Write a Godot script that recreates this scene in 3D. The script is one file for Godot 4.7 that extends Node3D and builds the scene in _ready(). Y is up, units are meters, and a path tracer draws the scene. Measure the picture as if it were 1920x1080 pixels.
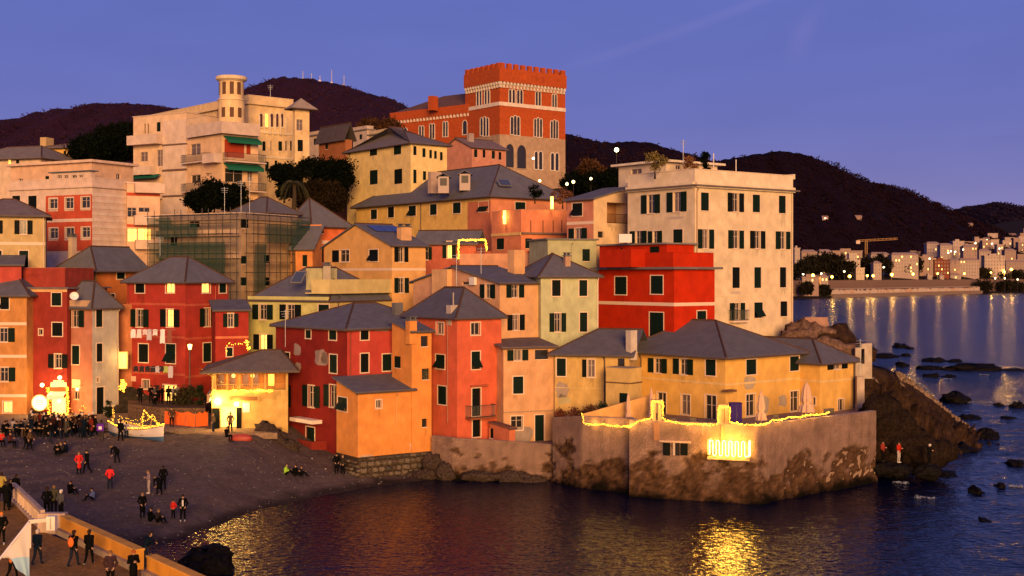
extends Node3D

# Plan units: metres. A picture position (px of 1920, py of 1080) at a depth of d metres becomes a place in the world.
const F := 2360.0
const HZ := 516.0
const EYE := 17.0

func at(px, py, d) -> Vector3:
	return Vector3((px - 960.0) / F * d, EYE - (py - HZ) / F * d, -d)

func hy(py, d) -> float:
	return EYE - (py - HZ) / F * d

func on_plan(px, d) -> Vector2:
	return Vector2((px - 960.0) / F * d, d)

# ------------------------------------------------------------------ mesh builder
class MB:
	var v := PackedVector3Array()
	var n := PackedVector3Array()
	var c := PackedColorArray()
	var u := PackedVector2Array()
	var col := Color(1, 1, 1)
	var colored := false
	var mapped := false
	func tri(a: Vector3, b: Vector3, d: Vector3):
		var m := (b - a).cross(d - a).normalized()
		v.append(a); v.append(d); v.append(b)
		n.append(m); n.append(m); n.append(m)
		c.append(col); c.append(col); c.append(col)
		if mapped:
			u.append(Vector2()); u.append(Vector2()); u.append(Vector2())
	func quad(a: Vector3, b: Vector3, d: Vector3, e: Vector3):
		tri(a, b, d)
		tri(a, d, e)
	func uvquad(a: Vector3, b: Vector3, d: Vector3, e: Vector3):
		mapped = true
		tri(a, b, d)
		tri(a, d, e)
		var k := u.size() - 6
		var q := [Vector2(0, 1), Vector2(1, 0), Vector2(1, 1), Vector2(0, 1), Vector2(0, 0), Vector2(1, 0)]
		for i in 6:
			u[k + i] = q[i]
	func tri_s(a: Vector3, b: Vector3, d: Vector3, na: Vector3, nb: Vector3, nd: Vector3):
		v.append(a); v.append(d); v.append(b)
		n.append(na); n.append(nd); n.append(nb)
		c.append(col); c.append(col); c.append(col)
		if mapped:
			u.append(Vector2()); u.append(Vector2()); u.append(Vector2())
	func poly(p: Array):
		for i in range(1, p.size() - 1):
			tri(p[0], p[i], p[i + 1])
	# a polygon seen from above, made a slab of thickness t hanging below it
	func slab(p: Array, t: float):
		var q: Array = p.duplicate()
		var m: Vector3 = (q[1] - q[0]).cross(q[2] - q[0])
		if m.y < 0:
			q.reverse()
		poly(q)
		var low := []
		for a in q:
			low.append(a - Vector3(0, t, 0))
		for i in q.size():
			var j := (i + 1) % q.size()
			quad(q[i], low[i], low[j], q[j])
		low.reverse()
		poly(low)
	func box(o: Vector3, x: Vector3, y: Vector3, z: Vector3):   # centre and three half axes (right handed)
		quad(o - x - y + z, o + x - y + z, o + x + y + z, o - x + y + z)
		quad(o + x - y - z, o - x - y - z, o - x + y - z, o + x + y - z)
		quad(o + x - y + z, o + x - y - z, o + x + y - z, o + x + y + z)
		quad(o - x - y - z, o - x - y + z, o - x + y + z, o - x + y - z)
		quad(o - x + y + z, o + x + y + z, o + x + y - z, o - x + y - z)
		quad(o - x - y - z, o + x - y - z, o + x - y + z, o - x - y + z)
	func cube(lo: Vector3, hi: Vector3):
		var h := (hi - lo) / 2
		box((lo + hi) / 2, Vector3(h.x, 0, 0), Vector3(0, h.y, 0), Vector3(0, 0, h.z))
	func bar(a: Vector3, b: Vector3, w: float, h: float):     # a rectangular bar from a to b
		var d := b - a
		var y := Vector3.UP if absf(d.normalized().y) < 0.95 else Vector3.RIGHT
		var x := d.cross(y).normalized()
		y = x.cross(d).normalized()
		box((a + b) / 2, x * w / 2, y * h / 2, -d / 2)
	func tube(p: Array, r: float, sides := 6, r2 := -1.0):
		if r2 < 0:
			r2 = r
		var rings := []
		for i in p.size():
			var d: Vector3 = (p[mini(i + 1, p.size() - 1)] - p[maxi(i - 1, 0)]).normalized()
			var x := d.cross(Vector3.UP if absf(d.y) < 0.95 else Vector3.RIGHT).normalized()
			var y := x.cross(d).normalized()
			var ring := []
			var rr := lerpf(r, r2, float(i) / maxf(1.0, p.size() - 1))
			for k in sides:
				var t := TAU * k / sides
				ring.append([p[i] + (x * cos(t) + y * sin(t)) * rr, x * cos(t) + y * sin(t)])
			rings.append(ring)
		for i in p.size() - 1:
			for k in sides:
				var l := (k + 1) % sides
				var A = rings[i][k]; var B = rings[i][l]; var C = rings[i + 1][l]; var D = rings[i + 1][k]
				tri_s(A[0], C[0], B[0], A[1], C[1], B[1])
				tri_s(A[0], D[0], C[0], A[1], D[1], C[1])
		for e in [0, p.size() - 1]:
			for k in range(1, sides - 1):
				if e != 0:
					tri(rings[e][0][0], rings[e][k + 1][0], rings[e][k][0])
				else:
					tri(rings[e][0][0], rings[e][k][0], rings[e][k + 1][0])
	func lathe(o: Vector3, prof: Array, sides := 12):          # prof: [radius, height] from the bottom up
		for i in prof.size() - 1:
			for k in sides:
				var t0 := TAU * k / sides
				var t1 := TAU * (k + 1) / sides
				var d0 := Vector3(cos(t0), 0, -sin(t0)); var d1 := Vector3(cos(t1), 0, -sin(t1))
				var A: Vector3 = o + d0 * prof[i][0] + Vector3(0, prof[i][1], 0)
				var B: Vector3 = o + d1 * prof[i][0] + Vector3(0, prof[i][1], 0)
				var C: Vector3 = o + d1 * prof[i + 1][0] + Vector3(0, prof[i + 1][1], 0)
				var D: Vector3 = o + d0 * prof[i + 1][0] + Vector3(0, prof[i + 1][1], 0)
				if prof[i][0] > 0.0001:
					tri(A, B, C)
				if prof[i + 1][0] > 0.0001:
					tri(A, C, D)
	func blob(o: Vector3, r: float):                           # an octahedron, for bulbs and knobs
		var e := [Vector3(r, 0, 0), Vector3(0, 0, -r), Vector3(-r, 0, 0), Vector3(0, 0, r)]
		for k in 4:
			tri(o + e[k], o + e[(k + 1) % 4], o + Vector3(0, r, 0))
			tri(o + e[(k + 1) % 4], o + e[k], o - Vector3(0, r, 0))
	func sheet(rows: Array, cols = null, flip := false):                     # rows of points, smooth shaded
		var h := rows.size()
		var w: int = rows[0].size()
		var nn := []
		for i in h:
			var line := PackedVector3Array()
			for j in w:
				var a: Vector3 = rows[i][mini(j + 1, w - 1)] - rows[i][maxi(j - 1, 0)]
				var b: Vector3 = rows[mini(i + 1, h - 1)][j] - rows[maxi(i - 1, 0)][j]
				var m := a.cross(b).normalized()
				line.append(-m if flip else m)
			nn.append(line)
		for i in h - 1:
			for j in w - 1:
				var q := [[i, j], [i, j + 1], [i + 1, j + 1], [i, j], [i + 1, j + 1], [i + 1, j]]
				if flip:
					q = [[i, j], [i + 1, j + 1], [i, j + 1], [i, j], [i + 1, j], [i + 1, j + 1]]
				for t in [0, 3]:
					for k in [0, 2, 1]:
						var e: Array = q[t + k]
						v.append(rows[e[0]][e[1]])
						n.append(nn[e[0]][e[1]])
						c.append(cols[e[0]][e[1]] if cols != null else col)
						if mapped:
							u.append(Vector2())
	func mesh(o: Vector3) -> ArrayMesh:
		var a := []
		a.resize(Mesh.ARRAY_MAX)
		var w := PackedVector3Array()
		w.resize(v.size())
		for i in v.size():
			w[i] = v[i] - o
		a[Mesh.ARRAY_VERTEX] = w
		a[Mesh.ARRAY_NORMAL] = n
		if colored:
			a[Mesh.ARRAY_COLOR] = c
		if mapped:
			a[Mesh.ARRAY_TEX_UV] = u
		var m := ArrayMesh.new()
		m.add_surface_from_arrays(Mesh.PRIMITIVE_TRIANGLES, a)
		return m

func where(node: Node) -> Vector3:
	var o := Vector3()
	while node != null and node != self:
		o += node.position
		node = node.get_parent()
	return o

# commits a builder as one named mesh under parent; the vertices were given in world places
func put(mb: MB, called: String, m: Material, parent: Node, base = null) -> MeshInstance3D:
	var o := MeshInstance3D.new()
	o.name = called
	if base != null:
		o.position = base - where(parent)
	parent.add_child(o, true)
	o.mesh = mb.mesh(where(o))
	o.material_override = null
	o.mesh.surface_set_material(0, m)
	return o

func tag(o: Node, label: String, category: String, group := "", kind := ""):
	o.set_meta("label", label)
	o.set_meta("category", category)
	if group != "":
		o.set_meta("group", group)
	if kind != "":
		o.set_meta("kind", kind)

func thing(called: String, label: String, category: String, base: Vector3, group := "") -> Node3D:
	var o := Node3D.new()
	o.name = called
	o.position = base
	add_child(o, true)
	tag(o, label, category, group)
	return o

func structure(mb: MB, called: String, m: Material) -> MeshInstance3D:
	var o := put(mb, called, m, self)
	o.set_meta("kind", "structure")
	return o

func stuff(o: Node):
	o.set_meta("kind", "stuff")

# ------------------------------------------------------------------ materials
var mats := {}
var rng := RandomNumberGenerator.new()

func noise_tex(freq: float, lo: float, hi: float, oct := 4, seed_ := 1, size := 512, type := FastNoiseLite.TYPE_SIMPLEX_SMOOTH, gamma := 1.0) -> NoiseTexture2D:
	var f := FastNoiseLite.new()
	f.seed = seed_
	f.noise_type = type
	f.frequency = freq
	f.fractal_octaves = oct
	var t := NoiseTexture2D.new()
	t.width = size; t.height = size
	t.seamless = true
	t.noise = f
	var g := Gradient.new()
	g.set_color(0, Color(lo, lo, lo)); g.set_color(1, Color(hi, hi, hi))
	if gamma != 1.0:
		g.add_point(0.5, Color.WHITE * lerpf(lo, hi, pow(0.5, gamma)))
	t.color_ramp = g
	return t

var T := {}

func textures():
	T.stain = noise_tex(0.012, 0.82, 1.0, 5, 11)
	T.streak = noise_tex(0.03, 0.89, 1.0, 4, 12)
	T.grain = noise_tex(0.06, 0.0, 1.0, 4, 13)
	T.slate = noise_tex(0.05, 0.68, 1.0, 3, 14, 512, FastNoiseLite.TYPE_CELLULAR)
	T.ground = noise_tex(0.03, 0.72, 1.0, 5, 15)
	T.pebble = noise_tex(0.08, 0.62, 1.0, 2, 16, 512, FastNoiseLite.TYPE_CELLULAR)
	T.forest = noise_tex(0.05, 0.4, 1.0, 4, 17)
	T.rock = noise_tex(0.02, 0.4, 1.0, 6, 18)

func lin(r, g, b, a := 1.0) -> Color:
	var c := Color(r, g, b).linear_to_srgb()
	c.a = a
	return c

func flat(r, g, b, rough := 0.85, metal := 0.0) -> StandardMaterial3D:
	var key := "f%s,%s,%s,%s,%s" % [r, g, b, rough, metal]
	if not mats.has(key):
		var m := StandardMaterial3D.new()
		m.albedo_color = lin(r, g, b)
		m.roughness = rough
		m.metallic = metal
		if rough >= 0.7:
			m.metallic_specular = 0.2
		mats[key] = m
	return mats[key]

func textured(r, g, b, tex, scale, rough := 0.9, detail = null, bump = null, bump_cm := 1.0) -> StandardMaterial3D:
	var key := "t%s,%s,%s,%s,%s,%s" % [r, g, b, tex, scale, rough]
	if not mats.has(key):
		var m := StandardMaterial3D.new()
		m.albedo_color = lin(r, g, b)
		m.albedo_texture = T[tex]
		m.roughness = rough
		m.metallic_specular = 0.15 if tex in ["forest", "rock", "ground"] else 0.25
		m.uv1_triplanar = true
		m.uv1_world_triplanar = true
		m.uv1_scale = scale
		if detail != null:
			m.detail_enabled = true
			m.detail_blend_mode = BaseMaterial3D.BLEND_MODE_MUL
			m.detail_albedo = T[detail[0]]
			m.detail_uv_layer = BaseMaterial3D.DETAIL_UV_2
			m.uv2_triplanar = true
			m.uv2_world_triplanar = true
			m.uv2_scale = detail[1]
		if bump != null:
			m.heightmap_enabled = true
			m.heightmap_texture = T[bump]
			m.heightmap_scale = bump_cm
		mats[key] = m
	return mats[key]

func stucco(r, g, b) -> StandardMaterial3D:
	return textured(r, g, b, "stain", Vector3(0.13, 0.09, 0.13), 0.92, ["streak", Vector3(0.55, 0.07, 0.55)], "grain", 0.6)

func slate(r := 0.2, g := 0.19, b := 0.215) -> StandardMaterial3D:
	return textured(r, g, b, "slate", Vector3(0.28, 0.9, 0.28), 0.8, ["stain", Vector3(0.12, 0.12, 0.12)], "slate", 2.0)

func glow(r, g, b, e) -> StandardMaterial3D:
	var key := "g%s,%s,%s,%s" % [r, g, b, e]
	if not mats.has(key):
		var m := StandardMaterial3D.new()
		m.albedo_color = lin(minf(1, r), minf(1, g), minf(1, b))
		m.emission_enabled = true
		m.emission = lin(r, g, b)
		m.emission_energy_multiplier = e
		mats[key] = m
	return mats[key]

func vertex_mat(rough := 0.9, tex = null, scale = null, bump_cm := 0.0) -> StandardMaterial3D:
	var key := "v%s%s%s" % [rough, tex, scale]
	if not mats.has(key):
		var m := StandardMaterial3D.new()
		m.vertex_color_use_as_albedo = true
		m.roughness = rough
		m.metallic_specular = 0.12
		if tex != null:
			m.albedo_texture = T[tex]
			m.uv1_triplanar = true
			m.uv1_world_triplanar = true
			m.uv1_scale = scale
			if bump_cm > 0:
				m.heightmap_enabled = true
				m.heightmap_texture = T[tex]
				m.heightmap_scale = bump_cm
		mats[key] = m
	return mats[key]

func glass() -> StandardMaterial3D:
	return flat(0.02, 0.018, 0.016, 0.12)

func lamp(o: Vector3, e: float, parent: Node, col := Color(1.0, 0.62, 0.2), size := 0.08, reach := 25.0):
	var l := OmniLight3D.new()
	l.name = "lamp_light"
	parent.add_child(l, true)
	l.position = o - where(parent)
	l.light_color = lin(col.r, col.g, col.b)
	l.light_energy = e
	l.light_size = size
	l.omni_range = reach
	l.omni_attenuation = 2.0
	l.shadow_enabled = true
	return l

# ------------------------------------------------------------------ houses
class Blk:
	var p := []           # plan corners: near, right, back, left
	var y0 := 0.0
	var y1 := 0.0
	var d0 := 0.0
	var holes := {"R": [], "B": [], "C": [], "L": []}
	var node: Node3D
	var r := Vector2()
	var l := Vector2()

# a four cornered block: its near corner stands at (px, depth), its right side recedes by th degrees; the sides end at the given px or after lm / rm metres
func block(node: Node3D, px, d, pl, pr, th, y0: float, y1: float, lm := 0.0, rm := 0.0) -> Blk:
	var k := Blk.new()
	k.node = node
	k.d0 = d
	k.y0 = y0; k.y1 = y1
	var t := deg_to_rad(th)
	var p0 := on_plan(px, d)
	k.r = Vector2(cos(t), sin(t))
	k.l = Vector2(-sin(t), cos(t))
	if rm == 0.0:
		var q: float = (pr - 960.0) / F
		rm = (q * d - p0.x) / (k.r.x - q * k.r.y)
	if lm == 0.0:
		var q: float = (pl - 960.0) / F
		lm = (q * d - p0.x) / (k.l.x - q * k.l.y)
	k.p = [p0, p0 + k.r * rm, p0 + k.r * rm + k.l * lm, p0 + k.l * lm]
	return k

func w3(p: Vector2, y: float) -> Vector3:
	return Vector3(p.x, y, -p.y)

func face(k: Blk, f: String) -> Array:   # [left plan corner, right plan corner]
	match f:
		"R": return [k.p[0], k.p[1]]
		"B": return [k.p[1], k.p[2]]
		"C": return [k.p[2], k.p[3]]
	return [k.p[3], k.p[0]]

# where a picture position lies on a side: metres from its left end, and height
func on_face(k: Blk, f: String, px, py) -> Vector2:
	var e := face(k, f)
	var a: Vector2 = e[0]
	var dir: Vector2 = (e[1] - a).normalized()
	var q: float = (px - 960.0) / F
	var u := (q * a.y - a.x) / (dir.x - q * dir.y)
	return Vector2(u, hy(py, a.y + dir.y * u))

# a local frame on a side: f.o + f.x*u + UP*v + f.n*w
class Frm:
	var o: Vector3
	var x: Vector3
	var n: Vector3
	func pt(u: float, v: float, w: float) -> Vector3:
		return Vector3(o.x, 0, o.z) + x * u + Vector3(0, v, 0) + n * w

func frame(k: Blk, f: String) -> Frm:
	var e := face(k, f)
	var m := Frm.new()
	m.o = w3(e[0], 0)
	m.x = (w3(e[1], 0) - m.o).normalized()
	m.n = m.x.cross(Vector3.UP)
	return m

func fbox(mb: MB, f: Frm, u0: float, u1: float, v0: float, v1: float, w0: float, w1: float):
	mb.box(f.pt((u0 + u1) / 2, (v0 + v1) / 2, (w0 + w1) / 2), f.x * (u1 - u0) / 2, Vector3(0, (v1 - v0) / 2, 0), f.n * (w1 - w0) / 2)

func walls(k: Blk, m: Material, per := {}, gables := {}, called := "wall"):
	var jobs := {}
	k.node.set_meta("wall_mat", m)
	for f in ["R", "B", "C", "L"]:
		var fm: Material = per.get(f, m)
		if not jobs.has(fm):
			jobs[fm] = MB.new()
		var mb: MB = jobs[fm]
		var fr := frame(k, f)
		var e := face(k, f)
		var ln: float = (e[1] - e[0]).length()
		var xs := [0.0, ln]
		var ys := [k.y0, k.y1 + 0.05]
		for h in k.holes[f]:
			xs.append_array([clampf(h[0], 0, ln), clampf(h[1], 0, ln)])
			ys.append_array([clampf(h[2], k.y0, k.y1), clampf(h[3], k.y0, k.y1)])
		xs.sort(); ys.sort()
		for i in xs.size() - 1:
			if xs[i + 1] - xs[i] < 0.001:
				continue
			for j in ys.size() - 1:
				if ys[j + 1] - ys[j] < 0.001:
					continue
				var cx: float = (xs[i] + xs[i + 1]) / 2
				var cy: float = (ys[j] + ys[j + 1]) / 2
				var free := true
				for h in k.holes[f]:
					if cx > h[0] and cx < h[1] and cy > h[2] and cy < h[3]:
						free = false
				if free:
					mb.quad(fr.pt(xs[i], ys[j], 0), fr.pt(xs[i + 1], ys[j], 0), fr.pt(xs[i + 1], ys[j + 1], 0), fr.pt(xs[i], ys[j + 1], 0))
		for h in k.holes[f]:
			var z: float = -h[4]
			mb.quad(fr.pt(h[0], h[2], 0), fr.pt(h[1], h[2], 0), fr.pt(h[1], h[2], z), fr.pt(h[0], h[2], z))
			mb.quad(fr.pt(h[1], h[3], 0), fr.pt(h[0], h[3], 0), fr.pt(h[0], h[3], z), fr.pt(h[1], h[3], z))
			mb.quad(fr.pt(h[0], h[3], 0), fr.pt(h[0], h[2], 0), fr.pt(h[0], h[2], z), fr.pt(h[0], h[3], z))
			mb.quad(fr.pt(h[1], h[2], 0), fr.pt(h[1], h[3], 0), fr.pt(h[1], h[3], z), fr.pt(h[1], h[2], z))
		if gables.has(f):
			var g: Array = gables[f]
			mb.tri(fr.pt(0, k.y1 + 0.05, 0), fr.pt(ln, k.y1 + 0.05, 0), fr.pt(ln * g[0], k.y1 + g[1], 0))
	for fm in jobs:
		put(jobs[fm], called, fm, k.node)
	weather(k, m, per)

var weather_seed := 1

# wear with shapes of its own: drips under sills, faded and damp blotches of plaster
func weather(k: Blk, m: Material, per: Dictionary):
	var g := RandomNumberGenerator.new()
	weather_seed += 1
	g.seed = weather_seed
	for f in ["R", "L"]:
		var fm: StandardMaterial3D = per.get(f, m)
		var fr := frame(k, f)
		var e := face(k, f)
		var ln: float = (e[1] - e[0]).length()
		var c: Color = fm.albedo_color.srgb_to_linear()
		for h in k.holes[f]:
			if g.randf() < 0.55:
				var w: float = (h[1] - h[0]) * g.randf_range(0.2, 0.8)
				var u: float = lerpf(h[0] + w / 2, h[1] - w / 2, g.randf())
				var d := g.randf_range(0.4, 1.5)
				var mb := MB.new()
				var n := 5
				for i in n:
					var a := u - w / 2 + w * i / n; var b := a + w / n
					var la := d * g.randf_range(0.3, 1.0)
					mb.quad(fr.pt(a, h[2] - 0.1 - la, 0.006), fr.pt(b, h[2] - 0.1 - la * g.randf_range(0.7, 1.0), 0.006), fr.pt(b, h[2] - 0.1, 0.006), fr.pt(a, h[2] - 0.1, 0.006))
				var s := 0.8 if g.randf() < 0.7 else 1.12
				put(mb, "sill_stain", stucco(snappedf(c.r * s, 0.01), snappedf(c.g * s, 0.005), snappedf(c.b * s, 0.005)), k.node)
		for i in int(ln / 2.5):
			var s := g.randf_range(0.84, 0.93) if g.randf() < 0.6 else g.randf_range(1.05, 1.14)
			var o := Vector2(g.randf_range(0.4, ln - 0.4), g.randf_range(k.y0 + 1.0, k.y1 - 0.5))
			var r := Vector2(g.randf_range(0.3, 1.1), g.randf_range(0.25, 0.9))
			var free := o.x - r.x > 0.05 and o.x + r.x < ln - 0.05 and o.y + r.y < k.y1 - 0.1
			for h in k.holes[f]:
				if o.x + r.x > h[0] - 0.15 and o.x - r.x < h[1] + 0.15 and o.y + r.y > h[2] - 0.2 and o.y - r.y < h[3] + 0.15:
					free = false
			if not free:
				continue
			var mb := MB.new()
			var ring := []
			for j in 16:
				var t := TAU * j / 16
				ring.append(fr.pt(o.x + cos(t) * r.x * g.randf_range(0.55, 1.0), o.y + sin(t) * r.y * g.randf_range(0.55, 1.0), 0.004))
			for j in 16:
				mb.tri(fr.pt(o.x, o.y, 0.004), ring[j], ring[(j + 1) % 16])
			put(mb, "worn_patch", stucco(snappedf(c.r * s, 0.01), snappedf(c.g * s, 0.005), snappedf(c.b * s, 0.005)), k.node)

var shutter_green: StandardMaterial3D
var shutter_dark: StandardMaterial3D
var shutter_grey: StandardMaterial3D
var surround_mat: StandardMaterial3D
var frame_white: StandardMaterial3D
var curtain: StandardMaterial3D

func leaf(mb: MB, f: Frm, u0: float, u1: float, v0: float, v1: float, w: float):   # one shutter leaf: rails, stiles and a sunk louvre field
	var s := minf(0.07, (u1 - u0) * 0.18)
	fbox(mb, f, u0, u0 + s, v0, v1, w, w + 0.05)
	fbox(mb, f, u1 - s, u1, v0, v1, w, w + 0.05)
	fbox(mb, f, u0 + s, u1 - s, v1 - s, v1, w, w + 0.048)
	fbox(mb, f, u0 + s, u1 - s, v0, v0 + s, w, w + 0.048)
	var m := (v0 + v1) / 2
	fbox(mb, f, u0 + s, u1 - s, m - s / 2, m + s / 2, w, w + 0.046)
	fbox(mb, f, u0 + s, u1 - s, v0 + s, m - s / 2, w + 0.005, w + 0.025)
	fbox(mb, f, u0 + s, u1 - s, m + s / 2, v1 - s, w + 0.005, w + 0.025)

func window_at(k: Blk, f: String, kind: String, u0: float, u1: float, v0: float, v1: float, trim := true, sm: Material = null):
	var fr := frame(k, f)
	var green: Material = sm if sm != null else [shutter_green, shutter_dark, shutter_green][rng.randi() % 3]
	var h0 := u0
	var h1 := u1
	if kind in ["o", "m"]:
		var w := u1 - u0
		h0 = u0 + w * 0.32; h1 = u1 - w * 0.32
	elif kind == "1":
		h0 = u0 + (u1 - u0) * 0.42
	var deep := 0.16 if kind in ["c", "h"] else 0.22
	k.holes[f].append([h0, h1, v0, v1, deep])
	var root: MeshInstance3D
	var s := 0.09
	var mb := MB.new()
	if trim:
		fbox(mb, fr, h0 - s, h0, v0 - s, v1 + s, -0.02, 0.03)
		fbox(mb, fr, h1, h1 + s, v0 - s, v1 + s, -0.02, 0.03)
		fbox(mb, fr, h0, h1, v1, v1 + s, -0.02, 0.032)
		fbox(mb, fr, h0 - s * 0.6, h1 + s * 0.6, v0 - s, v0, -0.02, 0.09)
	else:
		fbox(mb, fr, h0, h1, v0 - 0.04, v0 + 0.02, -0.1, 0.04)
	root = put(mb, "door" if kind == "d" else "window", surround_mat, k.node)
	if kind in ["c", "h", "d"]:
		if kind == "d":
			var g := MB.new()
			leaf(g, fr, h0 + 0.01, h1 - 0.01, v0 + 0.02, v1 - 0.01, -0.14)
			put(g, "door_leaf", green, root)
			return
		var mid := (h0 + h1) / 2
		var low := v0 + 0.01
		if kind == "h":
			low = lerpf(v0, v1, 0.55)
			var pn := MB.new()
			fbox(pn, fr, h0, h1, v0, v1, -0.2, -0.17)
			put(pn, "pane", glass(), root)
			for q in [[h0 + 0.02, mid - 0.005], [mid + 0.005, h1 - 0.02]]:
				var g := MB.new()
				var t: Vector3 = fr.pt((q[0] + q[1]) / 2, low, -0.02)
				var dn := (Vector3(0, -1, 0) * 0.8 + fr.n * 0.6).normalized() * (low - v0)
				var z := fr.x.cross(dn).normalized()
				g.box(t + dn / 2, fr.x * (q[1] - q[0]) / 2, -dn / 2, -z * 0.02)
				put(g, "shutter_flap", green, root)
		for q in [[h0 + 0.01, mid - 0.006], [mid + 0.006, h1 - 0.01]]:
			var g := MB.new()
			leaf(g, fr, q[0], q[1], low, v1 - 0.01, -0.07)
			put(g, "shutter", green, root)
		return
	# a glazed window
	var lit := kind in ["l", "m"]
	var pane := MB.new()
	fbox(pane, fr, h0, h1, v0, v1, -0.21, -0.18)
	var pm: Material = glass()
	if lit:
		pm = glow(1.0, 0.55, 0.1, 0.6)
	elif kind in ["o", "1", "g"] and rng.randf() < 0.3:
		pm = curtain
	put(pane, "pane", pm, root)
	if kind != "p":
		var g := MB.new()
		var b := 0.055
		var mid := (h0 + h1) / 2
		fbox(g, fr, h0, h0 + b, v0, v1, -0.18, -0.13)
		fbox(g, fr, h1 - b, h1, v0, v1, -0.18, -0.13)
		fbox(g, fr, h0 + b, h1 - b, v1 - b, v1, -0.18, -0.132)
		fbox(g, fr, h0 + b, h1 - b, v0, v0 + b, -0.18, -0.132)
		if h1 - h0 > 0.5:
			fbox(g, fr, mid - b * 0.6, mid + b * 0.6, v0 + b, v1 - b, -0.18, -0.128)
		if v1 - v0 > 1.1:
			fbox(g, fr, h0 + b, h1 - b, lerpf(v0, v1, 0.66), lerpf(v0, v1, 0.66) + 0.04, -0.18, -0.135)
		put(g, "frame", frame_white, root)
	if kind in ["o", "m"]:
		var lw := (u1 - u0) * 0.29
		for q in [[u0, u0 + lw], [u1 - lw, u1]]:
			var g := MB.new()
			leaf(g, fr, q[0], q[1], v0, v1, 0.035)
			put(g, "shutter", green, root)
	elif kind == "1":
		var g := MB.new()
		leaf(g, fr, u0, h0 - 0.08, v0, v1, 0.035)
		put(g, "shutter", green, root)

# one line per window: side kind x0 y0 x1 y1 in picture positions on that side
func windows(k: Blk, list: String, trim := true, sm: Material = null):
	for row in list.split(";"):
		var t := row.strip_edges().split(" ", false)
		if t.size() < 6:
			continue
		var x0 := t[2].to_float(); var y0 := t[3].to_float(); var x1 := t[4].to_float(); var y1 := t[5].to_float()
		var cy := (y0 + y1) / 2
		var cx := (x0 + x1) / 2
		var a := on_face(k, t[0], x0, cy).x
		var b := on_face(k, t[0], x1, cy).x
		window_at(k, t[0], t[1], a, b, on_face(k, t[0], cx, y1).y, on_face(k, t[0], cx, y0).y, trim and not t[1] == "p", sm)

func band(k: Blk, f: String, px, py, h := 0.28, m: Material = null, out := 0.035, called := "string_course"):
	var fr := frame(k, f)
	var e := face(k, f)
	var y := on_face(k, f, px, py).y
	var mb := MB.new()
	fbox(mb, fr, 0, (e[1] - e[0]).length(), y - h / 2, y + h / 2, -0.02, out)
	put(mb, called, m if m != null else surround_mat, k.node)

func patch(k: Blk, f: String, x0, y0, x1, y1, m: Material, called := "bare_plaster", out := 0.012):   # a thin coat of bare plaster with an uneven outline
	var fr := frame(k, f)
	var c := on_face(k, f, (x0 + x1) / 2.0, (y0 + y1) / 2.0)
	var a := on_face(k, f, x0, y1); var b := on_face(k, f, x1, y0)
	var rx := absf(b.x - a.x) / 2; var ry := absf(b.y - a.y) / 2
	var mb := MB.new()
	var ring := []
	for i in 14:
		var t := TAU * i / 14
		var s := rng.randf_range(0.75, 1.12)
		var q := Vector2(signf(cos(t)) * pow(absf(cos(t)), 0.6), signf(sin(t)) * pow(absf(sin(t)), 0.6)) * s
		ring.append(fr.pt(c.x + q.x * rx, c.y + q.y * ry, out))
	for i in 14:
		mb.tri(fr.pt(c.x, c.y, out), ring[i], ring[(i + 1) % 14])
		mb.quad(ring[i], ring[i] - fr.n * out, ring[(i + 1) % 14] - fr.n * out, ring[(i + 1) % 14])
	put(mb, called, m, k.node)

var gutter_mat: StandardMaterial3D
var ridge_mat: StandardMaterial3D

# a pitched roof: the ridge runs along "R" or "L", its ends drawn in by in0 (near end) and in1; 0 makes a gable
func roof(k: Blk, axis: String, rise: float, over: float, in0: float, in1: float, m: Material = null, caps := true, shift := 0.5) -> MeshInstance3D:
	if m == null:
		m = slate()
	var R: Vector2 = k.r; var L: Vector2 = k.l
	var e := [k.p[0] - R * over - L * over, k.p[1] + R * over - L * over, k.p[2] + R * over + L * over, k.p[3] - R * over + L * over]
	var y := k.y1 + 0.03
	var E := []
	for q in e:
		E.append(w3(q, y))
	var ra: Vector2; var rb: Vector2
	if axis == "R":
		ra = k.p[0].lerp(k.p[3], shift) + R * (in0 if in0 > 0 else -over)
		rb = k.p[1].lerp(k.p[2], shift) - R * (in1 if in1 > 0 else -over)
	else:
		ra = k.p[0].lerp(k.p[1], shift) + L * (in0 if in0 > 0 else -over)
		rb = k.p[3].lerp(k.p[2], shift) - L * (in1 if in1 > 0 else -over)
	var A := w3(ra, y + rise); var B := w3(rb, y + rise)
	var polys := []
	if axis == "R":
		polys = [[E[0], E[1], B, A], [E[2], E[3], A, B], [E[3], E[0], A], [E[1], E[2], B]]
	else:
		polys = [[E[3], E[0], A, B], [E[1], E[2], B, A], [E[0], E[1], A], [E[2], E[3], B]]
	if in0 <= 0:
		polys[2] = null
	if in1 <= 0:
		polys[3] = null
	var mb := MB.new()
	for q in polys:
		if q != null:
			mb.slab(q, 0.13)
	var o := put(mb, "roof", m, k.node)
	if caps:
		var cap := MB.new()
		if A.distance_to(B) > 0.2:
			cap.tube([A, B], 0.11, 6)
		var hips := [[E[0], A], [E[3], A], [E[1], B], [E[2], B]] if axis == "R" else [[E[0], A], [E[1], A], [E[3], B], [E[2], B]]
		for i in 4:
			if (i < 2 and in0 > 0) or (i >= 2 and in1 > 0):
				cap.tube(hips[i], 0.09, 6)
		put(cap, "ridge_cap", ridge_mat, o)
	var gut := MB.new()
	for q in polys:
		if q != null:
			gut.tube([q[0] - Vector3(0, 0.12, 0), q[1] - Vector3(0, 0.12, 0)], 0.09, 6)
	put(gut, "gutter", gutter_mat, o)
	return o

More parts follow.
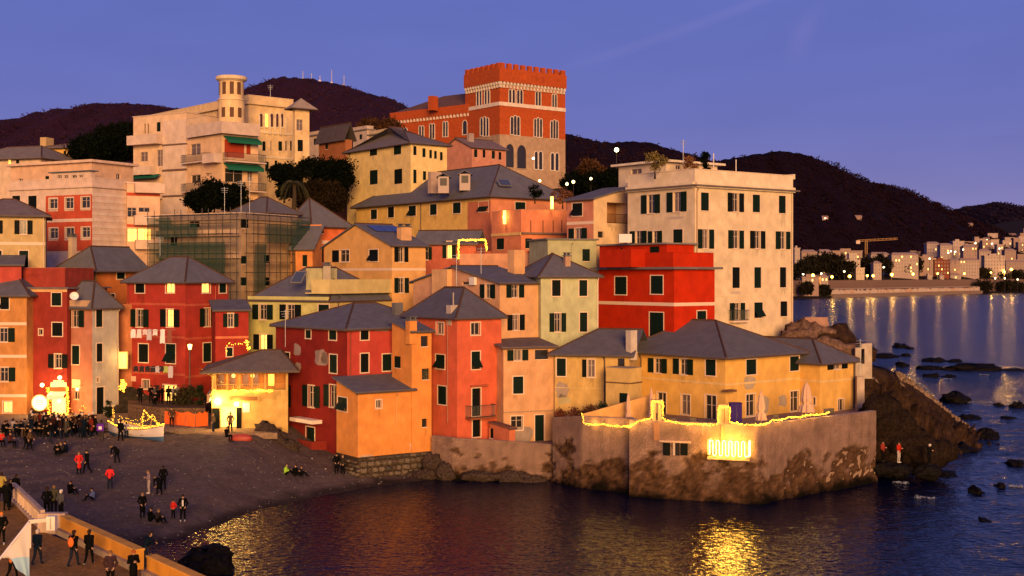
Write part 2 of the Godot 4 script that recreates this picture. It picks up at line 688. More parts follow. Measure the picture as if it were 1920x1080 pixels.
# a single pitch: high along the far side from face f
func shed(k: Blk, f: String, rise: float, over: float, m: Material = null) -> MeshInstance3D:
	if m == null:
		m = slate()
	var e := [k.p[0] - k.r * over - k.l * over, k.p[1] + k.r * over - k.l * over, k.p[2] + k.r * over + k.l * over, k.p[3] - k.r * over + k.l * over]
	var up := {"R": [0, 0, 1, 1], "L": [0, 1, 1, 0], "B": [1, 0, 0, 1], "C": [1, 1, 0, 0]}
	var q := []
	for i in 4:
		q.append(w3(e[i], k.y1 + 0.06 + rise * up[f][i]))
	var mb := MB.new()
	mb.slab(q, 0.13)
	var o := put(mb, "roof", m, k.node)
	# the walls grow up to the slope
	var wm := MB.new()
	var c := []
	for i in 4:
		c.append(w3(k.p[i], k.y1 + 0.05 + (rise - 0.1) * up[f][i]))
	for i in 4:
		var j := (i + 1) % 4
		if up[f][i] + up[f][j] == 2:
			wm.quad(w3(k.p[i], k.y1 + 0.05), w3(k.p[j], k.y1 + 0.05), c[j], c[i])
		elif up[f][i] == 1:
			wm.tri(w3(k.p[i], k.y1 + 0.05), w3(k.p[j], k.y1 + 0.05), c[i])
		elif up[f][j] == 1:
			wm.tri(w3(k.p[i], k.y1 + 0.05), w3(k.p[j], k.y1 + 0.05), c[j])
	var gut := MB.new()
	var lo := []
	for i in 4:
		if up[f][i] == 0:
			lo.append(q[i] - Vector3(0, 0.12, 0))
	gut.tube(lo, 0.08, 6)
	put(gut, "gutter", gutter_mat, o)
	return put(wm, "gable_wall", k.node.get_meta("wall_mat") if k.node.has_meta("wall_mat") else surround_mat, k.node)

# a flat roof slab, optional parapet
func flat_roof(k: Blk, over: float, thick: float, m: Material, parapet := 0.0, pm: Material = null, called := "roof") -> MeshInstance3D:
	var e := [k.p[0] - k.r * over - k.l * over, k.p[1] + k.r * over - k.l * over, k.p[2] + k.r * over + k.l * over, k.p[3] - k.r * over + k.l * over]
	var q := []
	for a in e:
		q.append(w3(a, k.y1 + 0.06 + thick))
	var mb := MB.new()
	mb.slab(q, thick)
	var o := put(mb, called, m, k.node)
	if parapet > 0:
		var w := MB.new()
		var t := 0.22
		var y := k.y1 + 0.06 + thick
		for f in ["R", "B", "C", "L"]:
			var fr := frame(k, f)
			var ee := face(k, f)
			fbox(w, fr, 0.0 if f in ["R", "C"] else t, (ee[1] - ee[0]).length() - (0.0 if f in ["R", "C"] else t), y, y + parapet, -t, -0.01)
		put(w, "parapet", pm, k.node)
		var cp := MB.new()
		for f in ["R", "B", "C", "L"]:
			var fr := frame(k, f)
			var ee := face(k, f)
			fbox(cp, fr, -0.05 if f in ["R", "C"] else t + 0.03, (ee[1] - ee[0]).length() + (0.05 if f in ["R", "C"] else -t - 0.03), y + parapet, y + parapet + 0.06, -t - 0.03, 0.04)
		put(cp, "coping", surround_mat, k.node)
	return o

func chimney(parent: Node, o: Vector3, w: float, d: float, h: float, m: Material, th := 37.0, cap := true):
	var x := Vector3(cos(deg_to_rad(th)), 0, -sin(deg_to_rad(th)))
	var z := x.cross(Vector3.UP)
	var mb := MB.new()
	mb.box(o + Vector3(0, h / 2 - 0.6, 0), x * w / 2, Vector3(0, h / 2 + 0.6, 0), z * d / 2)
	var c := put(mb, "chimney", m, parent)
	if cap:
		var q := MB.new()
		q.box(o + Vector3(0, h + 0.05, 0), x * (w / 2 + 0.08), Vector3(0, 0.05, 0), z * (d / 2 + 0.08))
		for s in [-1, 1]:
			q.box(o + Vector3(0, h + 0.2, 0) + x * w * 0.35 * s, x * 0.06, Vector3(0, 0.1, 0), z * d / 2 * 0.9)
		q.box(o + Vector3(0, h + 0.33, 0), x * (w / 2 + 0.05), Vector3(0, 0.03, 0), z * (d / 2 + 0.05))
		put(q, "chimney_cap", slate(), c)

func antenna(parent: Node, o: Vector3, h: float):
	var mb := MB.new()
	mb.tube([o - Vector3(0, 0.5, 0), o + Vector3(0, h, 0)], 0.03, 5)
	for i in 3:
		var y := h - 0.15 - i * 0.22
		mb.tube([o + Vector3(-0.4 + i * 0.05, y, 0.1), o + Vector3(0.4 - i * 0.05, y, -0.1)], 0.018, 4)
	mb.tube([o + Vector3(0, h - 0.1, -0.35), o + Vector3(0, h - 0.1, 0.35)], 0.018, 4)
	put(mb, "antenna", flat(0.4, 0.4, 0.4, 0.4, 0.6), parent)

func pipe(parent: Node, pts: Array, m: Material = null, r := 0.06):
	var mb := MB.new()
	mb.tube(pts, r, 6)
	put(mb, "downpipe", m if m != null else gutter_mat, parent)

func face_pipe(k: Blk, f: String, px, py0, py1, m: Material = null):
	var fr := frame(k, f)
	var a := on_face(k, f, px, py0); var b := on_face(k, f, px, py1)
	pipe(k.node, [fr.pt(a.x, a.y, 0.35), fr.pt(a.x, a.y - 0.35, 0.09), fr.pt(a.x, b.y, 0.09)], m)

func railing(parent: Node, pts: Array, h: float, m: Material, step := 0.14, called := "railing"):
	var mb := MB.new()
	for i in pts.size() - 1:
		var a: Vector3 = pts[i]; var b: Vector3 = pts[i + 1]
		mb.tube([a + Vector3(0, h, 0), b + Vector3(0, h, 0)], 0.025, 4)
		mb.tube([a + Vector3(0, 0.08, 0), b + Vector3(0, 0.08, 0)], 0.02, 4)
		var n := maxi(2, int(a.distance_to(b) / step))
		for j in n + 1:
			var q := a.lerp(b, float(j) / n)
			mb.bar(q + Vector3(0, 0.02, 0), q + Vector3(0, h, 0), 0.025, 0.025)
	put(mb, called, m, parent)

# a slab balcony on a side between two picture columns, with railing or solid parapet
func balcony(k: Blk, f: String, x0, x1, py, out: float, m: Material, solid := 0.0, sm: Material = null, rail := 1.0):
	var fr := frame(k, f)
	var a := on_face(k, f, x0, py); var b := on_face(k, f, x1, py)
	var y := (a.y + b.y) / 2
	var mb := MB.new()
	fbox(mb, fr, a.x, b.x, y - 0.16, y, -0.02, out)
	var o := put(mb, "balcony", m, k.node)
	if solid > 0:
		var w := MB.new()
		fbox(w, fr, a.x, b.x, y, y + solid, out - 0.1, out - 0.004)
		fbox(w, fr, a.x, a.x + 0.1, y, y + solid, 0, out - 0.1)
		fbox(w, fr, b.x - 0.1, b.x, y, y + solid, 0, out - 0.1)
		put(w, "parapet", sm, o)
	else:
		railing(o, [fr.pt(a.x + 0.03, y, 0.02), fr.pt(a.x + 0.03, y, out - 0.04), fr.pt(b.x - 0.03, y, out - 0.04), fr.pt(b.x - 0.03, y, 0.02)], rail, flat(0.03, 0.03, 0.03, 0.5))
	return o

func skylight(parent: Node, a: Vector3, x: Vector3, down: Vector3):   # a roof light lying on the slope
	var n := x.cross(-down).normalized()
	if n.y < 0:
		n = -n
	var mb := MB.new()
	mb.box(a + n * 0.1, x / 2, down.length() / 2 * -down.normalized(), n * 0.08)
	var o := put(mb, "skylight", flat(0.12, 0.11, 0.11, 0.5), parent)
	var g := MB.new()
	g.box(a + n * 0.19, x * 0.42, down.length() * 0.42 * -down.normalized(), n * 0.01)
	put(g, "pane", flat(0.04, 0.05, 0.09, 0.08), o)

func arch_window(k: Blk, f: String, x0, y0, x1, y1, trim: Material, pane: Material, w := 0.12):
	var fr := frame(k, f)
	var cy: float = (y0 + y1) / 2.0
	var a := on_face(k, f, x0, cy).x; var b := on_face(k, f, x1, cy).x
	var v0 := on_face(k, f, (x0 + x1) / 2.0, y1).y
	var v1 := on_face(k, f, (x0 + x1) / 2.0, y0).y
	var r := (b - a) / 2
	var cx := (a + b) / 2
	var sp := v1 - r * 1.25
	var inner := [Vector2(a, v0)]
	var outer := [Vector2(a - w, v0)]
	for i in 9:
		var t := PI - PI * i / 8.0
		inner.append(Vector2(cx + cos(t) * r, sp + sin(t) * r * 1.25))
		outer.append(Vector2(cx + cos(t) * (r + w), sp + sin(t) * (r * 1.25 + w)))
	inner.append(Vector2(b, v0)); outer.append(Vector2(b + w, v0))
	var mb := MB.new()
	for i in inner.size() - 1:
		var p: Vector2 = inner[i]; var q: Vector2 = inner[i + 1]
		var P: Vector2 = outer[i]; var Q: Vector2 = outer[i + 1]
		mb.quad(fr.pt(P.x, P.y, 0.12), fr.pt(p.x, p.y, 0.12), fr.pt(q.x, q.y, 0.12), fr.pt(Q.x, Q.y, 0.12))
		mb.quad(fr.pt(p.x, p.y, 0.12), fr.pt(p.x, p.y, 0), fr.pt(q.x, q.y, 0), fr.pt(q.x, q.y, 0.12))
		mb.quad(fr.pt(P.x, P.y, 0), fr.pt(P.x, P.y, 0.12), fr.pt(Q.x, Q.y, 0.12), fr.pt(Q.x, Q.y, 0))
	fbox(mb, fr, a - w, b + w, v0 - 0.15, v0, 0, 0.16)
	var o := put(mb, "window", trim, k.node)
	var g := MB.new()
	for i in inner.size():
		var p: Vector2 = inner[i]; var q: Vector2 = inner[(i + 1) % inner.size()]
		g.tri(fr.pt(cx, sp, 0.015), fr.pt(q.x, q.y, 0.015), fr.pt(p.x, p.y, 0.015))
	put(g, "pane", pane, o)

# ------------------------------------------------------------------ ground, rocks, hills, plants
func fnl(freq: float, seed_: int, oct := 4) -> FastNoiseLite:
	var f := FastNoiseLite.new()
	f.noise_type = FastNoiseLite.TYPE_SIMPLEX_SMOOTH
	f.frequency = freq
	f.seed = seed_
	f.fractal_octaves = oct
	return f

# a rounded rock: a displaced sphere
func rock_mesh(mb: MB, o: Vector3, size: Vector3, seed_: int, rough := 0.35, seg := 12):
	var f := fnl(0.9, seed_, 3)
	var rows := []
	for i in seg + 1:
		var t := PI * i / seg
		var row := []
		for j in seg * 2 + 1:
			var p := TAU * (j % (seg * 2)) / (seg * 2)
			var d := Vector3(sin(t) * cos(p), cos(t), sin(t) * sin(p))
			var r := 1.0 + rough * f.get_noise_3dv(d * 1.3) * 1.6 + rough * 0.5 * absf(f.get_noise_3dv(d * 3.1 + Vector3(5, 1, 2)))
			row.append(o + d * r * size)
		rows.append(row)
	mb.sheet(rows)

func rock(called: String, label: String, o: Vector3, size: Vector3, seed_: int, m: Material, group := "", rough := 0.35):
	var mb := MB.new()
	rock_mesh(mb, o, size, seed_, rough)
	var r := put(mb, called, m, self, o)
	tag(r, label, "rock", group)
	return r

func interp(line: Array, x: float) -> float:
	if x <= line[0][0]:
		return line[0][1]
	for i in line.size() - 1:
		if x <= line[i + 1][0]:
			var t: float = (x - line[i][0]) / (line[i + 1][0] - line[i][0])
			return lerpf(line[i][1], line[i + 1][1], t)
	return line[-1][1]

# a hill whose crest follows a measured skyline; returns places on its near slope for trees
func hill(called: String, line: Array, d: float, near_: float, far_: float, y0: float, m: Material, seed_: int, bump := 0.06, cols := 140) -> Array:
	var f := fnl(1.0, seed_, 5)
	var rows := []
	var spots := []
	var x0: float = line[0][0]
	var x1: float = line[-1][0]
	var n := 15
	for j in range(-n, n + 1):
		var s := float(j) / n
		var row := []
		for i in cols + 1:
			var px := lerpf(x0, x1, float(i) / cols)
			var top := hy(interp(line, px), d)
			var fall := pow(1.0 - absf(s), 0.85)
			var X := (px - 960.0) / F * d
			var z := s * (near_ if s < 0 else far_)
			var nz := f.get_noise_2d(X / d * 9.0, s * 1.3) + 0.5 * f.get_noise_2d(X / d * 30.0, s * 4.0)
			var y := y0 + (top - y0) * fall + (top - y0) * bump * nz * minf(1.0, absf(s) * 6.0) * 2.0 * (1.0 - absf(s) * 0.6)
			y += (top - y0) * 0.012 * f.get_noise_2d(X / d * 160.0, 3.3)
			row.append(Vector3(X, y, -(d + z)))
			if s <= 0.04:
				spots.append(row[-1])
		rows.append(row)
	var mb := MB.new()
	mb.sheet(rows)
	structure(mb, called, m)
	return spots

var leaf_cache := {}

func leaf_clump(seed_: int, size: float, n: int) -> ArrayMesh:
	var r := RandomNumberGenerator.new()
	r.seed = seed_
	var mb := MB.new()
	for i in n:
		var o := Vector3(r.randf_range(-1, 1), r.randf_range(-1, 1), r.randf_range(-1, 1)) * size
		var x := Vector3(r.randf_range(-1, 1), r.randf_range(-1, 1), r.randf_range(-1, 1)).normalized()
		var y := x.cross(Vector3(r.randf_range(-1, 1), 1, r.randf_range(-1, 1))).normalized()
		var l := size * r.randf_range(0.5, 0.9)
		mb.tri(o - x * l * 0.45, o + y * l, o + x * l * 0.45)
		mb.tri(o - x * l * 0.45, o + x * l * 0.45, o - y * l * 0.7)
	return mb.mesh(Vector3())

func scatter(called: String, parent: Node, mesh: Mesh, m: Material, spots: Array, cols: Array) -> MultiMeshInstance3D:
	var mm := MultiMesh.new()
	mm.transform_format = MultiMesh.TRANSFORM_3D
	mm.use_colors = true
	mm.mesh = mesh
	mm.instance_count = spots.size()
	for i in spots.size():
		mm.set_instance_transform(i, spots[i])
		mm.set_instance_color(i, cols[i])
	var o := MultiMeshInstance3D.new()
	o.name = called
	o.multimesh = mm
	mesh.surface_set_material(0, m)
	parent.add_child(o, true)
	return o

# a tree: tapered trunk, limbs, and leaf clumps gathered round the limb ends
func tree(called: String, label: String, base: Vector3, h: float, wide: float, n: int, col: Color, seed_: int, group := "", leafsize := 0.28, low := 0.25, cat := "tree") -> Node3D:
	var r := RandomNumberGenerator.new()
	r.seed = seed_
	var t := thing(called, label, cat, base, group)
	var bark := textured(0.06, 0.045, 0.035, "rock", Vector3(1.5, 0.5, 1.5), 0.95)
	var mb := MB.new()
	var lean := Vector3(r.randf_range(-0.05, 0.05) * h, 0, 0)
	mb.tube([base - Vector3(0, 0.6, 0), base + Vector3(0, h * low * 0.6, 0), base + lean + Vector3(0, h * 0.6, 0)], h * 0.028 + 0.05, 7, h * 0.012)
	put(mb, "trunk", bark, t)
	var lb := MB.new()
	var ends := []
	for i in 9:
		var a := TAU * i / 9.0 + r.randf() * 0.6
		var y0 := h * r.randf_range(low, 0.6)
		var y1 := h * r.randf_range(low + 0.1, 0.93)
		var k := sin(PI * clampf((y1 / h - low * 0.6) / (1.08 - low * 0.6), 0, 1))
		var e := base + lean + Vector3(cos(a) * wide * 0.72 * k, y1, sin(a) * wide * 0.72 * k)
		ends.append(e)
		lb.tube([base + lean * 0.5 + Vector3(0, y0, 0), e.lerp(base + Vector3(0, y1, 0), 0.4) , e], h * 0.011, 5, h * 0.004)
	ends.append(base + lean + Vector3(0, h * 0.85, 0))
	put(lb, "limbs", bark, t)
	var spots := []
	var cols := []
	for i in n:
		var e: Vector3 = ends[r.randi() % ends.size()]
		var dir := Vector3(r.randfn(0, 1), r.randfn(0, 0.75), r.randfn(0, 1))
		var q := e + dir * wide * 0.24
		if q.y < base.y + h * low * 0.5:
			continue
		var s := r.randf_range(0.7, 1.5)
		spots.append(Transform3D(Basis.from_euler(Vector3(r.randf() * TAU, r.randf() * TAU, 0)).scaled(Vector3.ONE * s), q - base))
		var g := r.randf_range(0.55, 1.5)
		cols.append(Color(col.r * g, col.g * g, col.b * g * r.randf_range(0.8, 1.2)))
	var key := "%s" % leafsize
	if not leaf_cache.has(key):
		leaf_cache[key] = leaf_clump(77, leafsize, 6)
	var lm := vertex_mat(0.8)
	stuff(scatter("crown", t, leaf_cache[key], lm, spots, cols))
	return t

func palm(label: String, base: Vector3, h: float):
	var r := RandomNumberGenerator.new()
	r.seed = 91
	var t := thing("palm_tree", label, "palm", base)
	var bark := textured(0.1, 0.07, 0.045, "rock", Vector3(2, 1.5, 2), 0.95)
	var mb := MB.new()
	mb.tube([base - Vector3(0, 0.5, 0), base + Vector3(0.1, h * 0.5, 0), base + Vector3(0, h, 0)], 0.28, 8, 0.22)
	put(mb, "trunk", bark, t)
	var lm := flat(0.05, 0.045, 0.02, 0.8)
	for i in 16:
		var a := TAU * i / 16 + r.randf() * 0.3
		var up := r.randf_range(-0.1, 0.9)
		var d := Vector3(cos(a), 0, sin(a))
		var g := MB.new()
		var l := r.randf_range(2.0, 2.8)
		var pr := []
		for j in 7:
			var s := j / 6.0
			pr.append(base + Vector3(0, h, 0) + d * l * s * (1 - 0.25 * s) + Vector3(0, up * s * 1.6 - 2.4 * s * s, 0))
		g.tube(pr, 0.035, 4, 0.01)
		for j in range(1, 7):
			for e in 3:
				var q: Vector3 = pr[j - 1].lerp(pr[j], e / 3.0)
				var side := d.cross(Vector3.UP)
				for s in [-1, 1]:
					var tip: Vector3 = q + side * s * 0.55 * (1.1 - j / 8.0) + d * 0.3 - Vector3(0, 0.25, 0)
					g.tri(q - d * 0.05, q + d * 0.08, tip)
		put(g, "frond", lm, t)

# ------------------------------------------------------------------ strings of small lights
var bulb_mat: StandardMaterial3D
var cable_mat: StandardMaterial3D

func light_string(parent: Node, pts: Array, per_m: float, spread: float, r := 0.045, every := 2.0, e := 0.3, m: Material = null):
	var mb := MB.new()
	var cb := MB.new()
	cb.tube(pts, 0.018, 4)
	put(cb, "cable", cable_mat, parent)
	var g := RandomNumberGenerator.new()
	g.seed = int(pts[0].x * 100) + pts.size()
	var run := 0.0
	for i in pts.size() - 1:
		var a: Vector3 = pts[i]; var b: Vector3 = pts[i + 1]
		var l := a.distance_to(b)
		var n := maxi(1, int(l * per_m))
		for j in n:
			var q := a.lerp(b, (j + g.randf()) / n)
			mb.blob(q + Vector3(g.randfn(0, spread), g.randfn(0, spread), g.randfn(0, spread)), r * g.randf_range(0.7, 1.2))
		run += l
		if every > 0 and run >= every:
			run = 0.0
			lamp(b + Vector3(0, 0.05, 0), e, parent, Color(1.0, 0.55, 0.1), 0.15)
	var o := put(mb, "bulbs", m if m != null else bulb_mat, parent)
	stuff(o)

func sagging(a: Vector3, b: Vector3, sag: float, n := 12) -> Array:
	var p := []
	for i in n + 1:
		var t := float(i) / n
		p.append(a.lerp(b, t) - Vector3(0, sag * 4 * t * (1 - t), 0))
	return p

func globe(mb: MB, o: Vector3, r: float, seg := 8):
	var prof := []
	for i in seg + 1:
		var t := PI * i / seg
		prof.append([sin(t) * r, -cos(t) * r])
	mb.lathe(o, prof, seg * 2)

# ------------------------------------------------------------------ people
class Body:
	var v := PackedVector3Array()
	var n := PackedVector3Array()
	var ix := PackedInt32Array()
	var zone := PackedByteArray()

var bodies := {}

# joints of a pose in metres, feet at the origin, looking along +z
func joints(pose: String) -> Array:
	var J := {}
	var sit := pose == "sit" or pose == "perch"
	J = {"pelvis": Vector3(0, 0.95, 0), "chest": Vector3(0, 1.3, 0), "neck": Vector3(0, 1.49, 0.0), "head": Vector3(0, 1.62, 0.03),
		"sl": Vector3(-0.18, 1.42, 0), "sr": Vector3(0.18, 1.42, 0), "el": Vector3(-0.25, 1.14, -0.03), "er": Vector3(0.25, 1.14, -0.03), "hl": Vector3(-0.26, 0.88, 0.06), "hr": Vector3(0.26, 0.88, 0.06),
		"pl": Vector3(-0.09, 0.92, 0), "pr": Vector3(0.09, 0.92, 0), "kl": Vector3(-0.11, 0.5, 0.02), "kr": Vector3(0.11, 0.5, 0.02), "al": Vector3(-0.11, 0.08, -0.03), "ar": Vector3(0.12, 0.08, -0.03)}
	match pose:
		"walk":
			J.kl = Vector3(-0.1, 0.52, 0.14); J.al = Vector3(-0.1, 0.09, 0.22); J.kr = Vector3(0.1, 0.5, -0.06); J.ar = Vector3(0.1, 0.13, -0.33)
			J.el = Vector3(-0.24, 1.15, -0.13); J.hl = Vector3(-0.22, 0.92, -0.06); J.er = Vector3(0.24, 1.15, 0.06); J.hr = Vector3(0.21, 0.95, 0.22)
		"pockets":
			J.el = Vector3(-0.29, 1.15, -0.06); J.er = Vector3(0.29, 1.15, -0.06); J.hl = Vector3(-0.17, 0.97, 0.1); J.hr = Vector3(0.17, 0.97, 0.1)
			J.al = Vector3(-0.14, 0.08, 0.02)
		"hold":
			J.el = Vector3(-0.25, 1.15, 0.03); J.er = Vector3(0.25, 1.15, 0.03); J.hl = Vector3(-0.07, 1.2, 0.26); J.hr = Vector3(0.08, 1.22, 0.25)
			J.head = Vector3(0, 1.61, 0.06)
		"point":
			J.er = Vector3(0.36, 1.36, 0.18); J.hr = Vector3(0.42, 1.5, 0.4)
		"bend":
			J.chest = Vector3(0, 1.12, 0.24); J.neck = Vector3(0, 1.16, 0.42); J.head = Vector3(0, 1.2, 0.56); J.sl = Vector3(-0.18, 1.13, 0.36); J.sr = Vector3(0.18, 1.13, 0.36)
			J.el = Vector3(-0.2, 0.85, 0.42); J.er = Vector3(0.2, 0.85, 0.42); J.hl = Vector3(-0.12, 0.62, 0.52); J.hr = Vector3(0.12, 0.6, 0.5); J.pelvis = Vector3(0, 0.93, -0.06)
			J.al = Vector3(-0.13, 0.08, -0.12); J.ar = Vector3(0.14, 0.08, 0.1); J.kr = Vector3(0.12, 0.48, 0.12)
		"lean":
			J.chest = Vector3(0, 1.25, 0.16); J.neck = Vector3(0, 1.4, 0.24); J.head = Vector3(0, 1.52, 0.3); J.sl = Vector3(-0.18, 1.34, 0.2); J.sr = Vector3(0.18, 1.34, 0.2)
			J.el = Vector3(-0.24, 1.1, 0.3); J.er = Vector3(0.24, 1.1, 0.3); J.hl = Vector3(-0.06, 1.08, 0.5); J.hr = Vector3(0.06, 1.08, 0.5)
	if sit:
		var y := 0.14 if pose == "sit" else 0.5
		J.pelvis = Vector3(0, y, 0); J.chest = Vector3(0, y + 0.36, -0.02); J.neck = Vector3(0, y + 0.55, 0.03); J.head = Vector3(0, y + 0.68, 0.08)
		J.sl = Vector3(-0.18, y + 0.48, 0); J.sr = Vector3(0.18, y + 0.48, 0); J.el = Vector3(-0.25, y + 0.25, 0.12); J.er = Vector3(0.25, y + 0.25, 0.12)
		J.hl = Vector3(-0.1, y + 0.3, 0.36); J.hr = Vector3(0.1, y + 0.3, 0.36); J.pl = Vector3(-0.09, y, 0.02); J.pr = Vector3(0.09, y, 0.02)
		if pose == "sit":
			J.kl = Vector3(-0.14, 0.46, 0.36); J.kr = Vector3(0.15, 0.44, 0.38); J.al = Vector3(-0.13, 0.08, 0.58); J.ar = Vector3(0.14, 0.08, 0.62)
		else:
			J.kl = Vector3(-0.11, y + 0.03, 0.44); J.kr = Vector3(0.12, y + 0.03, 0.44); J.al = Vector3(-0.11, 0.09, 0.4); J.ar = Vector3(0.13, 0.09, 0.46)
	return [J]

func make_body(pose: String, coat: bool) -> Body:
	var key := pose + ("_coat" if coat else "")
	if bodies.has(key):
		return bodies[key]
	var J: Dictionary = joints(pose)[0]
	var fwd := Vector3(0, 0, 1)
	var toe := Vector3(0, -0.03, 0.17)
	var up: Vector3 = (J.head - J.neck).normalized()
	# zones: 0 skin, 1 hair, 2 top, 3 trousers, 4 shoes
	var B := [
		[J.pelvis, J.chest, 0.135, 0.155, 2], [J.chest, J.neck - up * 0.03, 0.15, 0.075, 2], [J.sl, J.sr, 0.085, 0.085, 2],
		[J.sl, J.el, 0.068, 0.056, 2], [J.sr, J.er, 0.068, 0.056, 2], [J.el, J.hl, 0.054, 0.042, 2], [J.er, J.hr, 0.054, 0.042, 2],
		[J.pl, J.kl, 0.1, 0.068, 3], [J.pr, J.kr, 0.1, 0.068, 3], [J.kl, J.al, 0.064, 0.05, 3], [J.kr, J.ar, 0.064, 0.05, 3], [J.pl, J.pr, 0.1, 0.1, 3],
		[J.al, J.al + toe, 0.05, 0.036, 4], [J.ar, J.ar + toe, 0.05, 0.036, 4],
		[J.neck - up * 0.02, J.head, 0.055, 0.07, 0], [J.head - up * 0.03 + fwd * 0.015, J.head + up * 0.04, 0.075, 0.09, 0], [J.head + up * 0.05 - fwd * 0.025, J.head + up * 0.06 + fwd * 0.01, 0.1, 0.096, 1], [J.head - fwd * 0.05 - up * 0.03, J.head - fwd * 0.045 + up * 0.05, 0.065, 0.09, 1],
		[J.head + fwd * 0.085 + up * 0.0, J.head + fwd * 0.11 - up * 0.025, 0.012, 0.018, 0], [J.head + Vector3(-0.088, 0, 0), J.head + Vector3(-0.09, 0.03, -0.01), 0.018, 0.02, 0], [J.head + Vector3(0.088, 0, 0), J.head + Vector3(0.09, 0.03, -0.01), 0.018, 0.02, 0]]
	for s in [["el", "hl"], ["er", "hr"]]:
		var d: Vector3 = (J[s[1]] - J[s[0]]).normalized()
		B.append([J[s[1]], J[s[1]] + d * 0.08, 0.036, 0.034, 0])
	if coat:
		B.append([J.pelvis + (J.chest - J.pelvis) * 0.2, (J.kl + J.kr) / 2 * 0.75 + J.pelvis * 0.25, 0.15, 0.17, 2])
	var c := 0.03
	var lo := Vector3(9, 9, 9); var hi := -lo
	for b in B:
		for e in 2:
			lo = lo.min(b[e] - Vector3.ONE * (b[2 + e] + 0.1)); hi = hi.max(b[e] + Vector3.ONE * (b[2 + e] + 0.1))
	var nx := int((hi.x - lo.x) / c) + 2; var ny := int((hi.y - lo.y) / c) + 2; var nz := int((hi.z - lo.z) / c) + 2
	var g := PackedFloat32Array(); g.resize(nx * ny * nz); g.fill(0.5)
	var zm := PackedFloat32Array(); zm.resize(nx * ny * nz); zm.fill(9.0)
	var zo := PackedByteArray(); zo.resize(nx * ny * nz)
	for b in B:
		var A: Vector3 = b[0]; var D: Vector3 = b[1] - b[0]
		var dd := maxf(D.length_squared(), 1e-6)
		var mx := maxf(b[2], b[3]) + 0.09
		var l := ((A.min(b[1]) - Vector3.ONE * mx - lo) / c).floor(); var h := ((A.max(b[1]) + Vector3.ONE * mx - lo) / c).ceil()
		var kk := 0.035 if b[4] in [2, 3] else 0.015
		for z in range(maxi(0, int(l.z)), mini(nz, int(h.z) + 1)):
			for y in range(maxi(0, int(l.y)), mini(ny, int(h.y) + 1)):
				for x in range(maxi(0, int(l.x)), mini(nx, int(h.x) + 1)):
					var p := lo + Vector3(x, y, z) * c
					var t := clampf((p - A).dot(D) / dd, 0, 1)
					var dist := p.distance_to(A + D * t) - lerpf(b[2], b[3], t)
					var i := x + nx * (y + ny * z)
					var q := g[i]
					var hh := clampf(0.5 + 0.5 * (q - dist) / kk, 0, 1)
					g[i] = lerpf(q, dist, hh) - kk * hh * (1 - hh)
					if dist < zm[i]:
						zm[i] = dist
						zo[i] = b[4]
	var body := Body.new()
	var id := PackedInt32Array(); id.resize(nx * ny * nz); id.fill(-1)
	var off := [0, 1, nx, nx + 1, nx * ny, nx * ny + 1, nx * ny + nx, nx * ny + nx + 1]
	var cv := [Vector3(0, 0, 0), Vector3(1, 0, 0), Vector3(0, 1, 0), Vector3(1, 1, 0), Vector3(0, 0, 1), Vector3(1, 0, 1), Vector3(0, 1, 1), Vector3(1, 1, 1)]
	var ed := [[0, 1], [2, 3], [4, 5], [6, 7], [0, 2], [1, 3], [4, 6], [5, 7], [0, 4], [1, 5], [2, 6], [3, 7]]
	for z in nz - 1:
		for y in ny - 1:
			for x in nx - 1:
				var i := x + nx * (y + ny * z)
				var a := g[i]
				if a > 0.12:
					continue
				var inside := 0
				for k in 8:
					if g[i + off[k]] < 0:
						inside += 1
				if inside == 0 or inside == 8:
					continue
				var s := Vector3(); var m := 0
				for e in ed:
					var p: float = g[i + off[e[0]]]; var q: float = g[i + off[e[1]]]
					if (p < 0) != (q < 0):
						s += cv[e[0]].lerp(cv[e[1]], p / (p - q)); m += 1
				id[i] = body.v.size()
				body.v.append(lo + (Vector3(x, y, z) + s / m) * c)
				var gr := Vector3(g[i + 1] - g[i] + g[i + off[7]] - g[i + off[6]], g[i + nx] - g[i] + g[i + off[7]] - g[i + off[5]], g[i + nx * ny] - g[i] + g[i + off[7]] - g[i + off[3]])
				body.n.append(gr.normalized())
				body.zone.append(zo[i])
	for z in range(1, nz - 1):
		for y in range(1, ny - 1):
			for x in range(1, nx - 1):
				var i := x + nx * (y + ny * z)
				var a := g[i] < 0
				for ax in 3:
					var st: int = [1, nx, nx * ny][ax]
					if a == (g[i + st] < 0):
						continue
					var s1: int = [nx, nx * ny, 1][ax]
					var s2: int = [nx * ny, 1, nx][ax]
					var q := [id[i], id[i - s1], id[i - s1 - s2], id[i - s2]]
					if q.has(-1):
						continue
					if not a:
						q.reverse()
					body.ix.append_array(PackedInt32Array([q[0], q[2], q[1], q[0], q[3], q[2]]))
	# fingers: four and a thumb on each hand
	for s in [["el", "hl", -1.0], ["er", "hr", 1.0]]:
		var d: Vector3 = (J[s[1]] - J[s[0]]).normalized()
		var e: Vector3 = J[s[1]] + d * 0.09
		var side := d.cross(Vector3(s[2], 0, 0.2)).normalized()
		for k in 5:
			var a := e + side * (k - 1.5) * 0.019
			var tip: Vector3 = a + d * [0.06, 0.075, 0.07, 0.055, 0.0][k] - Vector3(s[2] * 0.02, 0, 0)
			if k == 4:
				a = e - d * 0.04 + side * -0.035
				tip = a + d * 0.035 - side * 0.04
			var t := MB.new()
			t.tube([a, a.lerp(tip, 0.55), tip], 0.01, 4, 0.008)
			for i in t.v.size():
				body.ix.append(body.v.size())
				body.v.append(t.v[i]); body.n.append(t.n[i]); body.zone.append(0)
	for s in [-1.0, 1.0]:
		var t := MB.new()
		t.blob(J.head + Vector3(s * 0.034, 0.018, 0.092), 0.011)
		for i in t.v.size():
			body.ix.append(body.v.size())
			body.v.append(t.v[i]); body.n.append(t.n[i]); body.zone.append(5)
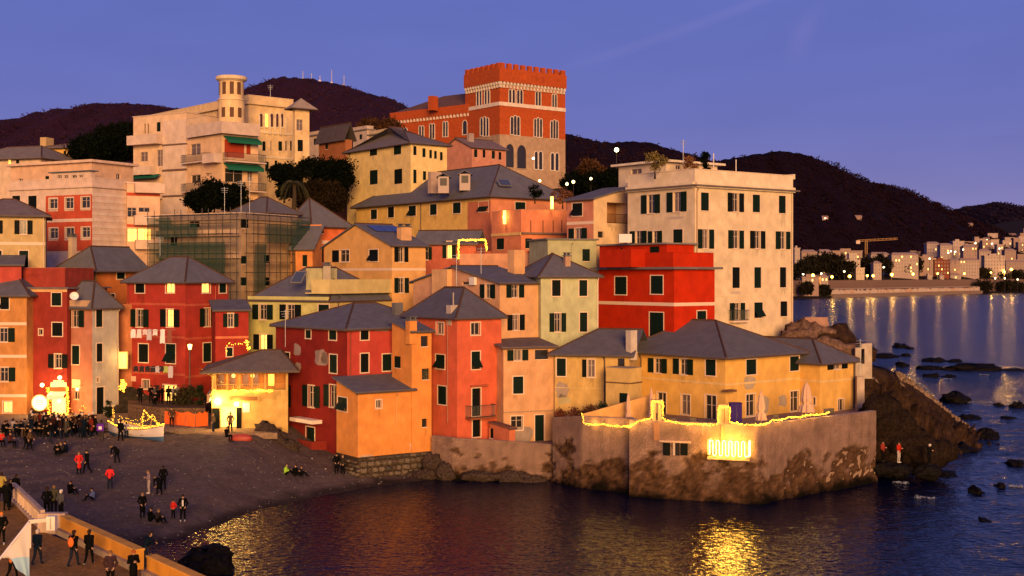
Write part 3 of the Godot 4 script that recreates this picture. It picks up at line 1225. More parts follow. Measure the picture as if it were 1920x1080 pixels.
	bodies[key] = body
	return body

var body_mat: StandardMaterial3D

# turn: 0 faces the camera, 180 faces away
func person(label: String, foot: Vector3, pose: String, turn: float, h: float, top: Color, legs: Color, hair := Color(0.03, 0.02, 0.015), shoes := Color(0.03, 0.03, 0.03), coat := false, group := "") -> MeshInstance3D:
	var b := make_body(pose, coat)
	var a := []
	a.resize(Mesh.ARRAY_MAX)
	a[Mesh.ARRAY_VERTEX] = b.v
	a[Mesh.ARRAY_NORMAL] = b.n
	a[Mesh.ARRAY_INDEX] = b.ix
	var pal := [Color(0.42, 0.24, 0.16), hair, top, legs, shoes, Color(0.02, 0.015, 0.01)]
	var cs := PackedColorArray()
	cs.resize(b.v.size())
	for i in b.v.size():
		cs[i] = pal[b.zone[i]]
	a[Mesh.ARRAY_COLOR] = cs
	var m := ArrayMesh.new()
	m.add_surface_from_arrays(Mesh.PRIMITIVE_TRIANGLES, a)
	m.surface_set_material(0, body_mat)
	var o := MeshInstance3D.new()
	o.name = "person"
	o.mesh = m
	o.position = foot
	o.rotation_degrees.y = turn
	o.scale = Vector3.ONE * (h / 1.74)
	add_child(o, true)
	tag(o, label, "person", group)
	return o

func rucksack(p: Node3D, col: Color):
	var mb := MB.new()
	rock_mesh(mb, Vector3(0, 1.22, -0.23), Vector3(0.16, 0.23, 0.1), 5, 0.08, 8)
	for s in [-1, 1]:
		mb.tube([Vector3(0.1 * s, 1.4, -0.17), Vector3(0.12 * s, 1.5, 0.0), Vector3(0.12 * s, 1.3, 0.17), Vector3(0.14 * s, 1.1, 0.0)], 0.018, 5)
	var o := MeshInstance3D.new()
	o.name = "rucksack"
	o.mesh = mb.mesh(Vector3())
	o.mesh.surface_set_material(0, flat(col.r, col.g, col.b, 0.8))
	p.add_child(o, true)

# ------------------------------------------------------------------ the houses
func house(called: String, label: String, px, d, y, category := "house", group := "") -> Node3D:
	var p := on_plan(px, d)
	return thing(called, label, category, w3(p, y), group)

func cream_block():
	var t := house("apartment_block", "tall cream five-storey block with flat parapet roof, right of the red-orange house", 1303, 118, 6.0, "apartment block")
	var m := stucco(0.78, 0.6, 0.4)
	var k := block(t, 1303, 118, 1177, 1487, 37, 5.0, hy(350, 118))
	windows(k, "R c 1314 361 1329 395;R o 1364 362 1394 397;R c 1411 365 1425 398;R c 1460 367 1473 400;R o 1307 430 1338 466;R o 1365 432 1394 466;R o 1406 433 1434 466;R o 1454 434 1481 467")
	windows(k, "R c 1373 501 1387 540;R c 1414 501 1427 540;R c 1462 501 1474 539;R o 1368 568 1396 600;R h 1414 567 1430 596;R c 1463 565 1476 593;R c 1463 620 1476 645")
	windows(k, "L o 1203 365 1238 400;L o 1251 360 1288 397;L o 1182 433 1213 470;L o 1216 433 1242 470;L c 1262 430 1280 468")
	walls(k, m)
	band(k, "R", 1400, 554, 0.12, m)
	var cm := stucco(0.8, 0.64, 0.46)
	for f in ["R", "L"]:
		band(k, f, 1303, 346, 0.5, cm, 0.32, "cornice")
	for f in ["B", "C"]:
		band(k, f, 1303, 346, 0.5, cm, 0.32, "cornice")
	flat_roof(k, 0.5, 0.14, flat(0.12, 0.09, 0.08), 1.45, cm)
	face_pipe(k, "R", 1306, 352, 600, flat(0.35, 0.22, 0.13, 0.6))
	face_pipe(k, "R", 1484, 352, 625, flat(0.5, 0.36, 0.24, 0.6))
	var fr := frame(k, "R")
	for px in [1335, 1362, 1390, 1420, 1445, 1470]:   # outlets in the parapet foot
		var q := on_face(k, "R", px, 337)
		var mb := MB.new()
		fbox(mb, fr, q.x - 0.1, q.x + 0.1, k.y1 + 0.22, k.y1 + 0.42, 0.0, 0.14)
		put(mb, "drain_spout", flat(0.25, 0.15, 0.1), t)
	for q in [[1251, 405, 1285], [1318, 470, 1338], [1370, 545, 1390]]:
		patch(k, "L" if q[0] < 1300 else "R", q[0], q[1], q[2], q[1] + 7, flat(0.42, 0.33, 0.27))
	# the set-back flat on the roof
	var p := block(t, 1249, 126, 1160, 1345, 37, 20.0, hy(305, 126))
	windows(p, "L g 1183 317 1203 327;R g 1267 310 1277 318", false)
	walls(p, stucco(0.74, 0.58, 0.42), {}, {}, "penthouse_wall")
	flat_roof(p, 0.6, 0.22, stucco(0.8, 0.66, 0.5), 0.0, null, "penthouse_roof")
	for q in [[1338, 318, 3.2], [1380, 322, 2.6]]:
		var mb := MB.new()
		var o := at(q[0], 326, 123)
		mb.tube([o - Vector3(0, 1.2, 0), o + Vector3(0, q[2] - 1.2, 0)], 0.05, 6)
		put(mb, "mast", flat(0.6, 0.5, 0.42, 0.5), t)
	antenna(t, at(1281, 303, 126), 2.2)
	# small balcony railing of the fourth row
	balcony(k, "R", 1366, 1397, 601, 0.6, surround_mat)

func red_orange_house():
	var t := house("red_orange_house", "red-orange cube house with grey roof slab, in front of the tall cream block", 1264, 112, 6.5)
	var m := stucco(0.54, 0.026, 0.003)
	var k := block(t, 1264, 112, 1122, 1340, 37, 5.5, hy(506, 112))
	windows(k, "L c 1153 519 1175 552;L c 1220 517 1243 551;L c 1218 586 1244 640;R c 1307 583 1324 603")
	walls(k, m)
	flat_roof(k, 0.55, 0.2, slate(0.22, 0.2, 0.21))
	band(k, "L", 1264, 571, 0.3)
	band(k, "R", 1264, 571, 0.3)
	# the upper terrace and its rooms
	var y: float = k.y1 + 0.26
	var a := block(t, 1262, 112.3, 1183, 1338, 37, y, hy(475, 112.3))
	walls(a, m, {}, {}, "terrace_wall")
	flat_roof(a, 0.0, 0.05, m, 0.0, null, "terrace_coping")
	var b := block(t, 1250, 115.5, 1124, 1256, 37, y, hy(459, 115.5), 0.0, 3.5)
	windows(b, "L p 1161 464 1167 473;L c 1218 462 1236 478", false)
	walls(b, m, {}, {}, "attic_wall")
	flat_roof(b, 0.3, 0.15, slate(0.3, 0.27, 0.25), 0.0, null, "attic_roof")
	var c := block(t, 1183, 114.2, 1124, 1185, 37, y, hy(468, 114.2), 0.0, 2.0)
	walls(c, stucco(0.5, 0.024, 0.003), {}, {}, "terrace_wall")
	# cooling unit on the attic roof
	var mb := MB.new()
	var o := at(1172, 447, 118)
	mb.cube(o - Vector3(0.6, 0.4, 0.3), o + Vector3(0.6, 0.4, 0.3))
	var u := put(mb, "cooling_unit", flat(0.55, 0.5, 0.5, 0.6), t)
	var g := MB.new()
	g.lathe(o + Vector3(0.2, 0, 0), [[0.3, -0.01], [0.3, 0.01]], 12)
	put(g, "fan_rim", flat(0.1, 0.1, 0.1), u)

func green_houses():
	var t := house("pale_green_house", "pale green house with slate hip roof, left beside the red-orange house", 1015, 113, 7.5)
	var m := stucco(0.5, 0.5, 0.3)
	var k := block(t, 1014, 113, 0, 1122, 20, 5.0, hy(518, 113), 7.0)
	windows(k, "R c 1035 525 1051 555;R c 1086 525 1101 555;R o 1030 587 1061 622;R c 1087 586 1101 622")
	walls(k, m)
	roof(k, "R", 2.1, 0.35, 2.6, 3.2)
	face_pipe(k, "R", 1120, 520, 640, flat(0.6, 0.5, 0.4, 0.6))
	chimney(t, at(1063, 497, 115.5), 0.5, 0.5, 0.8, stucco(0.5, 0.3, 0.2), 20)
	var t2 := house("green_annex", "flat-roofed pale green upper house with one closed window, behind the slate hip roof", 1030, 122, 9.0)
	var k2 := block(t2, 1027, 121, 0, 1118, 20, 8.0, hy(451, 121), 5.0)
	windows(k2, "R c 1092 467 1106 490", false)
	walls(k2, stucco(0.45, 0.44, 0.26))
	flat_roof(k2, 0.2, 0.16, slate(0.24, 0.22, 0.2))
	face_pipe(k2, "R", 1072, 455, 500, flat(0.35, 0.33, 0.22, 0.6))

func peach_houses():
	var m := stucco(0.72, 0.4, 0.2)
	var t := house("peach_gable_house", "peach house with low gable and green open shutters, behind the coral tower house", 937, 111, 5.0)
	var k := block(t, 937, 111, 775, 1014, 37, 3.0, hy(530, 111))
	windows(k, "L o 901 533 929 559;R o 949 534 982 558;R o 951 590 983 619;L p 866 520 881 534")
	walls(k, m, {"L": stucco(0.68, 0.36, 0.21)}, {"L": [0.5, 1.5]})
	var o := roof(k, "R", 1.5, 0.35, 0, 0)
	chimney(o, at(968, 496, 117), 1.25, 1.0, 1.35, m, 37, false)
	antenna(o, at(902, 505, 114), 2.0)
	face_pipe(k, "R", 1012, 532, 640)
	var mb := MB.new()
	var f := frame(k, "L")
	var q := on_face(k, "L", 890, 527)
	fbox(mb, f, q.x - 0.4, q.x + 0.4, q.y - 0.35, q.y + 0.35, 0.05, 0.35)
	put(mb, "cooling_unit", flat(0.6, 0.55, 0.5, 0.6), t)
	q = on_face(k, "L", 840, 520)
	mb = MB.new()
	fbox(mb, f, q.x - 2.0, q.x + 0.6, q.y - 2.5, q.y + 0.75, 0.0, 0.5)
	put(mb, "stair_tower", stucco(0.78, 0.45, 0.22), t)
	# lower block in front
	var t2 := house("peach_lower_house", "peach lower house with brown lean-to roof, right against the coral tower house", 946, 107, 2.6)
	var k2 := block(t2, 944, 107, 0, 1040, 22, 1.5, hy(652, 107), 4.0)
	windows(k2, "R o 951 656 990 676;R c 962 706 981 738;R p 1003 656 1028 674;R g 958 780 980 806;R d 1003 778 1020 832")
	walls(k2, stucco(0.68, 0.37, 0.19), {}, {})
	shed(k2, "R", 0.55, 0.3, slate(0.26, 0.19, 0.16))
	patch(k2, "R", 945, 800, 1000, 836, stucco(0.33, 0.25, 0.22))
	band(k2, "R", 1000, 771, 0.1, flat(0.3, 0.2, 0.14), 0.06)

func coral_tower():
	var t := house("coral_tower_house", "narrow coral house with pyramid slate roof and iron balcony, standing on the sea wall", 857, 106, 3.0)
	var m := stucco(0.68, 0.135, 0.068)
	var k := block(t, 857, 106, 763, 940, 37, 2.2, hy(596, 106))
	windows(k, "L g 818 605 832 626;L h 817 665 834 691;L c 821 724 837 758;R g 883 605 900 628;R h 884 659 900 692;R d 885 728 901 780;R d 886 787 901 819")
	walls(k, m)
	var o := roof(k, "L", 2.5, 0.4, 2.3, 2.6, slate(0.15, 0.14, 0.18))
	chimney(o, at(850, 583, 107.2), 1.0, 0.7, 0.5, stucco(0.5, 0.4, 0.35), 37, false)
	var mb := MB.new()
	var q := at(850, 575, 107.2)
	mb.tube([q, q + Vector3(0, 1.2, 0)], 0.07, 6)
	put(mb, "vent_pipe", flat(0.3, 0.25, 0.22), o)
	antenna(o, at(856, 540, 110.5), 3.0)
	balcony(k, "R", 872, 921, 781, 0.8, flat(0.2, 0.06, 0.03))
	band(k, "R", 890, 724, 0.08, flat(0.3, 0.08, 0.04), 0.12, "door_canopy") if false else null
	var fr := frame(k, "R")
	var a := on_face(k, "R", 881, 724); var b := on_face(k, "R", 912, 724)
	mb = MB.new()
	fbox(mb, fr, a.x, b.x, a.y - 0.05, a.y + 0.05, 0, 0.35)
	put(mb, "door_canopy", flat(0.3, 0.08, 0.04), t)
	face_pipe(k, "L", 841, 597, 792, flat(0.28, 0.1, 0.06, 0.6))
	# the low coral shed beside the door
	var t2 := house("coral_shed", "low coral shed with sloping lid beside the coral tower house door", 935, 105.5, 3.0, "shed")
	var k2 := block(t2, 955, 104.8, 918, 966, 37, 2.2, hy(803, 104.8))
	windows(k2, "L d 917 803 925 822", false)
	walls(k2, stucco(0.6, 0.17, 0.09))
	shed(k2, "R", 0.25, 0.1, slate(0.3, 0.13, 0.09))

func red_house():
	var t := house("red_peeling_house", "red house with peeling plaster and slate hip roof, above the small orange house", 651, 107, 2.0)
	var m := stucco(0.24, 0.018, 0.014)  # left face: its shade is put into a darker copy of the red
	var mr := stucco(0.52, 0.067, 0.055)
	var k := block(t, 651, 107, 517, 0, 41, 0.5, hy(617, 107), 0.0, 10.0)
	windows(k, "L c 573 619 583 634;L c 617 617 631 637;L c 531 661 543 694;L c 618 665 632 699;L o 522 721 546 762;L o 568 723 600 763;L o 608 722 640 763;L d 574 801 590 832")
	windows(k, "R c 676 617 691 637;R c 676 663 691 698;R c 717 664 734 695")
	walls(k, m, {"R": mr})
	var o := roof(k, "R", 2.0, 0.4, 4.6, 3.0)
	chimney(o, at(745, 578, 114), 0.9, 0.5, 0.5, slate(), 41, false)
	antenna(o, at(535, 640, 112), 2.8)
	var bare := stucco(0.34, 0.24, 0.21)
	for q in [[550, 645, 564, 668], [589, 654, 614, 684], [602, 662, 615, 682], [553, 680, 565, 697], [523, 695, 530, 713], [520, 770, 545, 800]]:
		patch(k, "L", q[0], q[1], q[2], q[3], bare if q[0] != 520 else stucco(0.18, 0.03, 0.025))
	patch(k, "R", 700, 613, 733, 622, bare)
	patch(k, "R", 704, 704, 733, 716, stucco(0.6, 0.5, 0.44))
	face_pipe(k, "R", 656, 619, 730, flat(0.2, 0.05, 0.03))
	# canopy over the door, and the little walled terrace
	var fr := frame(k, "L")
	var a := on_face(k, "L", 561, 786); var b := on_face(k, "L", 604, 786)
	var mb := MB.new()
	mb.box(fr.pt((a.x + b.x) / 2, a.y + 0.1, 0.5), fr.x * (b.x - a.x) / 2, Vector3(0, 0.16, 0) , fr.n * 0.5)
	put(mb, "awning", flat(0.62, 0.5, 0.45, 0.8), t)
	a = on_face(k, "L", 540, 842); b = on_face(k, "L", 612, 842)
	mb = MB.new()
	var y0 := hy(858, 107.0); var y1 := hy(833, 107.0)
	fbox(mb, fr, a.x, b.x, y0 - 0.8, y1, 1.3, 1.5)
	fbox(mb, fr, a.x, a.x + 0.2, y0 - 0.8, y1, 0.0, 1.3)
	fbox(mb, fr, b.x - 0.2, b.x, y0 - 0.8, y1, 0.0, 1.3)
	fbox(mb, fr, a.x + 0.2, b.x - 0.2, y0 - 0.8, y0 + 0.15, 0.0, 1.3)
	put(mb, "terrace_wall", stucco(0.26, 0.03, 0.02), t)

func orange_houses():
	var m := stucco(0.8, 0.31, 0.075)
	var t := house("orange_annex", "tall narrow orange annex with capped chimney stack, between the red and coral houses", 772, 105.8, 1.5)
	var k := block(t, 772, 105.8, 735, 809, 35, 0.5, hy(622, 105.8))
	windows(k, "R p 789 630 803 650;R p 791 691 805 712;R p 791 785 801 801;L c 739 668 751 690", false)
	walls(k, m)
	shed(k, "R", 0.9, 0.25)
	chimney(t, at(771, 618, 106.0), 0.7, 0.7, 0.75, m, 35)
	var t2 := house("small_orange_house", "small orange house with grey lean-to roof on a stone base above the beach", 671, 103, 2.0)
	var k2 := block(t2, 671, 103, 631, 773, 35, hy(858, 103), hy(736, 103))
	windows(k2, "L h 633 745 651 770;R g 705 750 715 765")
	walls(k2, m)
	shed(k2, "R", 1.0, 0.3)
	face_pipe(k2, "R", 742, 737, 800, flat(0.6, 0.25, 0.08, 0.6))
	patch(k2, "R", 768, 828, 800, 846, stucco(0.6, 0.48, 0.38))
	patch(k2, "R", 672, 852, 700, 858, stucco(0.55, 0.4, 0.3))
	# rough stone footing, stone by stone
	var s := house("stone_footing", "rough rubble stone footing under the small orange house, at the beach edge", 671, 103, 0.3, "footing")
	var core := block(s, 671, 102.8, 629, 812, 35, -1.0, hy(859, 103))
	walls(core, textured(0.1, 0.07, 0.05, "rock", Vector3(0.6, 0.6, 0.6)), {}, {}, "rubble_core")
	var g := RandomNumberGenerator.new()
	g.seed = 31
	var sm := []
	for c in [[0.2, 0.15, 0.11], [0.15, 0.1, 0.08], [0.25, 0.19, 0.15], [0.12, 0.1, 0.09]]:
		sm.append(textured(c[0], c[1], c[2], "rock", Vector3(0.7, 0.7, 0.7), 0.95))
	for f in ["L", "R"]:
		var fr := frame(core, f)
		var e := face(core, f)
		var ln: float = (e[1] - e[0]).length()
		var y := 0.0
		while y < core.y1 - 0.15:
			var x := g.randf_range(0, 0.2)
			var h := g.randf_range(0.28, 0.5)
			while x < ln:
				var w := g.randf_range(0.35, 0.8)
				if g.randf() < 0.86 and y + h < core.y1 + 0.1:
					var mb := MB.new()
					rock_mesh(mb, fr.pt(x + w / 2, y + h / 2, 0.02), Vector3(w * 0.5, h * 0.5, g.randf_range(0.1, 0.22)), g.randi() % 1000, 0.18, 4)
					put(mb, "stone", sm[g.randi() % 4], s)
				x += w + 0.03
			y += h + 0.02

func lower_left_houses():
	# red house with the washing
	var t := house("red_hip_roof_house", "red house with slate hip roof and washing lines, left of the pale green house", 347, 122, 4.5)
	var m := stucco(0.4, 0.042, 0.03)
	var k := block(t, 347, 122, 238, 428, 60, 2.0, hy(529, 122))
	windows(k, "L c 254 531 271 549;L l 311 531 327 549;R l 379 531 394 549;R c 411 531 424 549;L o 245 580 279 613;L m 301 580 337 613;R o 374 578 403 612;L c 260 645 278 679;L h 311 645 329 681;R c 381 643 396 678;L g 267 712 280 729;L l 306 722 331 757;L p 290 722 299 735")
	walls(k, m)
	roof(k, "L", 2.5, 0.45, 2.6, 3.0)
	for y in [571, 633, 703]:
		band(k, "R", 390, y, 0.22, stucco(0.5, 0.1, 0.06))
		band(k, "L", 345, y, 0.22, stucco(0.5, 0.1, 0.06))
	face_pipe(k, "R", 403, 531, 720, flat(0.3, 0.05, 0.03, 0.6))
	var sgn := MB.new()
	var fr := frame(k, "L")
	var q := on_face(k, "L", 249, 710)
	fbox(sgn, fr, q.x - 0.45, q.x + 0.45, q.y - 0.25, q.y + 0.25, 0.01, 0.05)
	put(sgn, "name_board", flat(0.6, 0.4, 0.3), t)
	var k2 := block(t, 404, 120.6, 0, 466, 18, 2.0, hy(582, 120.6), 4.5)
	windows(k2, "R o 418 588 447 613;R c 425 652 436 668")
	walls(k2, stucco(0.36, 0.036, 0.026), {}, {}, "wing_wall")
	shed(k2, "R", 0.9, 0.3)
	band(k2, "R", 404, 633, 0.22, stucco(0.7, 0.2, 0.1))
	face_pipe(k, "L", 242, 531, 740, flat(0.2, 0.04, 0.03))
	# pink and cream pair
	var t2 := house("pink_cream_house", "house painted pink on the left and cream on the right, beside the red restaurant house", 173, 121, 3.3)
	var k3 := block(t2, 173, 121, 125, 223, 58, 2.5, hy(578, 121))
	windows(k3, "L o 125 582 158 613;L c 135 648 149 683;R c 180 580 192 613;R c 181 644 192 678;R g 181 708 186 716;R d 181 726 195 781", true)
	windows(k3, "L g 138 734 149 749", false)
	walls(k3, stucco(0.52, 0.2, 0.125), {"R": stucco(0.5, 0.45, 0.4)})
	roof(k3, "L", 2.6, 0.35, 1.6, 0.3)
	var fr3 := frame(k3, "L")
	var b0 := on_face(k3, "L", 128, 568); var b1 := on_face(k3, "L", 167, 568)
	var mb := MB.new()
	fbox(mb, fr3, b0.x, b1.x, k3.y1 - 0.2, k3.y1 + 0.75, -1.2, 0.25)
	put(mb, "roof_terrace", stucco(0.62, 0.4, 0.24), t2)
	# satellite dish
	mb = MB.new()
	var dp := at(139, 556, 120.4)
	mb.lathe(dp, [[0.02, 0.0], [0.3, 0.06], [0.42, 0.16]], 12)
	var dish := put(mb, "satellite_dish", flat(0.7, 0.65, 0.62, 0.6), t2, dp)
	dish.rotation_degrees = Vector3(70, 20, 0)
	# plaque beside the lamp
	mb = MB.new()
	b0 = on_face(k3, "L", 136, 727); b1 = on_face(k3, "L", 151, 712)
	fbox(mb, fr3, b0.x, b1.x, b0.y, b1.y, 0.01, 0.06)
	put(mb, "plaque", flat(0.7, 0.5, 0.3), t2)
	face_pipe(k3, "R", 220, 580, 770, flat(0.4, 0.3, 0.22))
	face_pipe(k3, "L", 128, 590, 760, flat(0.3, 0.1, 0.06))
	# dark red restaurant house
	var t4 := house("restaurant_house", "dark red house with a lit restaurant front, second from the left edge on the beach", 126, 122, 3.3)
	var k4 := block(t4, 126, 122, 50, 0, 76, 2.5, hy(543, 122), 0.0, 7.0)
	windows(k4, "L c 97 549 115 573;L c 98 605 117 630;L g 73 617 80 628;L o 91 664 127 690")
	walls(k4, stucco(0.29, 0.036, 0.026))
	flat_roof(k4, 0.3, 0.16, slate(0.26, 0.2, 0.2))
	band(k4, "L", 126, 544.5, 0.3, stucco(0.75, 0.42, 0.2), 0.08)
	var k5 := block(t4, 122, 124, 42, 0, 76, k4.y1, hy(504, 124), 0.0, 5.0)
	walls(k5, stucco(0.34, 0.05, 0.035), {}, {}, "terrace_wall")
	flat_roof(k5, 0.05, 0.06, stucco(0.55, 0.12, 0.08), 0.0, null, "terrace_coping")
	# yellow house at the frame edge
	var t5 := house("yellow_corner_house", "orange-yellow house cut by the left picture edge, beside the restaurant house", 50, 117, 3.3)
	var k6 := block(t5, 50, 121.4, -70, 0, 88, 2.5, hy(554, 121.4), 0.0, 7.0)
	windows(k6, "L h 1 556 17 580;L o -15 615 28 641;L o -14 689 29 715;L l 6 753 22 773;L o -50 557 -20 580;L o -60 615 -25 640")
	walls(k6, stucco(0.57, 0.25, 0.08))
	roof(k6, "L", 2.0, 0.5, 2.5, 2.5)
	for y in [607, 668, 742]:
		band(k6, "L", 40, y, 0.28)
	# beige house behind
	var t6 := house("beige_house", "beige-green house with green shutters and brown hip roof, at the left picture edge", 85, 128, 9.0)
	var k7 := block(t6, 85, 128, -60, 0, 109, 6.0, hy(405, 128), 0.0, 7.0)
	windows(k7, "L o 27 413 61 439;L c 36 470 53 501;L o -25 413 5 438;L c -10 470 3 500")
	walls(k7, stucco(0.56, 0.4, 0.19))
	roof(k7, "L", 1.8, 0.5, 3.0, 3.0, slate(0.24, 0.18, 0.18))
	band(k7, "L", 80, 457, 0.3)
	face_pipe(k7, "L", 82, 408, 520, flat(0.5, 0.4, 0.28))
	# small roofs between
	var t7 := house("small_red_house", "small red house with grey lean-to roof, squeezed under the beige house", 38, 123.5, 9.0)
	var k8 := block(t7, 40, 124, -40, 0, 109, 6.0, hy(497, 124), 0.0, 4.0)
	walls(k8, stucco(0.5, 0.08, 0.06))
	shed(k8, "L", 1.2, 0.3)
	# brown house with the wide roof
	var t8 := house("brown_house", "orange-brown house under a wide slate roof, above the red hip-roofed house", 181, 131, 9.0)
	var k9 := block(t8, 181, 131, 118, 262, 62, 5.0, hy(508, 131), 0.0, 0.0)
	windows(k9, "L c 146 511 161 533;R c 219 503 234 523;R c 205 551 215 566", true)
	walls(k9, stucco(0.6, 0.18, 0.05), {"L": stucco(0.55, 0.33, 0.16)})
	roof(k9, "R", 2.6, 0.9, 1.5, 0)
	var mb2 := MB.new()
	chimney(t8, at(136, 480, 134), 0.6, 0.6, 2.0, stucco(0.55, 0.4, 0.3), 60)
	antenna(t8, at(300, 470, 134), 1.5)

func tavern():
	var t := house("tavern", "low yellow tavern with lit loggia and slate roof, left beside the red peeling house", 397, 110, 3.4, "tavern")
	var m := stucco(0.66, 0.42, 0.14)
	var k := block(t, 397, 110, 0, 540, 10, 2.6, hy(696, 110), 6.0)
	var fr := frame(k, "R")
	var y0 := hy(733, 110); var y1 := hy(699, 110)
	# the loggia: an open band with posts
	var e := face(k, "R")
	var ln: float = (e[1] - e[0]).length()
	k.holes.R.append([0.3, ln - 0.2, y0, y1, 2.2])
	var a := on_face(k, "R", 413, 787); var b := on_face(k, "R", 443, 787)
	k.holes.R.append([a.x, b.x, hy(808, 110), hy(763, 110), 1.2])
	windows(k, "L g 388 735 394 750", false)
	walls(k, m, {"L": stucco(0.5, 0.3, 0.14)})
	var o := roof(k, "R", 1.6, 0.9, 4.2, 0.6, slate(0.23, 0.18, 0.16))
	# back wall of the loggia with lit windows, floor, posts
	var mb := MB.new()
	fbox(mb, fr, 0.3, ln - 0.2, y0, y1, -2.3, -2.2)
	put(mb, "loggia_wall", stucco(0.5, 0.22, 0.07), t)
	for px in [404, 426, 449, 473, 497]:
		mb = MB.new()
		var c := on_face(k, "R", px, 716)
		fbox(mb, fr, c.x - 0.07, c.x + 0.07, y0, y1, -0.16, -0.02)
		put(mb, "post", flat(0.5, 0.3, 0.1), t)
	for px in [412, 434, 459, 478, 508]:
		mb = MB.new()
		var c := on_face(k, "R", px, 716)
		fbox(mb, fr, c.x - 0.33, c.x + 0.33, y0 + 0.1, y1 - 0.25, -2.2, -2.15)
		var w := put(mb, "window", flat(0.3, 0.12, 0.05), t)
		mb = MB.new()
		fbox(mb, fr, c.x - 0.26, c.x + 0.26, y0 + 0.2, y1 - 0.35, -2.14, -2.12)
		put(mb, "pane", glow(1.0, 0.5, 0.08, 0.5) if px in [508] else flat(0.1, 0.03, 0.02, 0.2), w)
	for px in [437, 473]:
		mb = MB.new()
		var c := on_face(k, "R", px, 706)
		globe(mb, fr.pt(c.x, c.y, -0.9), 0.17, 5)
		put(mb, "hanging_lantern", glow(1.0, 0.55, 0.1, 0.8), t)
		lamp(fr.pt(c.x, c.y, -0.9), 0.5, t, Color(1.0, 0.58, 0.14))
	railing(t, [fr.pt(0.2, y0, 0.04), fr.pt(ln - 0.2, y0, 0.04)], 0.55, flat(0.4, 0.25, 0.1), 0.2)
	# doorway: lit room, open green door leaves, floodlight
	mb = MB.new()
	fbox(mb, fr, a.x, b.x, hy(808, 110), hy(763, 110), -1.25, -1.2)
	put(mb, "lit_doorway", glow(1.0, 0.62, 0.14, 0.5), t)
	lamp(fr.pt((a.x + b.x) / 2, hy(772, 110), -0.5), 0.6, t, Color(1.0, 0.65, 0.2))
	for q in [[397.5, 412], [443.5, 453]]:
		mb = MB.new()
		leaf(mb, fr, on_face(k, "R", q[0], 785).x, on_face(k, "R", q[1], 785).x, hy(808, 110), hy(765, 110), 0.03)
		put(mb, "door_leaf", shutter_dark, t)
	for q in [[409, 752, 0.24, 1.0], [444, 757, 0.15, 0.4]]:
		mb = MB.new()
		var c := on_face(k, "R", q[0], q[1])
		globe(mb, fr.pt(c.x, c.y, 0.35), q[2], 5)
		put(mb, "floodlight", glow(1.0, 0.62, 0.16, 45.0), t)
		lamp(fr.pt(c.x, c.y, 0.35), q[3], t, Color(1.0, 0.66, 0.2), 0.2)
		if q[0] == 409:   # the projector throws its beam out over the beach
			var sp := SpotLight3D.new()
			sp.name = "floodlight_beam"
			t.add_child(sp, true)
			sp.position = fr.pt(c.x, c.y, 0.62) - where(t)
			sp.look_at_from_position(sp.position, sp.position + Vector3(0.18, -0.1, 1.0))
			sp.light_color = lin(1.0, 0.6, 0.14)
			sp.light_energy = 45.0
			sp.light_size = 0.24
			sp.spot_angle = 38.0
			sp.spot_range = 90.0
			sp.spot_attenuation = 2.0
			sp.shadow_enabled = true
	mb = MB.new()
	a = on_face(k, "R", 430, 748); b = on_face(k, "R", 483, 748)
	fbox(mb, fr, a.x, b.x, a.y - 0.17, a.y + 0.17, 0.02, 0.07)
	put(mb, "sign_board", flat(0.22, 0.1, 0.04), t)
	mb = MB.new()
	a = on_face(k, "R", 455, 773); b = on_face(k, "R", 468, 755)
	fbox(mb, fr, a.x, b.x, a.y, b.y, 0.01, 0.03)
	put(mb, "notice", flat(0.62, 0.55, 0.5), t)
	# lights along the rail and swags from the eaves
	var s := house("fairy_lights", "fairy lights along the tavern loggia rail and eaves", 460, 109.5, 4.0, "string lights")
	light_string(s, [fr.pt(0.1, y0 - 0.05, 0.12), fr.pt(2.0, y0 - 0.05, 0.12), fr.pt(4.0, y0 - 0.05, 0.12), fr.pt(ln - 1.4, y0 - 0.05, 0.12)], 55, 0.05, 0.05, 1.5, 0.5)
	light_string(s, sagging(fr.pt(-0.4, y1 + 0.1, 0.7), fr.pt(3.0, y0 + 0.1, 0.2), 0.3), 7, 0.02, 0.03, 0.0)
	light_string(s, sagging(fr.pt(-1.0, y1 + 0.5, 0.3), fr.pt(0.1, y1 - 0.3, 0.3), 0.1), 9, 0.02, 0.03, 0.0)

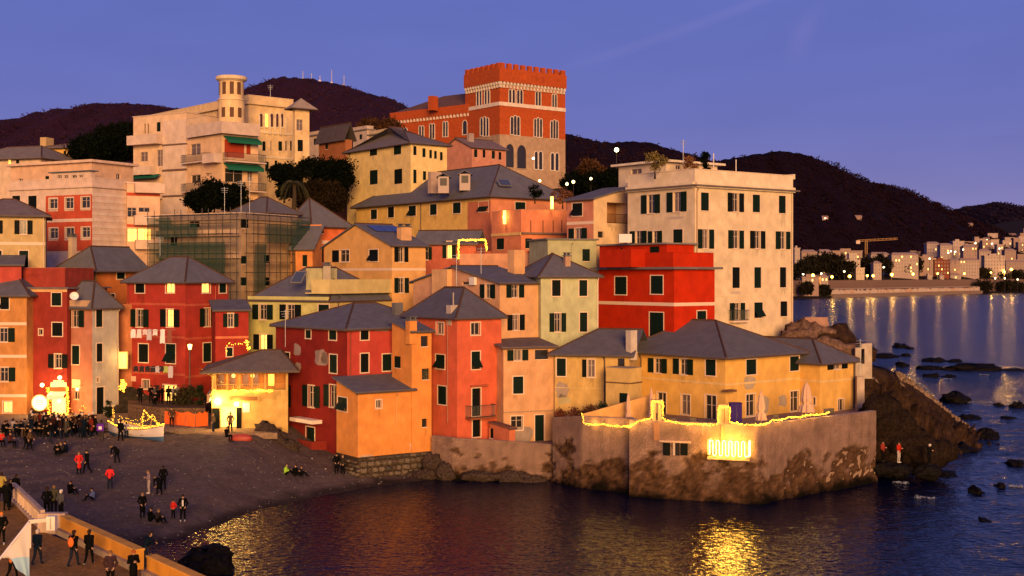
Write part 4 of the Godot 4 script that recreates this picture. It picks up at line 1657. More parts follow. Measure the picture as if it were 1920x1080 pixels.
func mid_houses():
	# pale green house with the yellow terrace
	var t := house("green_terrace_house", "pale green house with skylit slate roof and yellow roof terrace, behind the red peeling house", 617, 120, 5.0)
	var m := stucco(0.56, 0.52, 0.2)
	var k := block(t, 617, 120, 466, 742, 58, 4.0, hy(564, 120))
	windows(k, "L o 474 571 512 599;L o 525 571 565 599;L c 597 571 617 592;L m 476 627 512 656;L m 526 625 556 640")
	walls(k, m, {"R": stucco(0.66, 0.5, 0.2)})
	band(k, "L", 560, 561, 0.5, m, 0.12, "parapet")
	roof(k, "L", 3.2, 0.15, 3.6, 3.0)
	var fr := frame(k, "R")
	var mb := MB.new()
	var a := on_face(k, "R", 617, 540); var b := on_face(k, "R", 737, 540)
	fbox(mb, fr, a.x, b.x, hy(549, 120), hy(524, 120), -0.2, 0.1)
	fbox(mb, fr, a.x, a.x + 0.2, hy(549, 120), hy(524, 120), -2.2, -0.2)
	fbox(mb, fr, a.x, b.x, hy(551, 120), hy(549, 120), -3.0, 0.14)
	put(mb, "terrace_parapet", stucco(0.7, 0.55, 0.24), t)
	face_pipe(k, "R", 633, 552, 580)
	skylight(t, at(560, 521, 121.5), Vector3(1.1, 0, 0), Vector3(-0.45, -1.15, 0.7))
	mb = MB.new()
	fbox(mb, fr, 1.5, 3.8, hy(549, 120), hy(503, 122), -4.2, -2.2)
	put(mb, "terrace_room", stucco(0.56, 0.5, 0.26), t)
	chimney(t, at(613, 518, 121.5), 0.5, 0.5, 1.0, stucco(0.6, 0.5, 0.35), 50)
	# peach gabled house
	var t2 := house("peach_gabled_house", "peach house with a broad gable and solar panels on its roof, mid village", 735, 128, 9.0)
	var k2 := block(t2, 735, 128, 608, 798, 40, 6.0, hy(460, 128))
	windows(k2, "L 1 624 469 655 491;L h 692 468 709 490;R o 739 463 765 491;R o 739 521 766 549", true)
	walls(k2, stucco(0.78, 0.42, 0.14), {"R": stucco(0.76, 0.41, 0.15)}, {"L": [0.5, 2.4]})
	var rf := roof(k2, "R", 2.4, 0.3, 0, 0)
	band(k2, "L", 733, 505, 0.25)
	band(k2, "R", 740, 505, 0.25)
	for i in 3:
		mb = MB.new()
		var A: Vector2 = k2.p[0].lerp(k2.p[3], 0.36) + k2.r * (1.2 + i * 1.25)
		var up: Vector2 = k2.l
		var sl: float = 2.4 / ((k2.p[3] - k2.p[0]).length() * 0.5 + 0.3)
		var cy: float = k2.y1 + 0.03 + sl * ((k2.p[3] - k2.p[0]).length() * 0.36 + 0.3) - 0.1
		var along := Vector3(k2.r.x, 0, -k2.r.y)
		var upv := Vector3(up.x, sl, -up.y).normalized()
		var nn := along.cross(upv).normalized()
		mb.box(w3(A, cy) + nn * 0.2, along * 0.58, upv * 0.95, nn * 0.03)
		put(mb, "solar_panel", flat(0.03, 0.04, 0.11, 0.1), rf)
	chimney(rf, at(758, 437, 131), 1.3, 0.8, 0.6, stucco(0.7, 0.4, 0.2), 40)
	# dark pink house with the lit porch frame
	var t3 := house("dark_pink_house", "dark pink house with a lit window and light-framed porch, right of the peach gable", 890, 136, 10.0)
	var k3 := block(t3, 892, 136, 780, 0, 78, 6.0, hy(457, 136), 0.0, 4.0)
	windows(k3, "L o 788 463 810 487;L m 830 453 855 484;L c 835 530 850 550", true)
	walls(k3, stucco(0.46, 0.12, 0.08))
	roof(k3, "L", 1.5, 0.3, 0, 0)
	mb = MB.new()
	var fr3 := frame(k3, "L")
	a = on_face(k3, "L", 864, 475); b = on_face(k3, "L", 890, 475)
	mb.tube([fr3.pt(a.x, a.y - 1.2, 0.9), fr3.pt(a.x, hy(450, 135), 0.9), fr3.pt(b.x + 1.4, hy(450, 135), 0.9), fr3.pt(b.x + 1.4, a.y - 1.0, 0.9)], 0.05, 5)
	put(mb, "porch_frame", flat(0.3, 0.2, 0.1), t3)
	var s := house("porch_lights", "glowing light rope round the porch of the dark pink house", 880, 135, 18.0, "string lights")
	light_string(s, [fr3.pt(a.x, a.y - 0.5, 1.0), fr3.pt(a.x, hy(450, 135), 1.0), fr3.pt(b.x + 1.4, hy(450, 135), 1.0), fr3.pt(b.x + 1.6, hy(470, 135), 1.0)], 40, 0.05, 0.055, 2.5, 0.4)
	light_string(s, [fr3.pt(a.x, hy(484, 135), 1.0), fr3.pt(b.x - 0.3, hy(484, 135), 1.0)], 30, 0.09, 0.06, 1.0, 0.4)
	var tg := house("pink_terrace_wall", "salmon terrace wall with flower pots below the pink upper house", 950, 132, 12.0, "terrace wall")
	var kg := block(tg, 1015, 127, 862, 0, 74, 8.0, hy(476, 127), 0.0, 2.0)
	walls(kg, stucco(0.7, 0.34, 0.2))
	for px in [895, 915, 968, 995, 1012]:
		mb = MB.new()
		var c := on_face(kg, "L", px, 474)
		var ffr := frame(kg, "L")
		fbox(mb, ffr, c.x - 0.35, c.x + 0.35, kg.y1 + 0.05, kg.y1 + 0.3, -0.3, -0.02)
		put(mb, "flower_box", flat(0.3, 0.08, 0.04), tg)
	# orange tower-like house behind
	var t4 := house("orange_hip_house", "orange house with tall slate hip roof, left behind the peach gable", 586, 146, 13.0)
	var k4 := block(t4, 586, 146, 540, 655, 45, 8.0, hy(424, 146))
	windows(k4, "R c 597 424 607 438;R c 597 464 607 493", false)
	walls(k4, stucco(0.74, 0.17, 0.06), {"L": stucco(0.4, 0.3, 0.28)})
	roof(k4, "R", 3.4, 0.5, 1.3, 4.0)
	band(k4, "R", 600, 454, 0.4)
	var k5 := block(t4, 586, 142, 545, 0, 78, 8.0, hy(468, 142), 0.0, 3.0)
	windows(k5, "L d 567 478 576 500", false)
	walls(k5, stucco(0.7, 0.26, 0.08), {}, {}, "annex_wall")
	shed(k5, "L", 3.0, 0.3)

func upper_houses():
	# big roofed yellow and pink house
	var t := house("long_yellow_house", "long yellow house with broad slate roof and two dormers, below the cream-yellow hip house", 920, 148, 16.0)
	var m := stucco(0.8, 0.5, 0.15)
	var k := block(t, 920, 148, 668, 1062, 37, 10.0, hy(368, 148))
	windows(k, "L c 695 393 707 411;L c 727 388 739 408;L h 766 386 780 405;L c 806 383 819 403;L c 849 380 864 400;L h 898 378 916 397;R c 966 379 985 393;R p 929 447 945 468", true)
	walls(k, m, {"R": stucco(0.7, 0.26, 0.14)})
	var fr := frame(k, "L")
	var a := on_face(k, "L", 877, 420); var b := on_face(k, "L", 920, 420)
	var mb := MB.new()
	fbox(mb, fr, a.x, b.x, 9.0, hy(376, 148), 0.0, 0.02)
	put(mb, "pink_wall", stucco(0.55, 0.17, 0.1), t)
	var rf := roof(k, "L", 4.4, 0.6, 6.0, 7.0)
	face_pipe(k, "L", 790, 376, 440)
	for q in [[832, 341, 153.0], [872, 336, 153.5]]:
		mb = MB.new()
		var o := at(q[0], q[1], q[2])
		mb.cube(o - Vector3(0.65, 1.4, 2.0), o + Vector3(0.65, 0.6, 0.6))
		var dm := put(mb, "dormer", flat(0.36, 0.28, 0.25), rf)
		mb = MB.new()
		mb.cube(o + Vector3(-0.42, -0.5, 0.59), o + Vector3(0.42, 0.4, 0.63))
		put(mb, "pane", flat(0.03, 0.025, 0.025, 0.6), dm)
		mb = MB.new()
		mb.slab([o + Vector3(-0.85, 0.6, 0.8), o + Vector3(0, 1.05, 0.8), o + Vector3(0, 1.05, -2.0), o + Vector3(-0.85, 0.6, -2.0)], 0.1)
		mb.slab([o + Vector3(0.85, 0.6, 0.8), o + Vector3(0.85, 0.6, -2.0), o + Vector3(0, 1.05, -2.0), o + Vector3(0, 1.05, 0.8)], 0.1)
		put(mb, "dormer_roof", slate(), dm)
	skylight(rf, at(945, 344, 150.5), Vector3(1.5, 0, -0.9), Vector3(0.4, -0.8, 0.7))
	chimney(rf, at(815, 345, 158), 1.6, 0.7, 1.5, stucco(0.5, 0.35, 0.28), 37, false)
	# pink terrace in front of it with the lit bars
	var t2 := house("pink_terrace_house", "pink terrace house with solid parapet and two glowing light bars, below the big slate roof", 977, 138, 14.0)
	var k2 := block(t2, 977, 138, 922, 1066, 30, 8.0, hy(394, 138))
	windows(k2, "R p 1011 451 1022 467;L c 931 447 945 468;R c 985 447 998 466", false)
	walls(k2, stucco(0.74, 0.25, 0.13))
	flat_roof(k2, 0.02, 0.05, stucco(0.6, 0.3, 0.2))
	band(k2, "R", 977, 437, 0.2, slate(0.3, 0.2, 0.16), 0.35, "ledge")
	band(k2, "L", 977, 438, 0.3, stucco(0.78, 0.5, 0.2), 0.1)
	var f2 := frame(k2, "R")
	for px in [995, 1018, 1037, 1053]:
		mb = MB.new()
		var c := on_face(k2, "R", px, 423)
		fbox(mb, f2, c.x - 0.04, c.x + 0.04, c.y - 0.75, c.y + 0.6, 0, 0.05)
		put(mb, "iron_strap", flat(0.1, 0.04, 0.03), t2)
	for q in [["L", 949, 395, 420], ["R", 1033, 369, 392]]:
		mb = MB.new()
		var ff := frame(k2, q[0])
		var c := on_face(k2, q[0], q[1], q[2]); var c2 := on_face(k2, q[0], q[1], q[3])
		mb.tube([ff.pt(c.x, c.y, 0.2), ff.pt(c.x, c2.y, 0.2)], 0.17, 8)
		var bar := put(mb, "light_bar", glow(1.0, 0.58, 0.1, 1.0), self, ff.pt(c.x, c2.y, 0.2))
		tag(bar, "glowing vertical light bar on the pink terrace wall front" if q[1] == 949 else "glowing vertical light bar standing on the pink terrace roof edge", "lamp")
		lamp(ff.pt(c.x, (c.y + c2.y) / 2, 0.6), 0.9, bar, Color(1.0, 0.6, 0.15), 0.2)
	# pink house with the loggia
	var t3 := house("pink_loggia_house", "pink and cream house with a dark open loggia, left of the tall cream block", 1113, 127, 9.0)
	var k3 := block(t3, 1113, 127, 1063, 1180, 40, 7.0, hy(373, 127))
	windows(k3, "L h 1073 381 1092 405;L o 1067 428 1101 448;R p 1121 434 1132 446")
	var c0 := on_face(k3, "R", 1138, 398); var c1 := on_face(k3, "R", 1176, 398)
	k3.holes.R.append([c0.x, c1.x, hy(419, 129), hy(380, 129), 1.6])
	walls(k3, stucco(0.78, 0.55, 0.34), {"L": stucco(0.62, 0.24, 0.15)})
	shed(k3, "L", 1.5, 0.3)
	var f3 := frame(k3, "R")
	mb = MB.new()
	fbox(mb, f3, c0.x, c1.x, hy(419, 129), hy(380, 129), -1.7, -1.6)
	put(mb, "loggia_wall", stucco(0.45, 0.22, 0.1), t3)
	railing(t3, [f3.pt(c0.x, hy(419, 129), -0.05), f3.pt(c1.x, hy(419, 129), -0.05)], 0.95, flat(0.05, 0.03, 0.02), 0.13)
	band(k3, "L", 1113, 417, 0.3)
	# cream-yellow hip house
	var t4 := house("cream_hip_house", "cream-yellow house with closed green shutters and low hip roof, left of the brick castle", 770, 165, 24.0)
	var k4 := block(t4, 770, 165, 651, 838, 37, 16.0, hy(268, 165))
	windows(k4, "L c 693 275 707 292;L c 738 273 752 290;L c 693 319 708 346;L c 739 317 754 345;R c 775 274 781 291;R c 792 278 798 295;R c 805 281 810 297;R c 814 283 819 298;R c 825 285 830 301;R c 775 318 781 344;R c 793 321 799 338;R c 807 324 812 336", false)
	walls(k4, stucco(0.82, 0.6, 0.26))
	roof(k4, "R", 3.0, 0.5, 4.0, 4.0, slate(0.24, 0.2, 0.2))
	# pink house in front of the castle
	var t5 := house("pink_hill_house", "pink house with a row of four windows, in front of the castle foot", 885, 200, 27.0)
	var k5 := block(t5, 885, 200, 830, 948, 40, 18.0, hy(276, 200))
	windows(k5, "R c 889 280 895 295;R c 905 281 910 296;R c 922 283 928 298;R c 935 285 940 300", false)
	walls(k5, stucco(0.62, 0.26, 0.18), {}, {"L": [0.5, 1.8]})
	roof(k5, "R", 1.8, 0.4, 0, 0, slate(0.3, 0.2, 0.19))
	chimney(t5, at(882, 262, 203), 1.0, 0.6, 1.0, stucco(0.4, 0.3, 0.27), 40, false)

func castle():
	var t := house("brick_castle", "red brick castle tower with battlements and white lancet windows on the hilltop", 937, 235, 34.0, "castle")
	var brick := textured(0.45, 0.08, 0.02, "stain", Vector3(0.2, 0.2, 0.2), 0.95, ["streak", Vector3(0.8, 1.6, 0.8)], "grain", 1.5)
	var stone := stucco(0.42, 0.27, 0.18)
	var white := stucco(0.74, 0.6, 0.5)
	var low := block(t, 937, 235, 872, 1060, 37, 22.0, hy(252, 235))
	walls(low, stone, {}, {}, "stone_base")
	var k := block(t, 937, 235, 872, 1060, 37, hy(252, 235) + 0.05, hy(155, 235))
	walls(k, brick)
	var top := block(t, 936.6, 234.2, 869.5, 1062.5, 37, hy(153, 235), hy(128, 235))
	walls(top, brick, {}, {}, "parapet")
	flat_roof(top, -0.6, -0.3, slate())
	for f in ["R", "L", "B", "C"]:
		var fr := frame(top, f)
		var e := face(top, f)
		var ln: float = (e[1] - e[0]).length()
		var n := int(ln / 1.5)
		for i in n:
			var u := ln * (i + 0.5) / n
			var mb := MB.new()
			fbox(mb, fr, u - 0.48, u + 0.48, top.y1 + 0.05, top.y1 + 1.0, -0.6, -0.01)
			put(mb, "merlon", brick, t)
			if f in ["R", "L"]:
				for h in 2:   # white corbels under the parapet
					mb = MB.new()
					var uu := u + (h - 0.5) * ln / n * 0.5
					fbox(mb, fr, uu - 0.17, uu + 0.17, top.y0 - 1.1, top.y0 - 0.02, -0.75, -0.2)
					fbox(mb, fr, uu - 0.2, uu + 0.2, top.y0 - 0.5, top.y0 - 0.01, -0.19, -0.02)
					put(mb, "corbel", white, t)
	band(k, "R", 937, 194, 0.7, white, 0.15)
	band(k, "L", 937, 194, 0.7, white, 0.15)
	var dark := flat(0.02, 0.015, 0.015, 0.3)
	for q in [["R", 954, 168, 958.5, 194], ["R", 960.5, 168, 965, 194], ["R", 969, 169, 973.5, 195], ["R", 975, 169, 979.5, 195], ["R", 1004, 172, 1008, 199], ["R", 1009.5, 172, 1013.5, 199], ["R", 1035, 177, 1038.5, 203], ["R", 1040, 177, 1043.5, 203],
			["R", 957, 219, 962, 252], ["R", 963.2, 217, 968, 253], ["R", 969.2, 219, 974, 254], ["R", 1001, 223, 1005, 256], ["R", 1006.4, 221, 1010.4, 257], ["R", 1011.8, 223, 1016, 257], ["R", 1032, 227, 1036, 259], ["R", 1037.2, 225, 1041, 260], ["R", 1042.2, 227, 1046, 260],
			["L", 894, 170, 898, 198], ["L", 899.6, 170, 903.4, 198], ["L", 909, 169, 913, 197], ["L", 914.6, 169, 918.5, 197], ["L", 901, 221, 905.5, 254], ["L", 906.6, 219, 911, 255], ["L", 912.2, 221, 916.6, 255]]:
		arch_window(k, q[0], q[1], q[2], q[3], q[4], white, dark, 0.13)
	for q in [["R", 948, 270, 963, 314], ["R", 969, 272, 986, 316], ["R", 1002, 284, 1008, 317], ["R", 1010, 284, 1016.5, 318], ["R", 1032.5, 287, 1038.5, 319], ["R", 1041, 287, 1047, 320]]:
		arch_window(low, q[0], q[1], q[2], q[3], q[4], white if q[1] > 1000 else stone, dark, 0.16)
	# the lower wing
	var w := house("castle_wing", "long red brick wing with arched windows and brown roof, left of the castle tower", 880, 243, 34.0, "castle wing")
	var k2 := block(w, 882, 243, 733, 0, 50, 24.0, hy(196, 243), 0.0, 12.0)
	walls(k2, brick)
	for q in [[786, 236, 790, 258], [791.3, 236, 795, 258], [806, 232, 810, 260], [811, 232, 815, 260], [831, 228, 835, 256], [836.3, 228, 840, 256], [868, 226, 876, 252], [757, 240, 764, 256]]:
		arch_window(k2, "L", q[0], q[1], q[2], q[3], white, dark, 0.13)
	var fr2 := frame(k2, "L")
	var e2 := face(k2, "L")
	var l2: float = (e2[1] - e2[0]).length()
	var n2 := int(l2 / 0.9)
	for i in n2:
		var mb := MB.new()
		var u := l2 * (i + 0.5) / n2
		fbox(mb, fr2, u - 0.17, u + 0.17, k2.y1 - 2.2, k2.y1 - 1.6, 0.0, 0.3)
		put(mb, "corbel", white, w)
	var mb3 := MB.new()
	fbox(mb3, fr2, 0, l2, k2.y1 - 1.6, k2.y1 + 0.1, 0.0, 0.35)
	put(mb3, "parapet", brick, w)
	roof(k2, "L", 3.4, 0.0, 0, 9.0, slate(0.2, 0.1, 0.08), false)
	chimney(w, at(812, 196, 247), 1.6, 1.2, 1.6, brick, 50, false)
	for q in [[1000, 297, 0.3, 232.0]]:
		var g := MB.new()
		var o := at(q[0], q[1], q[3])
		globe(g, o, 0.24, 5)
		var l := put(g, "castle_floodlight", glow(1.0, 0.8, 0.45, 2.0), self, o)
		tag(l, "bright white floodlight in front of the castle's stone base", "lamp")
		lamp(o + Vector3(0, 0, 0), 3.0, l, Color(1.0, 0.8, 0.5), 0.2)

func modern_block():
	var t := house("modern_block", "modern block with red panels and white striped corner, left on the slope under the villa", 173, 142, 20.0, "apartment block")
	var white := stucco(0.72, 0.52, 0.42)
	var red := stucco(0.55, 0.085, 0.04)
	var k := block(t, 173, 142, 18, 238, 62, 10.0, hy(352, 142))
	windows(k, "L g 92 373 108 391;L g 122 371 138 391;L g 152 369 169 390;L g 93 428 109 447;L g 123 427 139 445;L g 153 426 169 445;L c 53 367 69 396;L c 23 367 38 385")
	walls(k, white)
	# red cladding with openings left free: laid between the window columns
	var fr := frame(k, "L")
	var mb := MB.new()
	var xs := [86, 91, 109, 121, 139, 151, 170, 173]
	for i in [0, 2, 4, 6]:
		var a := on_face(k, "L", xs[i], 410).x; var b := on_face(k, "L", xs[i + 1], 410).x
		fbox(mb, fr, a, b, hy(470, 142) , hy(364, 142), 0, 0.024)
	for i in [1, 3, 5]:
		var a := on_face(k, "L", xs[i], 410).x; var b := on_face(k, "L", xs[i + 1], 410).x
		for q in [[470, 450], [424, 394], [367, 364]]:
			fbox(mb, fr, a, b, hy(q[0], 142), hy(q[1], 142), 0, 0.022)
	put(mb, "red_cladding", red, t)
	mb = MB.new()
	fbox(mb, fr, on_face(k, "L", 86, 410).x, on_face(k, "L", 173, 410).x, hy(415, 142), hy(409, 142), 0.024, 0.06)
	put(mb, "floor_band", white, t)
	# the striped corner: proud courses
	var f2 := frame(k, "R")
	var e2 := face(k, "R")
	var ln: float = (e2[1] - e2[0]).length()
	for i in 22:
		mb = MB.new()
		var y := 13.0 + i * 0.72
		if y + 0.3 < k.y1:
			fbox(mb, f2, 0, ln, y, y + 0.34, 0, 0.05)
			put(mb, "facing_course", stucco(0.78, 0.6, 0.5), t)
	flat_roof(k, 0.25, 0.2, white, 0.9, white)
	# set-back top storey and its terrace
	var k2 := block(t, 172, 148, 20, 250, 62, k.y1, hy(305, 148))
	windows(k2, "L g 34 335 43 345;L c 85 330 92 347;R g 218 326 226 343", false)
	walls(k2, stucco(0.74, 0.46, 0.3), {}, {}, "attic_wall")
	flat_roof(k2, 0.5, 0.3, stucco(0.76, 0.52, 0.38), 0.0, null, "attic_roof")
	var k3 := block(t, 170, 144.5, 97, 178, 62, k.y1 + 0.2, hy(322, 144.5), 0.0, 0.0)
	windows(k3, "L g 107 328 116 335;L g 119 328 128 335;L g 134 328 144 335;L g 147 328 156 335", false)
	walls(k3, white, {}, {}, "glazed_room")
	flat_roof(k3, 0.3, 0.12, slate(0.15, 0.17, 0.2), 0.0, null, "room_roof")
	# right part with recessed balconies
	var k4 := block(t, 238, 146, 0, 300, 25, 10.0, hy(345, 146), 5.0)
	windows(k4, "R g 239 389 256 407;R g 260 389 281 398;R l 239 428 257 453;R l 259 428 284 454", false)
	walls(k4, stucco(0.78, 0.5, 0.36), {}, {}, "balcony_wall")
	flat_roof(k4, 0.1, 0.2, white, 0.0, null, "balcony_roof")
	for q in [[251, 306, 360], [250, 300, 420], [252, 300, 465]]:
		balcony(k4, "R", q[0], q[1], q[2], 1.1, white, 0.95, white)
	band(k4, "R", 250, 364, 0.35, red, 0.06)
	band(k4, "R", 250, 423, 0.3, red, 0.06)
	# small houses behind, upper left
	var a := house("grey_roof_house", "low pale house under a wide grey roof, far left above the modern block", 40, 165, 28.0)
	var ka := block(a, 76, 165, -60, 0, 72, 20.0, hy(296, 165), 0.0, 8.0)
	windows(ka, "L l 14 299 20 309;L c 30 300 36 310", false)
	walls(ka, stucco(0.7, 0.5, 0.36))
	roof(ka, "L", 2.0, 0.6, 3.0, 3.0, slate(0.3, 0.24, 0.2))
	var b := house("yellow_villa", "yellow villa with tall dark windows, far left beside the dark trees", 138, 172, 28.0)
	var kb := block(b, 138, 172, 76, 0, 72, 22.0, hy(276, 172), 0.0, 8.0)
	windows(kb, "L c 87 286 92 302;L c 98 285 103 302;L c 105 285 110 302;L c 119 283 124 299", false)
	walls(kb, stucco(0.78, 0.45, 0.13))
	roof(kb, "L", 1.0, 0.5, 2.0, 2.0, slate(0.36, 0.25, 0.18))
	chimney(b, at(88, 272, 176), 1.6, 1.0, 1.0, stucco(0.6, 0.4, 0.2), 72, false)
	for q in [[612, 660, 262, 186.0, "low dark roofed house in shade behind the dark garden trees", 0.4, 0.14, 0.06], [706, 740, 250, 205.0, "small beige house with blocky top, between the villa and the castle wing", 0.6, 0.45, 0.26], [590, 622, 252, 215.0, "low cream house with a flat roof right of the villa bay", 0.62, 0.44, 0.3], [676, 700, 244, 222.0, "pale narrow house behind the cream hip house roof", 0.55, 0.42, 0.34]]:
		var h := house("hill_house", q[4], q[0], q[3], 26.0)
		var kh := block(h, q[1] - 12, q[3], q[0] - 14, q[1], 40, 18.0, hy(q[2], q[3]))
		windows(kh, "L c %d %d %d %d" % [q[0] - 2, q[2] + 8, q[0] + 3, q[2] + 18], false)
		walls(kh, stucco(q[5], q[6], q[7]))
		if q[2] == 262:
			roof(kh, "L", 2.5, 0.5, 0, 0, slate(0.13, 0.1, 0.1))
		else:
			flat_roof(kh, 0.3, 0.2, slate(0.3, 0.25, 0.22), 0.5, stucco(q[5], q[6], q[7]))

func villa():
	var t := house("cream_villa", "grand cream villa with round roof turret and green awnings, high on the left slope", 462, 172, 24.0, "villa")
	var m := stucco(0.8, 0.56, 0.3)
	var pale := stucco(0.7, 0.52, 0.42)
	# main body
	var k := block(t, 466, 172, 256, 550, 42, 16.0, hy(196, 172))
	windows(k, "R c 492 265 498 283;R g 507 264 510 283;R c 522 265 529 283;R g 535 264 539 283;R c 544 264 547 283;R c 497 303 504 322;R c 515 301 520 320;L g 403 212 406 222;L g 410 211 413 222", false)
	walls(k, m)
	flat_roof(k, 0.45, 0.25, m, 1.0, m)
	var white := stucco(0.82, 0.64, 0.42)
	for q in [[486, 492, 3], [496, 502, 1], [506, 512, 0], [517, 522, 0], [526, 531, 0]]:
		arch_window(k, "R", q[0], 213, q[1], 238, white, glow(1.0, 0.55, 0.08, 0.5) if q[2] == 1 else flat(0.06, 0.02, 0.015, 0.3), 0.14)
	for py in [245, 292]:
		band(k, "R", 466, py, 0.3, white, 0.12)
	for i in 6:
		var mb := MB.new()
		var fr := frame(k, "R")
		var c := on_face(k, "R", 484 + i * 10, 222)
		fbox(mb, fr, c.x - 0.13, c.x + 0.13, hy(242, 168), hy(208, 168), 0.13, 0.3)
		put(mb, "pilaster", white, t)
	# right bay with its own low roof
	var kb := block(t, 553, 165, 549, 580, 35, 16.0, hy(203, 165), 0.0, 0.0)
	windows(kb, "R g 556 224 568 245;R c 558 262 568 284", false)
	walls(kb, m, {}, {}, "bay_wall")
	roof(kb, "R", 1.4, 0.8, 1.0, 1.0, slate(0.45, 0.35, 0.3), false)
	# round turret
	var o := at(434, 150, 165)
	var mb := MB.new()
	var base := hy(262, 165)
	mb.lathe(Vector3(o.x, 0, o.z), [[1.72, base], [1.72, hy(190, 165)], [1.56, hy(188, 165)], [1.56, o.y]], 24)
	var tw := put(mb, "turret", m, t)
	mb = MB.new()
	mb.lathe(Vector3(o.x, 0, o.z), [[1.5, o.y - 0.35], [2.0, o.y - 0.02], [2.05, o.y + 0.35], [1.9, o.y + 0.42], [0.0, o.y + 0.6]], 24)
	put(mb, "turret_cap", white, tw)
	mb = MB.new()
	mb.lathe(Vector3(o.x, 0, o.z), [[1.6, hy(190, 165)], [1.82, hy(189, 165)], [1.82, hy(187.5, 165)], [1.5, hy(187, 165)]], 24)
	put(mb, "turret_band", white, tw)
	for a in [-70, -24, 14, 50, 100]:
		for q in [[hy(179, 165), hy(156, 165), 1.57], [hy(222, 165), hy(204, 165), 1.73]]:
			var r := deg_to_rad(a)
			var n := Vector3(sin(r), 0, cos(r))
			var x := Vector3(cos(r), 0, -sin(r))
			mb = MB.new()
			mb.box(Vector3(o.x, (q[0] + q[1]) / 2, o.z) + n * (q[2] - 0.02), x * 0.26, Vector3(0, (q[1] - q[0]) / 2, 0), n * 0.05)
			put(mb, "window", flat(0.1, 0.05, 0.03, 0.7), tw)
	# modern left wing in white boards
	var k2 := block(t, 350, 166, 250, 0, 60, 14.0, hy(212, 166), 0.0, 6.0)
	windows(k2, "L p 270 232 273 251;L p 276 232 279 251;L c 294 229 301 247;L g 263 285 277 303;L g 294 281 306 312;L c 263 342 276 360", false)
	walls(k2, stucco(0.76, 0.52, 0.34), {}, {}, "wing_wall")
	flat_roof(k2, 0.1, 0.1, pale, 0.0, null, "wing_roof")
	var f2 := frame(k2, "L")
	var a0 := on_face(k2, "L", 306, 300).x; var a1 := on_face(k2, "L", 350, 300).x
	for q in [[218, 264, 0], [266, 312, 1], [317, 362, 1], [366, 410, 1]]:
		var n := 1 if q[2] == 0 else 12
		for i in n:
			mb = MB.new()
			var u := a0 + (a1 - a0) * i / n
			fbox(mb, f2, u + (0.03 if n > 1 else 0.0), a0 + (a1 - a0) * (i + 1) / n, hy(q[1], 163), hy(q[0], 163), 0.0, 0.12)
			put(mb, "facade_board", pale, t)
	for py in [265, 314, 364]:
		mb = MB.new()
		fbox(mb, f2, a0 - 0.05, a1 + 0.1, hy(py + 1.5, 163), hy(py - 1.5, 163), 0.0, 0.2)
		put(mb, "dark_gap_strip", flat(0.12, 0.07, 0.06), t)  # brown strip carries the darkness of the gap between board rows
	for q in [[251, 306, 270, 1.1], [248, 294, 327, 0.95], [250, 306, 372, 1.0]]:
		balcony(k2, "L", q[0], q[1], q[2], 1.3, pale, q[3], pale)
	var green := flat(0.012, 0.1, 0.06, 0.8)
	mb = MB.new()
	var u0 := on_face(k2, "L", 254, 330).x; var u1 := on_face(k2, "L", 305, 330).x
	mb.box(f2.pt((u0 + u1) / 2, hy(326, 164), 0.9), f2.x * (u1 - u0) / 2, Vector3(0, 0.28, 0) - f2.n * 0.5, (f2.n * 0.5 + Vector3(0, 0.28, 0)).normalized() * 0.04)
	put(mb, "awning", green, t)
	# corner block with wrap-round balconies
	var k3 := block(t, 416, 160, 350, 484, 45, 14.0, hy(250, 160))
	windows(k3, "L g 357 270 376 291;R c 421 263 458 296;R c 462 270 470 290;L g 358 328 376 343;R g 422 316 456 342;R g 464 322 474 340", false, flat(0.28, 0.035, 0.015))
	walls(k3, stucco(0.78, 0.5, 0.3), {}, {}, "corner_wall")
	var kp := block(t, 415.6, 158.9, 349, 488, 45, hy(251, 160), hy(229, 160))
	walls(kp, pale, {}, {}, "terrace_parapet")
	flat_roof(kp, -0.2, -0.9, pale, 0.0, null, "terrace_floor")
	for py in [304, 358]:
		balcony(k3, "L", 350, 396, py, 0.9, pale)
		balcony(k3, "R", 417, 490, py, 1.2, pale)
		balcony(k3, "L", 394, 416, py, 1.2, pale, 1.0, pale)
	for q in [[418, 482, 257, 1.9], [418, 486, 308, 1.7]]:
		var f3 := frame(k3, "R")
		mb = MB.new()
		var c0 := on_face(k3, "R", q[0], q[2]); var c1 := on_face(k3, "R", q[1], q[2])
		var down: Vector3 = f3.n * 1.1 - Vector3(0, 0.55, 0)
		mb.box(f3.pt((c0.x + c1.x) / 2, c0.y - 0.1, 0.6), f3.x * (c1.x - c0.x) / 2, -down / 2, down.cross(f3.x).normalized() * -0.03)
		fbox(mb, f3, c0.x, c1.x, c0.y - 0.75, c0.y - 0.4, 1.13, 1.17)
		put(mb, "awning", green, t)
	antenna(t, at(507, 186, 175), 2.0)
	railing(t, [frame(kp, "L").pt(0.2, kp.y1, -0.1), frame(kp, "L").pt(4.5, kp.y1, -0.1)], 1.0, flat(0.5, 0.4, 0.34), 0.25)

